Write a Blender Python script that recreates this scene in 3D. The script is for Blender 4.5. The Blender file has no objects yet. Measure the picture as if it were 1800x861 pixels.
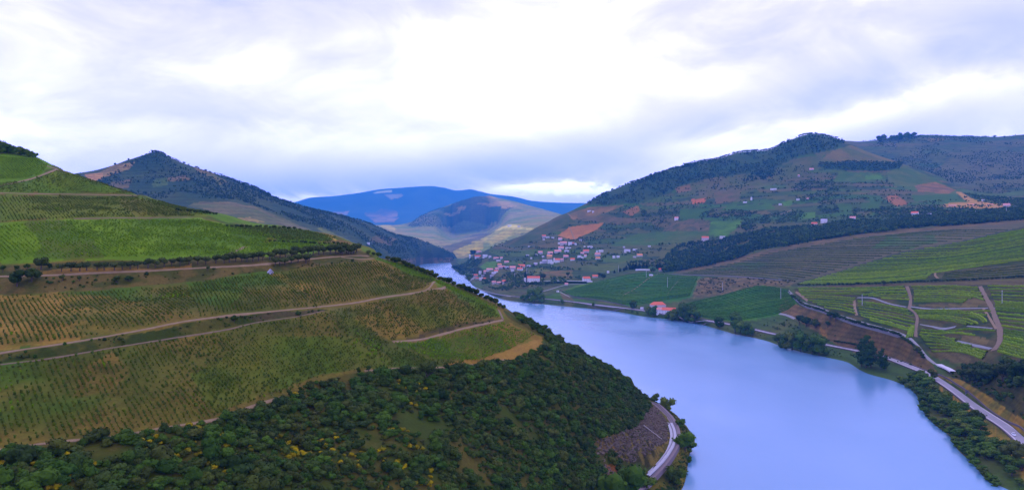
import bpy, math, random
import numpy as np
from mathutils import Vector, Matrix

random.seed(7)
rng = np.random.default_rng(11)
scene = bpy.context.scene
COL = scene.collection

# ------------------------------------------------------------------ camera
H, F, YH = 140.0, 1285.0, 417.0          # eye height (m), focal length and horizon row in photo pixels (1800 wide)
cam_data = bpy.data.cameras.new("camera")
cam = bpy.data.objects.new("camera", cam_data)
COL.objects.link(cam)
cam.location = (0, 0, H)
cam.rotation_euler = (math.radians(90), 0, 0)
cam_data.sensor_width = 36.0
cam_data.lens = 36.0 * F / 1800.0
cam_data.shift_y = (YH - 430.5) / 1800.0
cam_data.clip_start = 1.0
cam_data.clip_end = 60000.0
scene.camera = cam

# ------------------------------------------------------------------ light
SUN_EL, SUN_AZ = 52.0, 18.0              # degrees; azimuth to the right of the view direction
SUN_DIR = Vector((math.sin(math.radians(SUN_AZ)) * math.cos(math.radians(SUN_EL)),
                  math.cos(math.radians(SUN_AZ)) * math.cos(math.radians(SUN_EL)),
                  math.sin(math.radians(SUN_EL))))
sun_data = bpy.data.lights.new("sun", 'SUN')
sun_data.energy = 0.8
sun_data.angle = math.radians(18)
sun_data.color = (1.0, 0.95, 0.88)
sun = bpy.data.objects.new("sun", sun_data)
COL.objects.link(sun)
sun.rotation_euler = SUN_DIR.to_track_quat('Z', 'Y').to_euler()

scene.view_settings.view_transform = 'Standard'
scene.view_settings.look = 'None'
scene.view_settings.exposure = 0.0
scene.view_settings.gamma = 1.0
scene.render.engine = 'CYCLES'
cy = scene.cycles
cy.use_denoising = True
cy.max_bounces = 6
cy.diffuse_bounces = 3
cy.glossy_bounces = 2
cy.transmission_bounces = 2
cy.volume_bounces = 1
cy.caustics_reflective = False
cy.caustics_refractive = False

world = bpy.data.worlds.new("World")
scene.world = world
world.use_nodes = True


class NT:
    """tiny node helper"""
    def __init__(self, tree):
        self.t = tree
        for n in list(tree.nodes):
            tree.nodes.remove(n)

    def n(self, typ, **kw):
        nd = self.t.nodes.new(typ)
        for k, v in kw.items():
            if k == 'inp':
                for a, b in v.items():
                    if hasattr(b, 'is_output'):
                        self.t.links.new(b, nd.inputs[a])
                    else:
                        nd.inputs[a].default_value = b
            else:
                setattr(nd, k, v)
        return nd

    def math(self, op, a, b=None, c=None, clamp=False):
        nd = self.t.nodes.new('ShaderNodeMath')
        nd.operation = op
        nd.use_clamp = clamp
        for i, v in enumerate((a, b, c)):
            if v is None:
                continue
            if hasattr(v, 'is_output'):
                self.t.links.new(v, nd.inputs[i])
            else:
                nd.inputs[i].default_value = v
        return nd.outputs[0]

    def mix(self, fac, a, b, blend='MIX'):
        nd = self.t.nodes.new('ShaderNodeMix')
        nd.data_type = 'RGBA'
        nd.blend_type = blend
        nd.clamp_factor = True
        for i, v in ((0, fac), (6, a), (7, b)):
            if hasattr(v, 'is_output'):
                self.t.links.new(v, nd.inputs[i])
            elif i == 0:
                nd.inputs[i].default_value = v
            else:
                nd.inputs[i].default_value = (v[0], v[1], v[2], 1.0)
        return nd.outputs[2]

    def link(self, a, b):
        self.t.links.new(a, b)


def build_sky():
    g = NT(world.node_tree)
    out = g.n('ShaderNodeOutputWorld')
    bg = g.n('ShaderNodeBackground')
    g.link(bg.outputs[0], out.inputs[0])
    sky = g.n('ShaderNodeTexSky', sky_type='NISHITA', sun_disc=False)
    sky.sun_elevation = math.radians(SUN_EL)
    sky.sun_rotation = math.radians(SUN_AZ)
    sky.air_density = 1.2
    sky.ozone_density = 1.5
    tc = g.n('ShaderNodeTexCoord')
    sep = g.n('ShaderNodeSeparateXYZ', inp={0: tc.outputs['Generated']})
    az = g.math('ARCTAN2', sep.outputs[0], sep.outputs[1])
    el = g.math('ARCSINE', sep.outputs[2])
    elp = g.math('MAXIMUM', el, 0.0)
    # a layer of cloud seen in perspective: stretched thin toward the horizon
    zz = g.math('ADD', g.math('MAXIMUM', sep.outputs[2], 0.0), 0.30)
    cx = g.math('DIVIDE', sep.outputs[0], zz)
    cyy = g.math('DIVIDE', sep.outputs[1], zz)
    vec = g.n('ShaderNodeCombineXYZ', inp={0: cx, 1: cyy, 2: 3.7})
    n1 = g.n('ShaderNodeTexNoise', inp={'Vector': vec.outputs[0], 'Scale': 1.05, 'Detail': 7.0, 'Roughness': 0.55, 'Distortion': 0.6})
    vec2 = g.n('ShaderNodeCombineXYZ', inp={0: g.math('MULTIPLY', az, 2.2), 1: g.math('MULTIPLY', el, 4.6), 2: 1.3})
    n2 = g.n('ShaderNodeTexNoise', inp={'Vector': vec2.outputs[0], 'Scale': 2.1, 'Detail': 8.0, 'Roughness': 0.55, 'Distortion': 0.7})
    wob = g.math('MULTIPLY', g.math('SUBTRACT', n2.outputs[0], 0.5), 0.16)
    azw = g.math('ADD', az, wob)
    elw = g.math('ADD', el, g.math('MULTIPLY', wob, 0.55))
    dark = g.math('ADD', g.math('MULTIPLY', g.math('SUBTRACT', n1.outputs[0], 0.5), 0.95),
                  g.math('MULTIPLY', g.math('SUBTRACT', n2.outputs[0], 0.5), 1.1))
    dark = g.math('ADD', dark, 0.305)
    # the deck darkens a little toward the horizon all round
    hz = g.math('POWER', g.math('SUBTRACT', 1.0, g.math('MULTIPLY', elp, 2.4), clamp=True), 3.0)
    dark = g.math('ADD', dark, g.math('MULTIPLY', hz, 0.10))
    # individual cloud masses (azimuth, elevation, half sizes in degrees, tilt, strength)
    def mass(px, py, sx, sy, amt, tilt=0.0):
        nonlocal dark
        a0 = math.atan((px - 900) / F)
        e0 = math.atan((YH - py) / F * math.cos(a0))
        ax, ay = sx / F, sy / F
        du = g.math('SUBTRACT', azw, a0)
        dv = g.math('SUBTRACT', elw, e0)
        c, s = math.cos(tilt), math.sin(tilt)
        ru = g.math('ADD', g.math('MULTIPLY', du, c / ax), g.math('MULTIPLY', dv, s / ax))
        rv = g.math('ADD', g.math('MULTIPLY', du, -s / ay), g.math('MULTIPLY', dv, c / ay))
        r2 = g.math('ADD', g.math('MULTIPLY', ru, ru), g.math('MULTIPLY', rv, rv))
        gs = g.math('EXPONENT', g.math('MULTIPLY', r2, -1.0))
        dark = g.math('ADD', dark, g.math('MULTIPLY', gs, amt))
    for a in SKY_MASSES:
        mass(*a)
    ramp = g.n('ShaderNodeValToRGB', inp={0: dark})
    cr = ramp.color_ramp
    cr.interpolation = 'B_SPLINE'
    st = [(0.0, (2.0, 1.92, 3.0)), (0.20, (1.32, 1.25, 2.5)), (0.40, (1.02, 0.965, 2.2)), (0.66, (0.78, 0.785, 1.9)), (1.0, (0.48, 0.55, 1.6))]
    st = [(p_, tuple(v / 3.2 for v in c_)) for p_, c_ in st]      # a ramp holds 0..1; scaled back up below
    cr.elements[0].position, cr.elements[0].color = st[0][0], (*st[0][1], 1)
    cr.elements[1].position, cr.elements[1].color = st[-1][0], (*st[-1][1], 1)
    for p, c in st[1:-1]:
        e = cr.elements.new(p)
        e.color = (*c, 1)
    skyc = g.mix(1.0, sky.outputs[0], (0.10, 0.10, 0.10), 'MULTIPLY')
    # thin places let a little blue through
    thin = g.math('MULTIPLY', g.math('SUBTRACT', 0.62, n1.outputs[0], clamp=True), 0.55)
    thin = g.math('MINIMUM', thin, 0.10)
    cloud = g.mix(1.0, ramp.outputs[0], (3.2, 3.2, 3.2), 'MULTIPLY')
    col = g.mix(thin, cloud, skyc)
    # sky brightened low down, all the way round, to offset dimming by the haze
    low = g.math('POWER', g.math('SUBTRACT', 1.0, g.math('MULTIPLY', elp, 2.2), clamp=True), 2.0)
    gl = g.math('ADD', 0.92, g.math('MULTIPLY', low, 0.75))
    cmb = g.n('ShaderNodeCombineXYZ', inp={0: gl, 1: gl, 2: gl})
    col = g.mix(1.0, col, cmb.outputs[0], 'MULTIPLY')
    g.link(col, bg.inputs[0])
    bg.inputs[1].default_value = 1.0


SKY_MASSES = [
    (690, 315, 330, 34, 0.44, 0.02), (560, 332, 190, 16, 0.20, 0.0), (930, 285, 200, 42, 0.30, 0.06),
    (1250, 215, 280, 42, 0.26, 0.25), (1620, 130, 300, 46, 0.28, 0.28), (1700, 50, 110, 40, 0.22, 0.0),
    (1750, 215, 220, 26, 0.20, 0.05),
    (1080, 125, 330, 90, -0.30, 0.0), (1560, 190, 190, 22, -0.26, 0.2), (955, 338, 150, 11, -0.62, 0.0),
    (530, 348, 80, 7, -0.40, 0.0), (1200, 262, 90, 18, -0.22, 0.1), (250, 120, 420, 120, 0.02, 0.0), (820, 235, 120, 26, -0.10, 0.1), (1010, 160, 26, 16, 0.16, 0.4), (880, 100, 160, 22, 0.07, 0.1),
    (560, 5, 220, 20, 0.12, 0.0), (250, 175, 240, 22, 0.10, 0.0),
]
build_sky()

# ------------------------------------------------------------------ small maths
_tab = np.random.default_rng(5).random((256, 256))


def vnoise(x, y, s):
    x = np.asarray(x) / s
    y = np.asarray(y) / s
    xi = np.floor(x).astype(int)
    yi = np.floor(y).astype(int)
    fx = x - xi
    fy = y - yi
    fx = fx * fx * (3 - 2 * fx)
    fy = fy * fy * (3 - 2 * fy)
    a = _tab[xi & 255, yi & 255]
    b = _tab[(xi + 1) & 255, yi & 255]
    c = _tab[xi & 255, (yi + 1) & 255]
    d = _tab[(xi + 1) & 255, (yi + 1) & 255]
    return (a * (1 - fx) + b * fx) * (1 - fy) + (c * (1 - fx) + d * fx) * fy


def fbm(x, y, s, o=4, off=0.0):
    v, a, t = 0.0, 1.0, 0.0
    for k in range(o):
        v = v + a * vnoise(np.asarray(x) + off + 17.3 * k, np.asarray(y) - off + 9.1 * k, s)
        t += a
        a *= 0.5
        s *= 0.5
    return v / t


def pchip_slopes(X, Y):
    """monotone slopes; X, Y are (K, N)"""
    h = np.diff(X, axis=0)
    dl = np.diff(Y, axis=0) / h
    m = np.zeros_like(Y)
    w1 = 2 * h[1:] + h[:-1]
    w2 = h[1:] + 2 * h[:-1]
    same = (dl[1:] * dl[:-1]) > 0
    with np.errstate(divide='ignore', invalid='ignore'):
        hm = (w1 + w2) / (w1 / dl[:-1] + w2 / dl[1:])
    m[1:-1] = np.where(same, hm, 0.0)
    m[0] = dl[0]
    m[-1] = dl[-1]
    return m


def pchip1(xs, ys, q):
    xs = np.asarray(xs, float)[:, None]
    ys = np.asarray(ys, float)[:, None]
    if len(xs) == 2:
        return np.interp(q, xs[:, 0], ys[:, 0])
    m = pchip_slopes(xs, ys)[:, 0]
    xs = xs[:, 0]
    ys = ys[:, 0]
    qq = np.clip(q, xs[0], xs[-1])
    i = np.clip(np.searchsorted(xs, qq) - 1, 0, len(xs) - 2)
    h = xs[i + 1] - xs[i]
    t = (qq - xs[i]) / h
    return ((2 * t**3 - 3 * t**2 + 1) * ys[i] + (t**3 - 2 * t**2 + t) * h * m[i]
            + (-2 * t**3 + 3 * t**2) * ys[i + 1] + (t**3 - t**2) * h * m[i + 1])


def in_poly(px, py, poly):
    px = np.asarray(px)
    py = np.asarray(py)
    r = np.zeros(px.shape, bool)
    n = len(poly)
    for i in range(n):
        x1, y1 = poly[i]
        x2, y2 = poly[(i + 1) % n]
        if y1 == y2:
            continue
        c = ((y1 > py) != (y2 > py)) & (px < (x2 - x1) * (py - y1) / (y2 - y1) + x1)
        r ^= c
    return r


def Z(px, d, z):
    """a control point given by its height"""
    return (px, YH + (H - z) / d * F, d)


def lin(r, g, b):
    f = lambda c: (c / 255.0 / 12.92) if c / 255.0 <= 0.04045 else ((c / 255.0 + 0.055) / 1.055) ** 2.4
    return (f(r), f(g), f(b))


# ------------------------------------------------------------------ meshes, tags
def raw_mesh(name, V, quads=None, tris=None, smooth=False):
    me = bpy.data.meshes.new(name)
    V = np.asarray(V, np.float32)
    loops, starts, tot = [], [], 0
    if quads is not None and len(quads):
        q = np.asarray(quads, np.int32)
        loops.append(q.ravel())
        starts.append(np.arange(len(q)) * 4)
        tot = len(q) * 4
    if tris is not None and len(tris):
        t = np.asarray(tris, np.int32)
        loops.append(t.ravel())
        starts.append(tot + np.arange(len(t)) * 3)
    L = np.concatenate(loops)
    S = np.concatenate(starts).astype(np.int32)
    me.vertices.add(len(V))
    me.vertices.foreach_set('co', V.ravel())
    me.loops.add(len(L))
    me.loops.foreach_set('vertex_index', L)
    me.polygons.add(len(S))
    me.polygons.foreach_set('loop_start', S)
    me.update(calc_edges=True)
    me.polygons.foreach_set('use_smooth', np.full(len(S), smooth))
    me.validate()
    return me


def add_obj(name, me, mat=None, parent=None, loc=None):
    o = bpy.data.objects.new(name, me)
    COL.objects.link(o)
    if mat is not None and me is not None and len(me.materials) == 0:
        me.materials.append(mat)
    if parent is not None:
        o.parent = parent
    if loc is not None:
        o.location = loc
    return o


def tag(o, label=None, cat=None, group=None, kind=None):
    if label:
        o['label'] = label
    if cat:
        o['category'] = cat
    if group:
        o['group'] = group
    if kind:
        o['kind'] = kind
    return o


class MB:
    """collects simple shapes into one mesh"""
    def __init__(self):
        self.v, self.q, self.t, self.n = [], [], [], 0

    def add(self, V, quads=(), tris=()):
        V = np.asarray(V, float)
        if len(quads):
            self.q.append(np.asarray(quads) + self.n)
        if len(tris):
            self.t.append(np.asarray(tris) + self.n)
        self.v.append(V)
        self.n += len(V)
        return self

    def box(self, x0, x1, y0, y1, z0, z1):
        V = [(x0, y0, z0), (x1, y0, z0), (x1, y1, z0), (x0, y1, z0), (x0, y0, z1), (x1, y0, z1), (x1, y1, z1), (x0, y1, z1)]
        return self.add(V, [(0, 3, 2, 1), (4, 5, 6, 7), (0, 1, 5, 4), (1, 2, 6, 5), (2, 3, 7, 6), (3, 0, 4, 7)])

    def tube(self, p0, p1, r0, r1, n=7):
        p0, p1 = Vector(p0), Vector(p1)
        ax = (p1 - p0).normalized()
        a = ax.orthogonal().normalized()
        b = ax.cross(a)
        V = []
        for p, r in ((p0, r0), (p1, r1)):
            for k in range(n):
                w = 2 * math.pi * k / n
                V.append(p + a * (r * math.cos(w)) + b * (r * math.sin(w)))
        q = [(k, (k + 1) % n, n + (k + 1) % n, n + k) for k in range(n)]
        t = [(0, k + 1, k) for k in range(1, n - 1)] + [(n, n + k, n + k + 1) for k in range(1, n - 1)]
        return self.add([tuple(v) for v in V], q, t)

    def mesh(self, name, smooth=False):
        return raw_mesh(name, np.concatenate(self.v), np.concatenate(self.q) if self.q else None,
                        np.concatenate(self.t) if self.t else None, smooth)

# ------------------------------------------------------------------ materials
def new_mat(name):
    m = bpy.data.materials.new(name)
    m.use_nodes = True
    g = NT(m.node_tree)
    out = g.n('ShaderNodeOutputMaterial')
    p = g.n('ShaderNodeBsdfPrincipled')
    g.link(p.outputs[0], out.inputs[0])
    p.inputs['Roughness'].default_value = 0.85
    p.inputs['Specular IOR Level'].default_value = 0.04
    return m, g, p


TINT = (0.90, 0.88, 0.24)      # the colours below were judged under a cooler, dimmer sky than this one


def ground_mat(name, fine, coarse, terr=0.0, amp=0.35, bump=0.4, bdist=0.5):
    """vertex colour (what grows or lies there) broken up with grain; terr = height of the terraces in metres"""
    m, g, p = new_mat(name)
    at = g.n('ShaderNodeAttribute', attribute_name='Col')
    tc = g.n('ShaderNodeTexCoord')
    nf = g.n('ShaderNodeTexNoise', inp={'Vector': tc.outputs['Object'], 'Scale': 1.0 / fine, 'Detail': 4.0, 'Roughness': 0.65})
    nc = g.n('ShaderNodeTexNoise', inp={'Vector': tc.outputs['Object'], 'Scale': 1.0 / coarse, 'Detail': 4.0, 'Roughness': 0.6})
    f1 = g.math('MULTIPLY', g.math('SUBTRACT', nf.outputs[0], 0.5), 2.0 * amp * 1.6)
    f2 = g.math('MULTIPLY', g.math('SUBTRACT', nc.outputs[0], 0.5), 2.0 * amp)
    f = g.math('ADD', g.math('ADD', f1, f2), 1.0)
    if terr:
        sp = g.n('ShaderNodeSeparateXYZ', inp={0: tc.outputs['Object']})
        zz = g.math('ADD', sp.outputs[2], g.math('MULTIPLY', nc.outputs[0], terr * 1.7))
        w = g.math('SINE', g.math('MULTIPLY', zz, 2 * math.pi / terr))
        w = g.math('MULTIPLY', g.math('MAXIMUM', w, -0.2), -0.2)
        f = g.math('ADD', f, w)
    f = g.math('MAXIMUM', f, 0.15)
    cmb = g.n('ShaderNodeCombineXYZ', inp={0: f, 1: f, 2: f})
    col = g.mix(1.0, g.mix(1.0, at.outputs['Color'], TINT, 'MULTIPLY'), cmb.outputs[0], 'MULTIPLY')
    # drier and greener tufts
    hs = g.n('ShaderNodeHueSaturation', inp={'Color': col, 'Hue': 0.5, 'Saturation': 1.0})
    g.link(g.math('ADD', 0.47, g.math('MULTIPLY', nf.outputs[0], 0.06)), hs.inputs['Hue'])
    g.link(hs.outputs[0], p.inputs['Base Color'])
    b = g.n('ShaderNodeBump', inp={'Strength': bump, 'Distance': bdist, 'Height': nf.outputs[0]})
    g.link(b.outputs[0], p.inputs['Normal'])
    return m


def plain_mat(name, col, var=0.2, scale=1.0, rough=0.85, bump=0.0, spec=0.15):
    m, g, p = new_mat(name)
    tc = g.n('ShaderNodeTexCoord')
    nf = g.n('ShaderNodeTexNoise', inp={'Vector': tc.outputs['Object'], 'Scale': scale, 'Detail': 5.0, 'Roughness': 0.65})
    f = g.math('ADD', 1.0 - var, g.math('MULTIPLY', nf.outputs[0], 2 * var))
    cmb = g.n('ShaderNodeCombineXYZ', inp={0: f, 1: f, 2: f})
    g.link(g.mix(1.0, col, cmb.outputs[0], 'MULTIPLY'), p.inputs['Base Color'])
    p.inputs['Roughness'].default_value = rough
    p.inputs['Specular IOR Level'].default_value = spec
    if bump:
        b = g.n('ShaderNodeBump', inp={'Strength': bump, 'Distance': 0.1, 'Height': nf.outputs[0]})
        g.link(b.outputs[0], p.inputs['Normal'])
    return m


def leaf_mat(name, c1, c2, c3=None, scale=0.6, var=0.35):
    """foliage: each plant its own tint, clumps inside a crown differ a little"""
    m, g, p = new_mat(name)
    oi = g.n('ShaderNodeObjectInfo')
    tc = g.n('ShaderNodeTexCoord')
    nf = g.n('ShaderNodeTexNoise', inp={'Vector': tc.outputs['Object'], 'Scale': scale, 'Detail': 3.0, 'Roughness': 0.6})
    col = g.mix(oi.outputs['Random'], c1, c2)
    if c3 is not None:
        r2 = g.math('FRACT', g.math('MULTIPLY', oi.outputs['Random'], 13.7))
        col = g.mix(g.math('POWER', r2, 3.0), col, c3)
    f = g.math('ADD', 1.0 - var, g.math('MULTIPLY', nf.outputs[0], 2 * var))
    r3 = g.math('FRACT', g.math('MULTIPLY', oi.outputs['Random'], 7.31))
    f = g.math('MULTIPLY', f, g.math('ADD', 0.75, g.math('MULTIPLY', r3, 0.5)))
    cmb = g.n('ShaderNodeCombineXYZ', inp={0: f, 1: f, 2: f})
    g.link(g.mix(1.0, g.mix(1.0, col, TINT, 'MULTIPLY'), cmb.outputs[0], 'MULTIPLY'), p.inputs['Base Color'])
    p.inputs['Roughness'].default_value = 0.8
    p.inputs['Specular IOR Level'].default_value = 0.06
    return m


# ------------------------------------------------------------------ terrain sheets
class Sheet:
    """a height field: lines of the landscape (near to far) joined into one surface.
    Each line is a list of (photo column, photo row, distance); rows turn into heights."""
    def __init__(self, name, curves, px, nsub, noise=0.0, nscale=20.0):
        self.name = name
        self.px = px = np.asarray(px, float)
        Dk, Zk = [], []
        for c in curves:
            c = sorted(c)
            xs = [a[0] for a in c]
            ds = np.exp(pchip1(xs, np.log([a[2] for a in c]), px))
            ys = pchip1(xs, [a[1] for a in c], px)
            Dk.append(ds)
            Zk.append(H - (ys - YH) / F * ds)
        Dk = np.array(Dk)
        Zk = np.array(Zk)
        for k in range(1, len(Dk)):
            Dk[k] = np.maximum(Dk[k], Dk[k - 1] + 0.5)
        m = pchip_slopes(Dk, Zk)
        D, ZZ = [], []
        for k in range(len(Dk) - 1):
            n = nsub[k]
            h = Dk[k + 1] - Dk[k]
            for i in range(n):
                t = i / n
                D.append(Dk[k] + h * t)
                ZZ.append((2 * t**3 - 3 * t**2 + 1) * Zk[k] + (t**3 - 2 * t**2 + t) * h * m[k]
                          + (-2 * t**3 + 3 * t**2) * Zk[k + 1] + (t**3 - t**2) * h * m[k + 1])
        D.append(Dk[-1])
        ZZ.append(Zk[-1])
        self.D = np.array(D)
        self.Zh = np.array(ZZ)
        self.X = (px[None, :] - 900.0) / F * self.D
        if noise:
            nz = (fbm(self.X, self.D, nscale, 4, 3.1) - 0.5) * 2 * noise
            self.Zh = self.Zh + nz * np.clip((self.Zh - 1.0) / 10.0, 0, 1)
        self.P = YH + (H - self.Zh) / self.D * F
        run = np.minimum.accumulate(self.P, axis=0)
        self.vis = self.P <= run + 0.6
        self.K, self.N = self.D.shape

    def _col(self, px):
        j = np.clip(np.searchsorted(self.px, px) - 1, 0, self.N - 2)
        f = np.clip((px - self.px[j]) / (self.px[j + 1] - self.px[j]), 0, 1)
        return j, f

    def pick(self, px, py):
        """first surface point along the photo ray(s)"""
        px = np.atleast_1d(np.asarray(px, float))
        py = np.atleast_1d(np.asarray(py, float))
        out = np.full((len(px), 3), np.nan)
        for s in range(0, len(px), 4000):
            a, b = px[s:s + 4000], py[s:s + 4000]
            j, f = self._col(a)
            P = self.P[:, j] * (1 - f) + self.P[:, j + 1] * f
            D = self.D[:, j] * (1 - f) + self.D[:, j + 1] * f
            hit = P <= b[None, :]
            i = np.argmax(hit, axis=0)
            ok = hit.any(axis=0) & (i > 0)
            i = np.maximum(i, 1)
            c = np.arange(len(a))
            p0, p1 = P[i - 1, c], P[i, c]
            t = np.clip((p0 - b) / np.where(p0 - p1 == 0, 1e-9, p0 - p1), 0, 1)
            # interpolate along the ray in height/distance
            d0, d1 = D[i - 1, c], D[i, c]
            z0, z1 = H - (p0 - YH) / F * d0, H - (p1 - YH) / F * d1
            k = (b - YH) / F
            den = (z1 - z0) + k * (d1 - d0)
            tt = np.clip((H - k * d0 - z0) / np.where(np.abs(den) < 1e-9, 1e-9, den), 0, 1)
            d = d0 + (d1 - d0) * tt
            z = z0 + (z1 - z0) * tt
            r = np.stack([(a - 900) / F * d, d, z], 1)
            r[~ok] = np.nan
            out[s:s + 4000] = r
        return out

    def height(self, x, y):
        x = np.atleast_1d(np.asarray(x, float))
        y = np.atleast_1d(np.asarray(y, float))
        px = 900 + F * x / y
        out = np.zeros(len(x))
        for s in range(0, len(x), 4000):
            a, d = px[s:s + 4000], y[s:s + 4000]
            j, f = self._col(a)
            D = self.D[:, j] * (1 - f) + self.D[:, j + 1] * f
            Zc = self.Zh[:, j] * (1 - f) + self.Zh[:, j + 1] * f
            i = np.clip((D < d[None, :]).sum(0), 1, self.K - 1)
            c = np.arange(len(a))
            t = np.clip((d - D[i - 1, c]) / (D[i, c] - D[i - 1, c]), 0, 1)
            out[s:s + 4000] = Zc[i - 1, c] * (1 - t) + Zc[i, c] * t
        return out

    def visible(self, x, y, z, tol=0.03):
        px = 900 + F * x / y
        py = YH + (H - z) / y * F
        p = self.pick(px, py + 0.4)
        return np.abs(p[:, 1] - y) < tol * y

    def scatter(self, poly, per_m2, dmin=0, dmax=1e9, need_vis=True):
        """random points on the part of the ground whose outline is poly; returns (n,3), photo px, py"""
        xs = [a[0] for a in poly]
        j0 = max(0, np.searchsorted(self.px, min(xs)) - 1)
        j1 = min(self.N - 1, np.searchsorted(self.px, max(xs)) + 1)
        X, Y, ZZ = self.X[:, j0:j1 + 1], self.D[:, j0:j1 + 1], self.Zh[:, j0:j1 + 1]
        ok = in_poly(np.repeat(self.px[None, j0:j1], self.K - 1, 0), self.P[:-1, j0:j1], grow(poly, 6)) & (Y[:-1, :-1] < dmax) & (Y[1:, :-1] > dmin)
        if need_vis:
            ok &= self.vis[:-1, j0:j1] | self.vis[1:, j0:j1]
        A = Y[:-1, :-1] * np.diff(self.px[j0:j1 + 1])[None, :] / F * (Y[1:, :-1] - Y[:-1, :-1])
        n = np.floor(np.where(ok, A * per_m2, 0) + rng.random(A.shape) * ok).astype(int)
        ii, jj = np.nonzero(n)
        r = n[ii, jj]
        ii, jj = np.repeat(ii, r), np.repeat(jj, r)
        u, v = rng.random(len(ii)), rng.random(len(ii))
        bl = lambda M: (M[ii, jj] * (1 - u) + M[ii, jj + 1] * u) * (1 - v) + (M[ii + 1, jj] * (1 - u) + M[ii + 1, jj + 1] * u) * v
        x, y, z = bl(X), bl(Y), bl(ZZ)
        px = 900 + F * x / y
        py = YH + (H - z) / y * F
        k = in_poly(px, py, poly)
        return np.stack([x, y, z], 1)[k], px[k], py[k]

    def build(self, mat, base, fields, jit=1.2, jscale=8.0, kind='structure', vary=None):
        """mesh + ground colours. base: colour or function(x,y,z,px,py); fields: list of (colour, polygon[, dmin, dmax])"""
        K, N = self.K, self.N
        V = np.stack([self.X, self.D, self.Zh], -1).reshape(-1, 3)
        idx = np.arange(K * N).reshape(K, N)
        q = np.stack([idx[:-1, :-1], idx[:-1, 1:], idx[1:, 1:], idx[1:, :-1]], -1).reshape(-1, 4)
        me = raw_mesh(self.name, V, quads=q, smooth=True)
        PX = np.repeat(self.px[None, :], K, 0)
        C = np.empty((K, N, 3))
        C[:] = base(self.X, self.D, self.Zh, PX, self.P) if callable(base) else np.array(base)
        jx = (fbm(self.X, self.D, jscale, 3, 40.0) - 0.5) * 2 * jit
        jy = (fbm(self.X, self.D, jscale, 3, 90.0) - 0.5) * 2 * jit
        QX, QY = PX + jx * 2, self.P + jy
        for fl in fields:
            c, poly = fl[0], fl[1]
            xs = [a[0] for a in poly]
            ys = [a[1] for a in poly]
            m = (QX > min(xs)) & (QX < max(xs)) & (QY > min(ys)) & (QY < max(ys)) & self.vis
            if len(fl) > 2:
                m &= (self.D > fl[2]) & (self.D < fl[3])
            w = np.nonzero(m)
            if not len(w[0]):
                continue
            k = in_poly(QX[w], QY[w], poly)
            C[w[0][k], w[1][k]] = c(self.X[w][k], self.D[w][k], self.Zh[w][k]) if callable(c) else c
        C = C.reshape(-1, 3)
        at = me.color_attributes.new('Col', 'FLOAT_COLOR', 'POINT')
        at.data.foreach_set('color', np.concatenate([np.clip(C, 0.002, 1), np.ones((len(C), 1))], 1).astype(np.float32).ravel())
        o = add_obj(self.name, me, mat)
        tag(o, kind=kind)
        return o


def grow(poly, r):
    cx = sum(a[0] for a in poly) / len(poly)
    cy_ = sum(a[1] for a in poly) / len(poly)
    o = []
    for x, y in poly:
        l = math.hypot(x - cx, y - cy_) + 1e-6
        o.append((x + (x - cx) / l * r, y + (y - cy_) / l * r))
    return o


def crop_columns(lo, fine0, fine1, hi, step, coarse):
    return np.concatenate([np.arange(lo, fine0, coarse), np.arange(fine0, fine1, step), np.arange(fine1, hi + 1, coarse)])


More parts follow.
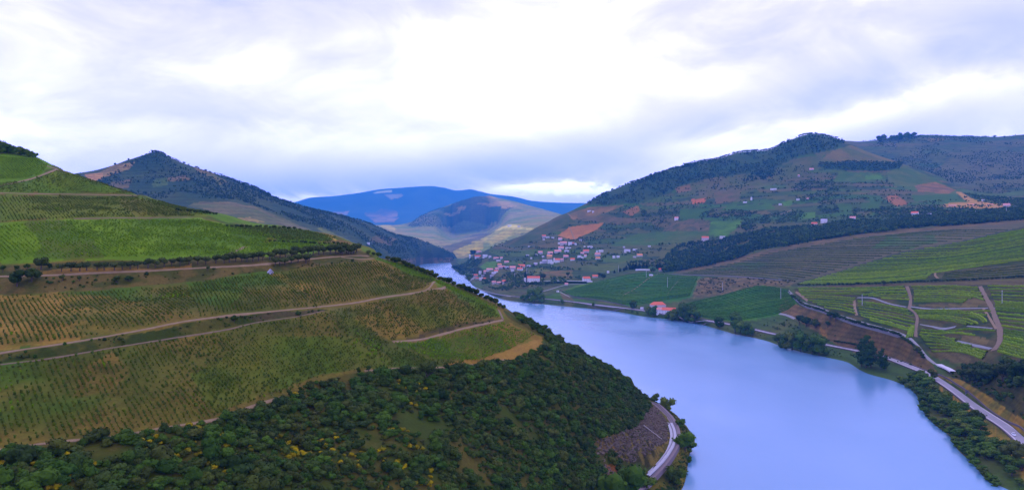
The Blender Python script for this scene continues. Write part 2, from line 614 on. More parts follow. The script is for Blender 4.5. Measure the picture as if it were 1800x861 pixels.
# ---- the vineyard hill on the left
def left_hill_curves():
    sil = [(700, 458, 405), (750, 478, 405), (782, 493, 407), (812, 503, 409), (840, 518, 411), (875, 532, 414), (900, 548, 418),
           (922, 559, 421), (950, 575, 425), (980, 591, 432), (1007, 611, 442), (1030, 627, 452), (1060, 642, 468), (1087, 655, 485),
           (1107, 667, 505), (1122, 690, 548), (1140, 701, 590)]
    L0 = [Z(-1300, 30, 75), Z(0, 30, 60), Z(450, 30, 40), Z(900, 30, 5), Z(1270, 30, -10)]
    L1 = [Z(-1300, 85, 84), Z(-500, 98, 82), Z(0, 115, 77), Z(450, 130, 63), Z(750, 165, 47), Z(900, 185, 33), Z(1020, 215, 14),
          Z(1087, 260, 6), Z(1140, 320, 3), Z(1180, 360, -3), Z(1270, 360, -12)]
    L2 = [(-1300, 861, 136), (-500, 861, 144), (0, 861, 148), (450, 861, 172), (640, 861, 192), (760, 861, 208), (880, 861, 240), (960, 861, 268),
          (1040, 861, 303), (1087, 861, 335), Z(1140, 385, 7), Z(1180, 402, 1), Z(1197, 405, 0), Z(1217, 410, -4), Z(1270, 410, -12)]
    L3 = [(-1300, 830, 158), (-500, 805, 162), (0, 791, 165), (100, 778, 170), (200, 768, 175), (287, 753, 182), (390, 736, 194), (450, 713, 210),
          (512, 693, 225), (550, 671, 240), (625, 655, 258), (700, 648, 275), (775, 647, 293), (840, 640, 312), (900, 630, 335),
          (962, 612, 372), (1040, 690, 380), (1087, 735, 396), Z(1140, 430, 21), Z(1180, 452, 9), Z(1200, 450, 5), Z(1217, 455, -4), Z(1270, 455, -12)]
    L4 = [(-1300, 700, 205), (-500, 665, 205), (0, 640, 204), (75, 632, 208), (200, 611, 220), (300, 595, 234), (400, 579, 252), (450, 567, 262),
          (525, 556, 276), (575, 549, 287), (640, 585, 288), (687, 600, 300), (737, 596, 312), (775, 587, 325), (812, 577, 340), (850, 569, 358),
          (885, 562, 376), (920, 578, 388), (962, 596, 392), (1040, 646, 415), (1087, 680, 445), Z(1140, 520, 18), Z(1180, 505, 9.5),
          Z(1200, 495, 7), Z(1217, 505, 1), Z(1270, 500, -12)]
    L5 = [(-1300, 680, 212), (-500, 650, 211), (0, 621, 209), (125, 602, 217), (250, 580, 232), (325, 565, 244), (400, 555, 257), (450, 550, 268),
          (545, 541, 288), (625, 532, 315), (675, 522, 332), (725, 515, 352), (769, 500, 375), (787, 507, 381), (840, 532, 386), (880, 547, 389),
          (920, 566, 395), (962, 589, 400), (1040, 636, 432), (1087, 664, 462), Z(1140, 560, 15), Z(1180, 530, 8.5), Z(1200, 510, 6),
          Z(1217, 515, 0.5), Z(1270, 520, -12)]
    L6 = [(-1300, 540, 270), (-500, 530, 270), (0, 517, 272), (100, 512, 278), (200, 506, 288), (300, 500, 298), (375, 487, 312), (450, 479, 328),
          (510, 475, 345), (560, 464, 362), (620, 458, 378), (657, 457, 388), (720, 480, 392), (780, 499, 393), (840, 524, 398), (880, 540, 401),
          (920, 563, 406), (962, 584, 412), (1040, 632, 447), (1087, 658, 475), Z(1140, 575, 14), Z(1180, 552, 6), Z(1200, 530, 4),
          Z(1217, 528, -1), Z(1270, 530, -12)]
    L7 = [(-1300, 505, 290), (-500, 495, 287), (0, 487, 284), (100, 484, 289), (175, 480, 296), (275, 476, 306), (350, 471, 318), (450, 466, 334),
          (500, 461, 352), (550, 455, 368), (600, 451, 384), (625, 450, 392), (657, 452, 400)] + sil + [Z(1180, 575, 3), Z(1200, 545, 2.5), Z(1217, 540, -3), Z(1270, 545, -12)]
    vis = {
        8: [(-1300, 480, 305), (-500, 472, 300), (0, 466, 297), (150, 458, 305), (300, 455, 322), (450, 450, 348), (550, 443, 385), (635, 437, 415), (657, 444, 417)],
        9: [(-1300, 420, 330), (-500, 410, 335), (0, 392, 340), (135, 385, 362), (240, 383, 388), (345, 383, 415), (450, 405, 432), (560, 424, 432), (625, 432, 434), (657, 440, 430)],
        10: [(-1300, 355, 395), (-500, 345, 395), (0, 339, 400), (100, 341, 425), (175, 342, 445), (245, 343, 460), (275, 352, 462), (307, 362, 464), (335, 368, 467),
             (385, 375, 475), (450, 393, 482), (500, 398, 485), (540, 404, 480), (587, 413, 472), (625, 428, 458), (657, 438, 446)],
        11: [(-1300, 340, 400), (-500, 335, 410), (0, 327, 415), (50, 315, 435), (82, 304, 450), (100, 298, 462), (135, 307, 468), (155, 315, 470), (180, 323, 470), (212, 334, 470), (240, 342, 472),
             Z(275, 500, 152), Z(385, 515, 142), Z(450, 525, 132), Z(540, 520, 125), Z(625, 495, 115), Z(657, 480, 112)],
        12: [(-1300, 262, 520), (-500, 262, 520), (0, 264, 520), (30, 268, 520), (62, 277, 515), (87, 288, 500), (108, 297, 490), Z(135, 500, 170), Z(180, 510, 160), Z(240, 520, 150),
             Z(275, 560, 120), Z(385, 575, 105), Z(450, 585, 95), Z(540, 580, 90), Z(625, 560, 80), Z(657, 550, 75)],
        13: [Z(-1300, 700, 190), Z(0, 700, 190), Z(62, 690, 180), Z(108, 660, 150), Z(180, 660, 110), Z(275, 680, 70), Z(450, 700, 50), Z(657, 680, 25)],
        14: [Z(-1300, 950, 130), Z(0, 950, 120), Z(108, 900, 80), Z(275, 850, 30), Z(450, 840, 10), Z(657, 820, -5)],
    }
    def back(k, dd, dz, floor):
        o = list(vis[k])
        for (px, py, d) in sil + [Z(1180, 575, 3), Z(1200, 545, 2.5), Z(1217, 540, -3), Z(1270, 545, -12)]:
            z = H - (py - YH) / F * d
            o.append(Z(px, d + dd, max(z - dz, floor)))
        return o
    return [L0, L1, L2, L3, L4, L5, L6, L7, back(8, 30, 12, -11), back(9, 75, 36, -12), back(10, 120, 62, -12.5), back(11, 170, 95, -13),
            back(12, 220, 120, -13.2), back(13, 330, 140, -13.4), back(14, 450, 160, -13.6)]


HILL = Sheet("vineyard_hill", left_hill_curves(), crop_columns(-1300, -120, 1230, 1270, 2.0, 20.0),
             [4, 14, 40, 44, 12, 40, 18, 14, 30, 26, 10, 18, 8, 4], noise=0.7, nscale=14.0)


# ---- the far bank: road, fields, village and hills on the right
def right_bank_curves():
    shore = [(690, 4900), (740, 4400), (785, 4250), (794, 3700), (800, 3050), (814, 2790), (822, 2500), (830, 2150), (850, 1900), (880, 1668),
             (900, 1606), (950, 1538), (1000, 1475), (1075, 1395), (1125, 1304), (1175, 1249), (1220, 1199), (1260, 1119), (1287, 1066),
             (1325, 1020), (1350, 985), (1365, 957), (1412, 890), (1457, 850), (1490, 819), (1510, 776), (1525, 752), (1572, 712), (1612, 645),
             (1617, 610), (1640, 552), (1672, 510), (1682, 485), (1710, 454), (1730, 427), (1775, 405), (1900, 350), (2200, 290), (2900, 230)]
    R0 = [Z(p, d * 0.86, -12) for p, d in shore]
    R1 = [Z(p, d, 0 if p > 787 else -6) for p, d in shore]
    def road_d(z):
        o = [Z(690, 5000, -7), Z(785, 4300, -4), Z(800, 3150, 4), Z(814, 2900, 5), Z(825, 2450, 6), Z(840, 2150, 7), Z(860, 1900, 8), Z(880, 1720, 8)]
        for px, py in ROAD:
            o.append((px, py, (H - z) / (py - YH) * F))
        return o
    ctr = road_d(7.0)
    R2 = [(p, YH + (y - YH) * d / (d - 6), d - 6) for p, y, d in ctr]
    R2b = [(p, YH + (y - YH) * d / (d + 9), d + 9) for p, y, d in ctr]
    R3 = [Z(690, 5050, -7.5), Z(785, 4500, -5), Z(800, 3400, 8), Z(820, 3000, 10), Z(840, 2500, 12), Z(860, 2200, 14), Z(900, 1720, 12), Z(1000, 1560, 12),
          Z(1125, 1400, 12), Z(1222, 1250, 12), Z(1325, 1110, 13), Z(1390, 1010, 14), Z(1457, 920, 13), Z(1507, 876, 12.5), Z(1562, 826, 12),
          Z(1602, 768, 11.5), Z(1637, 724, 11), Z(1675, 662, 11.5), Z(1725, 584, 12), Z(1775, 530, 13), Z(1800, 498, 13), Z(1900, 440, 13), Z(2200, 370, 13), Z(2900, 310, 13)]
    R4 = [Z(690, 5100, -8), Z(785, 4700, -6), Z(800, 3700, 15), (825, 475, 2700), (840, 470, 2550), (860, 478, 2250), (900, 488, 2000), (925, 497, 1880),
          (1000, 498, 1800), (1060, 490, 1850), (1130, 480, 1860), (1170, 482, 1800), (1230, 487, 1650), (1300, 494, 1460), (1350, 502, 1290), (1390, 512, 1165),
          (1412, 533, 1070), (1440, 541, 1000), (1460, 549, 965), (1500, 562, 905), (1550, 576, 855), (1580, 585, 822), (1600, 595, 795), (1617, 612, 768),
          (1632, 630, 745), (1660, 650, 705), (1700, 655, 655), (1750, 655, 600), (1800, 650, 560), (1900, 645, 520), (2900, 640, 400)]
    R4b = [Z(690, 5150, -8.5), Z(785, 4800, -6.5), Z(800, 3800, 17), (825, 467, 2980), (840, 462, 2780), (860, 467, 2450), (900, 477, 2160), (925, 486, 2030),
           (1000, 488, 1920), (1060, 482, 1950), (1130, 474, 1950), (1170, 477, 1880), (1230, 481, 1720), (1300, 487, 1530), (1350, 494, 1345), (1390, 507, 1182),
           (1440, 522, 1060), (1500, 531, 1000), (1600, 542, 930), (1700, 573, 790), (1750, 580, 740), (1800, 582, 700), (1900, 580, 640), (2900, 560, 520)]
    R5 = [Z(690, 5200, -9), Z(785, 4900, -7), Z(800, 3900, 20), (825, 458, 3300), (840, 452, 3000), (860, 455, 2700), (900, 465, 2350), (925, 475, 2200),
          (1000, 475, 2050), (1060, 473, 2070), (1130, 468, 2070), (1200, 472, 1900), (1250, 475, 1780), (1300, 480, 1620), (1350, 487, 1410),
          (1390, 503, 1200), (1460, 502, 1120), (1530, 499, 1065), (1600, 496, 1040), (1700, 494, 985), (1800, 488, 940), (1900, 482, 880), (2900, 460, 750)]
    R6 = [Z(690, 5250, -9.5), Z(785, 5000, -8), Z(800, 4100, 22), (825, 455, 3500), (840, 446, 3150), (860, 448, 2850), (900, 456, 2500), (925, 462, 2400),
          (1000, 462, 2250), (1060, 462, 2200), (1130, 460, 2180), (1200, 466, 1980), (1250, 467, 1880), (1300, 471, 1720), (1350, 481, 1490),
          (1393, 500, 1225), (1462, 481, 1240), (1525, 461, 1260), (1587, 443, 1270), (1650, 432, 1270), (1705, 421, 1260), (1800, 399, 1230), (1900, 380, 1180), (2900, 330, 1000)]
    R7 = [Z(690, 5350, -10), Z(785, 5100, -9), Z(800, 4150, 20), Z(825, 3650, 32), (840, 444, 3300), (860, 443, 2950), (900, 448, 2620), (940, 450, 2510), (1000, 450, 2400),
          (1060, 452, 2290), (1130, 452, 2260), (1200, 459, 2070), (1250, 461, 1940), (1300, 464, 1790), (1350, 474, 1570), (1396, 496, 1300),
          Z(1462, 1310, 74), Z(1525, 1330, 92), Z(1587, 1340, 107), Z(1650, 1340, 117), Z(1705, 1340, 128), Z(1800, 1310, 144), Z(2900, 1090, 195)]
    R8 = [Z(690, 5450, -10.5), Z(785, 5200, -10), Z(800, 4200, 12), Z(840, 3500, 60), (860, 437, 3120), (878, 430, 3000), (900, 434, 2850), (950, 430, 2700), (1000, 430, 2600),
          (1060, 436, 2500), (1130, 440, 2400), (1200, 447, 2260), (1250, 453, 2080), (1310, 450, 1900), (1345, 437, 1850), (1400, 430, 1800),
          (1500, 412, 1780), (1600, 402, 1760), (1700, 395, 1740), (1800, 386, 1720), (1900, 380, 1700), (2900, 360, 1600)]
    R9 = [Z(690, 5600, -11), Z(785, 5300, -11), Z(800, 4250, 5), Z(840, 3650, 55), Z(860, 3250, 86), Z(878, 3150, 108), (909, 417, 3000), (941, 408, 2930), (1000, 415, 2800), (1060, 415, 2700),
          (1130, 420, 2600), (1200, 406, 2560), (1250, 400, 2500), (1310, 396, 2400), (1345, 393, 2350), (1400, 391, 2300), (1500, 382, 2200),
          (1600, 379, 2150), (1700, 373, 2100), (1800, 364, 2080), (1900, 360, 2060), (2900, 340, 1900)]
    R10 = [Z(690, 5750, -11.5), Z(785, 5450, -12), Z(800, 4350, -5), Z(840, 3800, 45), Z(860, 3400, 75), Z(878, 3300, 95), Z(909, 3130, 132), (941, 401, 3050), (975, 385, 3050), (1000, 376, 3050),
           (1040, 375, 3000), (1100, 370, 2900), (1200, 350, 2900), (1300, 335, 2850), (1400, 325, 2800), (1500, 320, 2750), (1600, 330, 2700), (1687, 337, 2650),
           (1750, 345, 2600), (1800, 338, 2650), (1900, 325, 2650), (2900, 300, 2600)]
    R11 = [Z(690, 6000, -12), Z(785, 5600, -12.5), Z(800, 4600, -8), Z(840, 4000, 20), Z(878, 3500, 70), Z(909, 3300, 115), Z(941, 3200, 165), (975, 383, 3100), (1000, 372.5, 3120), (1032, 357, 3150),
           (1075, 335, 3200), (1115, 320, 3250), (1135, 314, 3280), (1150, 306, 3300), (1175, 298, 3330), (1222, 286, 3380), (1262, 280, 3400), (1300, 269, 3400),
           (1350, 265, 3400), (1387, 248, 3400), (1427, 237, 3400), (1467, 244, 3380), (1485, 250, 3370), (1525, 268, 3300), (1570, 283, 3200), (1590, 290, 3150),
           (1650, 310, 3000), (1687, 330, 2900), (1750, 341, 2750), (1800, 333, 2780), (1900, 320, 2800), (2900, 290, 2800)]
    def behind(dd, dz):
        return [Z(p, d + dd, max(H - (y - YH) / F * d - dz, -13 - dd * 0.0004)) for p, y, d in R11]
    return [R0, R1, R2, R2b, R3, R4, R4b, R5, R6, R7, R8, R9, R10, R11, behind(350, 90), behind(1100, 330), behind(2200, 700)]


ROAD = [(900, 521), (975, 527), (1050, 536), (1125, 545), (1165, 551), (1222, 560.5), (1257, 565.5), (1285, 570.5), (1325, 579), (1350, 585), (1400, 595),
        (1457, 607), (1507, 617), (1562, 630), (1602, 645), (1637, 660), (1675, 684), (1725, 722), (1775, 755), (1800, 777), (1850, 830), (1900, 890), (2000, 1010), (2200, 1200), (2900, 1500)]
BANK = Sheet("right_hillside", right_bank_curves(), crop_columns(690, 790, 1870, 2900, 2.0, 20.0),
             [3, 5, 3, 6, 22, 20, 22, 26, 10, 24, 24, 30, 40, 6, 8, 6], noise=0.8, nscale=60.0)

BACK = Sheet("right_back_hill", [
    [Z(1380, 2950, 150), Z(1700, 2950, 150), Z(3000, 2950, 150)],
    [Z(1380, 3400, 300), Z(1500, 3400, 320), (1600, 330, 3200), (1700, 348, 3050), (1800, 348, 3000), (3000, 330, 3000)],
    [Z(1380, 3800, 400), Z(1480, 3850, 470), (1600, 296, 3700), (1700, 310, 3550), (1800, 305, 3500), (3000, 290, 3400)],
    [Z(1380, 4600, 500), (1440, 259, 4600), (1485, 249, 4600), (1510, 250, 4600), (1542, 248, 4600), (1600, 241, 4550), (1620, 240, 4500), (1675, 242, 4500),
     (1750, 243, 4400), (1800, 238, 4400), (1900, 230, 4400), (3000, 220, 4400)],
    [Z(1380, 5600, 300), Z(3000, 5600, 400)], [Z(1380, 7200, -13), Z(3000, 7200, -13)]],
    crop_columns(1380, 1470, 1820, 3000, 2.0, 20.0), [6, 20, 40, 6, 4], noise=6.0, nscale=260.0)

PEAK = Sheet("left_peak_hill", [
    [Z(-700, 1500, 90), Z(0, 1500, 90), Z(300, 1400, 60), Z(450, 1400, 30), Z(600, 1600, -5), Z(690, 2300, -10), Z(745, 3700, -8), Z(797, 3950, -12), Z(860, 4000, -13)],
    [Z(-700, 1750, 180), Z(0, 1750, 190), (300, 374, 1750), (400, 396, 1720), (450, 401, 1720), (520, 410, 1780), (600, 429, 2000), Z(650, 2300, 62), Z(690, 2550, 14), Z(715, 2800, 0),
     Z(733, 3500, 0), Z(745, 3830, 0), Z(770, 3950, 0), Z(797, 4080, 0), Z(812, 4200, -10), Z(860, 4300, -13)],
    [Z(-700, 2050, 250), Z(0, 2050, 260), (150, 332, 2100), (240, 357, 2050), (340, 354, 2050), (420, 362, 2050), (500, 388, 2100), (570, 408, 2250), (640, 432, 2600), (700, 449, 3000),
     (740, 458, 3560), (770, 457, 4020), (797, 456, 4150), Z(812, 4280, -10.5), Z(860, 4400, -13)],
    [Z(-700, 2350, 320), Z(0, 2350, 325), (135, 317, 2350), (250, 322, 2350), (340, 325, 2350), (420, 343, 2400), (500, 368, 2500), (570, 385, 2700), (640, 405, 3000), (700, 425, 3300),
     (740, 438, 3720), (775, 447, 4060), (797, 451, 4200), Z(812, 4360, -11), Z(860, 4500, -13)],
    [Z(-700, 2700, 280), (0, 335, 2700), (90, 313, 2660), (135, 306, 2650), (155, 303.5, 2650), (200, 291, 2650), (225, 282, 2650), (250, 274, 2650), (268, 268, 2650), (278, 267.5, 2655), (288, 271, 2660),
     (300, 277.5, 2680), (337, 292, 2700), (375, 305, 2750), (412, 319, 2800), (450, 331, 2880), (482, 346, 2950), (512, 356, 3050), (550, 368, 3150), (612, 382, 3350), (650, 394, 3500),
     (687, 410, 3700), (732, 420, 3900), (775, 436, 4100), (797, 446, 4250), Z(812, 4420, -11.5), Z(860, 4600, -13)],
    [Z(-700, 3300, 200), Z(150, 3300, 230), Z(280, 3350, 280), Z(450, 3500, 180), Z(650, 4100, 70), Z(775, 4500, 0), Z(812, 4600, -12), Z(860, 4800, -13)],
    [Z(-700, 4800, -13), Z(860, 5200, -13.5)]],
    crop_columns(-700, 100, 830, 860, 2.0, 20.0), [5, 18, 26, 36, 6, 4], noise=4.0, nscale=150.0)

MID = Sheet("pale_valley_hills", [
    [Z(560, 4450, -12), Z(1100, 4450, -12)], [Z(560, 4620, 4), Z(1100, 4620, 4)],
    [(560, 420, 5200), (720, 425, 5200), (790, 438, 5000), (820, 431, 5000), (850, 426, 5000), (870, 415, 5100), (890, 405, 5180), (910, 400, 5220), (935, 398, 5250), (1000, 395, 5300), (1100, 395, 5300)],
    [(560, 405, 7080), (640, 400, 7080), (700, 404, 7080), (760, 408, 6960), (800, 408, 8970), (850, 402, 8970), (900, 388, 6960), (950, 378, 7020), (1000, 378, 7080), (1100, 380, 7080)],
    [(560, 395, 8450), (690, 396, 8580), (725, 390, 8710), (737, 382, 8710), (775, 366, 8840), (820, 349, 8840), (845, 344, 8840), (860, 344, 8840), (875, 348, 8840), (900, 354, 8970),
     (937, 364, 8970), (975, 375, 8970), (1000, 383, 8970), (1100, 395, 8970)],
    [Z(560, 9800, 100), Z(1100, 9800, 150)], [Z(560, 10400, -13), Z(1100, 10400, -13)]],
    np.arange(560, 1101, 2.0), [4, 20, 26, 36, 4, 3], noise=9.0, nscale=400.0)

FAR = Sheet("blue_far_mountain", [
    [Z(300, 10500, -13), Z(1300, 10500, -13)], [Z(300, 13000, 260), Z(1300, 13000, 260)],
    [(300, 385, 16000), (600, 372, 16000), (1300, 385, 16000)],
    [(300, 392, 17300), (450, 368, 17300), (517, 356, 17300), (545, 348, 17300), (590, 344.5, 17300), (625, 340, 17300), (675, 332, 17300), (700, 330.5, 17300), (755, 327, 17300), (780, 329.5, 17300), (805, 335, 17300),
     (825, 333, 17300), (845, 337, 17300), (862, 341, 17300), (900, 345, 17300), (937, 353, 17300), (975, 356, 17300), (1027, 357, 17300), (1100, 362, 17300), (1300, 385, 17300)],
    [Z(300, 18600, 300), Z(1300, 18600, 300)], [Z(300, 20500, -13), Z(1300, 20500, -13)]],
    np.arange(300, 1301, 2.5), [5, 20, 30, 5, 4], noise=10.0, nscale=500.0)

# ------------------------------------------------------------------ what covers the ground
def mixc(a, b, t):
    t = np.clip(np.asarray(t), 0, 1)[..., None]
    return np.array(a) * (1 - t) + np.array(b) * t


def mottled(a, b, s, off=0.0, gain=3.0):
    return lambda x, y, z: mixc(a, b, (fbm(x, y, s, 4, off) - 0.5) * gain + 0.5)


TAN, OLIVE, GREEN, BRIGHT = (0.155, 0.112, 0.055), (0.085, 0.095, 0.032), (0.06, 0.11, 0.024), (0.085, 0.17, 0.016)
SOIL, TRACKC = (0.15, 0.105, 0.085), (0.34, 0.22, 0.125)


def hill_base(x, y, z, px, py):
    a = (fbm(x, y, 26, 4, 7.0) - 0.5) * 4 + 0.5
    c = mixc(OLIVE, TAN, a * 0.8)
    b = (fbm(x, y, 40, 4, 77.0) - 0.52) * 5
    return mixc(c, GREEN, b)


T7 = [(0, 792), (100, 779), (200, 769), (287, 754), (390, 737), (450, 714), (512, 695), (550, 673), (625, 657), (700, 650), (775, 649), (840, 642), (900, 632), (962, 609)]
SCRUB = [(-1300, 850), (-500, 806)] + T7 + [(950, 592), (915, 571), (893, 558), (888, 542), (900, 546), (950, 570), (1030, 620), (1087, 648), (1125, 685), (1150, 700), (1178, 720), (1225, 768), (1225, 870), (1240, 1400), (-1300, 1400)]
FIELD_TOP = [(0, 517), (100, 512), (200, 506), (300, 500), (375, 488), (450, 480), (510, 476), (560, 466), (620, 460), (657, 459)]
hill_fields = [
    (mottled((0.085, 0.175, 0.012), (0.125, 0.22, 0.012), 22), [(-1300, 250), (62, 270), (90, 291), (80, 305), (50, 316), (0, 328), (-1300, 342)]),
    (mottled((0.075, 0.14, 0.014), (0.11, 0.16, 0.02), 30), [(-1300, 342), (0, 329), (50, 318), (100, 299), (140, 306), (250, 342), (100, 340), (-1300, 352)]),
    (mottled((0.07, 0.13, 0.014), (0.12, 0.15, 0.022), 34), [(-1300, 352), (0, 342), (175, 346), (245, 345), (345, 365), (385, 376), (345, 382), (135, 385), (-1300, 420)]),
    (mottled((0.11, 0.14, 0.02), (0.12, 0.12, 0.03), 20), [(200, 350), (250, 350), (330, 372), (330, 381), (240, 380)]),
    (mottled((0.075, 0.155, 0.010), (0.13, 0.225, 0.010), 30), [(-1300, 420), (0, 392), (135, 386), (345, 383), (450, 405), (560, 422), (640, 430), (640, 437), (450, 452), (300, 457), (-1300, 478)]),
    (mottled((0.10, 0.135, 0.03), (0.08, 0.15, 0.014), 20, gain=4), [(40, 392), (90, 388), (125, 392), (165, 420), (185, 455), (120, 458), (60, 452), (75, 425)]),
    (mottled((0.075, 0.16, 0.016), (0.10, 0.19, 0.016), 18), [(300, 358), (385, 371), (450, 390), (510, 396), (450, 399), (400, 390)]),
    (mottled((0.045, 0.10, 0.016), (0.06, 0.12, 0.02), 18), [(395, 396), (480, 400), (540, 405), (595, 418), (585, 428), (500, 424), (440, 414)]),
    (mottled((0.09, 0.18, 0.016), (0.07, 0.14, 0.016), 18), [(400, 404), (440, 414), (500, 425), (470, 430), (420, 424)]),
    (SOIL, [(545, 424), (600, 422), (625, 428), (605, 434)]), ((0.36, 0.25, 0.13), [(578, 410), (588, 414), (590, 424), (583, 425)]),
    ((0.22, 0.15, 0.06), [(465, 418), (480, 416), (487, 424), (467, 427)]),
    (mottled((0.09, 0.17, 0.016), (0.11, 0.13, 0.03), 20), [(600, 415), (660, 436), (700, 455), (660, 452), (635, 437)]),
    (mottled((0.115, 0.085, 0.06), (0.06, 0.065, 0.03), 6, gain=5), [(-1300, 478), (0, 466), (300, 457), (635, 440), (660, 452), (620, 460), (510, 476), (450, 480), (375, 488), (300, 501), (100, 513), (0, 518), (-1300, 545)]),
    (mottled((0.27, 0.15, 0.075), (0.16, 0.10, 0.06), 5), [(60, 476), (110, 473), (270, 470), (340, 466), (340, 470), (200, 478), (60, 483)]),
    (mottled((0.27, 0.165, 0.08), (0.125, 0.11, 0.04), 12, gain=4), [(-1300, 545), (0, 519), (100, 515), (250, 528), (272, 574), (0, 618), (-1300, 680)]),
    (mottled((0.24, 0.155, 0.08), (0.12, 0.11, 0.04), 14, 5), [(470, 480), (500, 482), (560, 498), (600, 512), (560, 520), (500, 500)]),
    (mottled((0.06, 0.125, 0.02), (0.09, 0.12, 0.025), 10), [(330, 498), (400, 490), (430, 510), (395, 545), (340, 530)]),
    (mottled((0.24, 0.15, 0.085), (0.13, 0.11, 0.045), 10), [(635, 458), (660, 458), (720, 482), (700, 488), (650, 476)]),
    (mottled((0.07, 0.145, 0.018), (0.10, 0.15, 0.02), 14), [(655, 452), (700, 462), (780, 500), (870, 540), (890, 562), (850, 552), (790, 510), (720, 480)]),
    (mottled((0.085, 0.08, 0.04), (0.035, 0.05, 0.018), 5, gain=5), [(-1300, 690), (0, 624), (250, 583), (400, 558), (545, 544), (575, 545), (450, 568), (300, 596), (0, 641), (-1300, 702)]),
    (mottled((0.07, 0.055, 0.06), (0.05, 0.05, 0.04), 5), [(420, 558), (545, 544), (570, 546), (450, 567)]),
    (mottled((0.22, 0.14, 0.075), (0.12, 0.10, 0.045), 14), [(150, 640), (200, 620), (230, 660), (190, 690), (130, 700)]),
    (mottled((0.075, 0.115, 0.022), (0.115, 0.12, 0.035), 18), [(330, 660), (470, 590), (620, 590), (700, 640), (560, 660), (450, 700), (380, 725)]),
    (mottled((0.21, 0.14, 0.065), (0.11, 0.12, 0.03), 16, gain=4), [(600, 560), (760, 530), (850, 548), (770, 580), (680, 598)]),
    (mottled((0.085, 0.06, 0.06), (0.06, 0.05, 0.045), 5), [(700, 598), (725, 593), (787, 573), (850, 562), (885, 561), (812, 577), (737, 598)]),
    (mottled((0.21, 0.13, 0.06), (0.12, 0.12, 0.03), 12), [(860, 572), (900, 570), (950, 592), (962, 606), (900, 630), (880, 600)]),
    (mottled((0.055, 0.095, 0.02), (0.12, 0.115, 0.04), 12), [(700, 606), (800, 590), (880, 590), (900, 612), (840, 630), (760, 632), (700, 612)]),
    ((0.26, 0.15, 0.08), [(905, 612), (955, 592), (966, 606), (900, 632), (840, 640), (780, 646), (780, 642)]),
    (mottled((0.085, 0.072, 0.034), (0.045, 0.065, 0.02), 8, gain=4), SCRUB),
    (mottled((0.15, 0.12, 0.04), (0.08, 0.09, 0.03), 6), [(1112, 686), (1140, 692), (1172, 705), (1200, 745), (1222, 775), (1210, 825), (1200, 870), (1080, 870), (1150, 842), (1190, 790), (1185, 745), (1150, 715), (1130, 725), (1125, 742), (1100, 730)]),
    (mottled((0.17, 0.12, 0.075), (0.045, 0.04, 0.025), 5, gain=7), [(1120, 748), (1130, 728), (1150, 714), (1170, 740), (1176, 766), (1164, 800), (1140, 828), (1128, 815), (1092, 808), (1075, 790), (1095, 768)]),
    (mottled((0.17, 0.10, 0.07), (0.08, 0.07, 0.05), 4), [(1040, 770), (1090, 758), (1112, 772), (1080, 800), (1050, 800)]),
    (mottled((0.30, 0.10, 0.065), (0.15, 0.07, 0.05), 4), [(1064, 812), (1085, 818), (1090, 840), (1068, 842)]),
]

# --- the far bank
P_, R_, D_, DT = (0.15, 0.105, 0.10), (0.42, 0.165, 0.09), (0.032, 0.075, 0.05), (0.085, 0.085, 0.07)


def strips(x, y, z, wide, high, palette, seed):
    """small plots that follow the contours: each strip of hillside has its own cover"""
    n1 = fbm(x, y, wide * 1.3, 4, seed)
    n2 = fbm(x, y, wide * 0.5, 3, seed + 50)
    v = np.floor((z + 2.6 * high * n1 + 0.5 * high * n2) / high).astype(int)
    u = np.floor((x * 0.85 + y * 0.35) / wide + 1.9 * n1 + 0.45 * n2 + 0.37 * v).astype(int)
    h = _tab[(u * 7 + seed) & 255, (v * 13 + 5) & 255]
    i = np.minimum((h * len(palette)).astype(int), len(palette) - 1)
    edge = ((z + 2.6 * high * n1 + 0.5 * high * n2) / high) % 1.0
    c = np.array(palette)[i]
    return np.where((edge < 0.13)[..., None], np.array((0.032, 0.058, 0.032)), c)      # a hedge or scrubby bank between plots


BPAL = [(0.055, 0.095, 0.035), (0.09, 0.10, 0.055), (0.125, 0.105, 0.08), (0.05, 0.095, 0.04), (0.05, 0.12, 0.028), (0.095, 0.105, 0.055), (0.04, 0.07, 0.035), (0.085, 0.095, 0.06), (0.07, 0.12, 0.035), (0.10, 0.10, 0.07)]


def bank_base(x, y, z, px, py):
    p = strips(x, y, z, 150.0, 15.0, BPAL, 11)
    a = (fbm(x, y, 130, 4, 3.0) - 0.5) * 5 + 0.5
    c = mixc((0.05, 0.09, 0.045), (0.105, 0.105, 0.08), a)
    b = (fbm(x, y, 60, 4, 33.0) - 0.55) * 6
    c = mixc(c, (0.045, 0.075, 0.03), b)
    w = np.clip((y - 1750) / 250, 0, 1)[..., None] * 0.95
    return c * (1 - w) + p * w


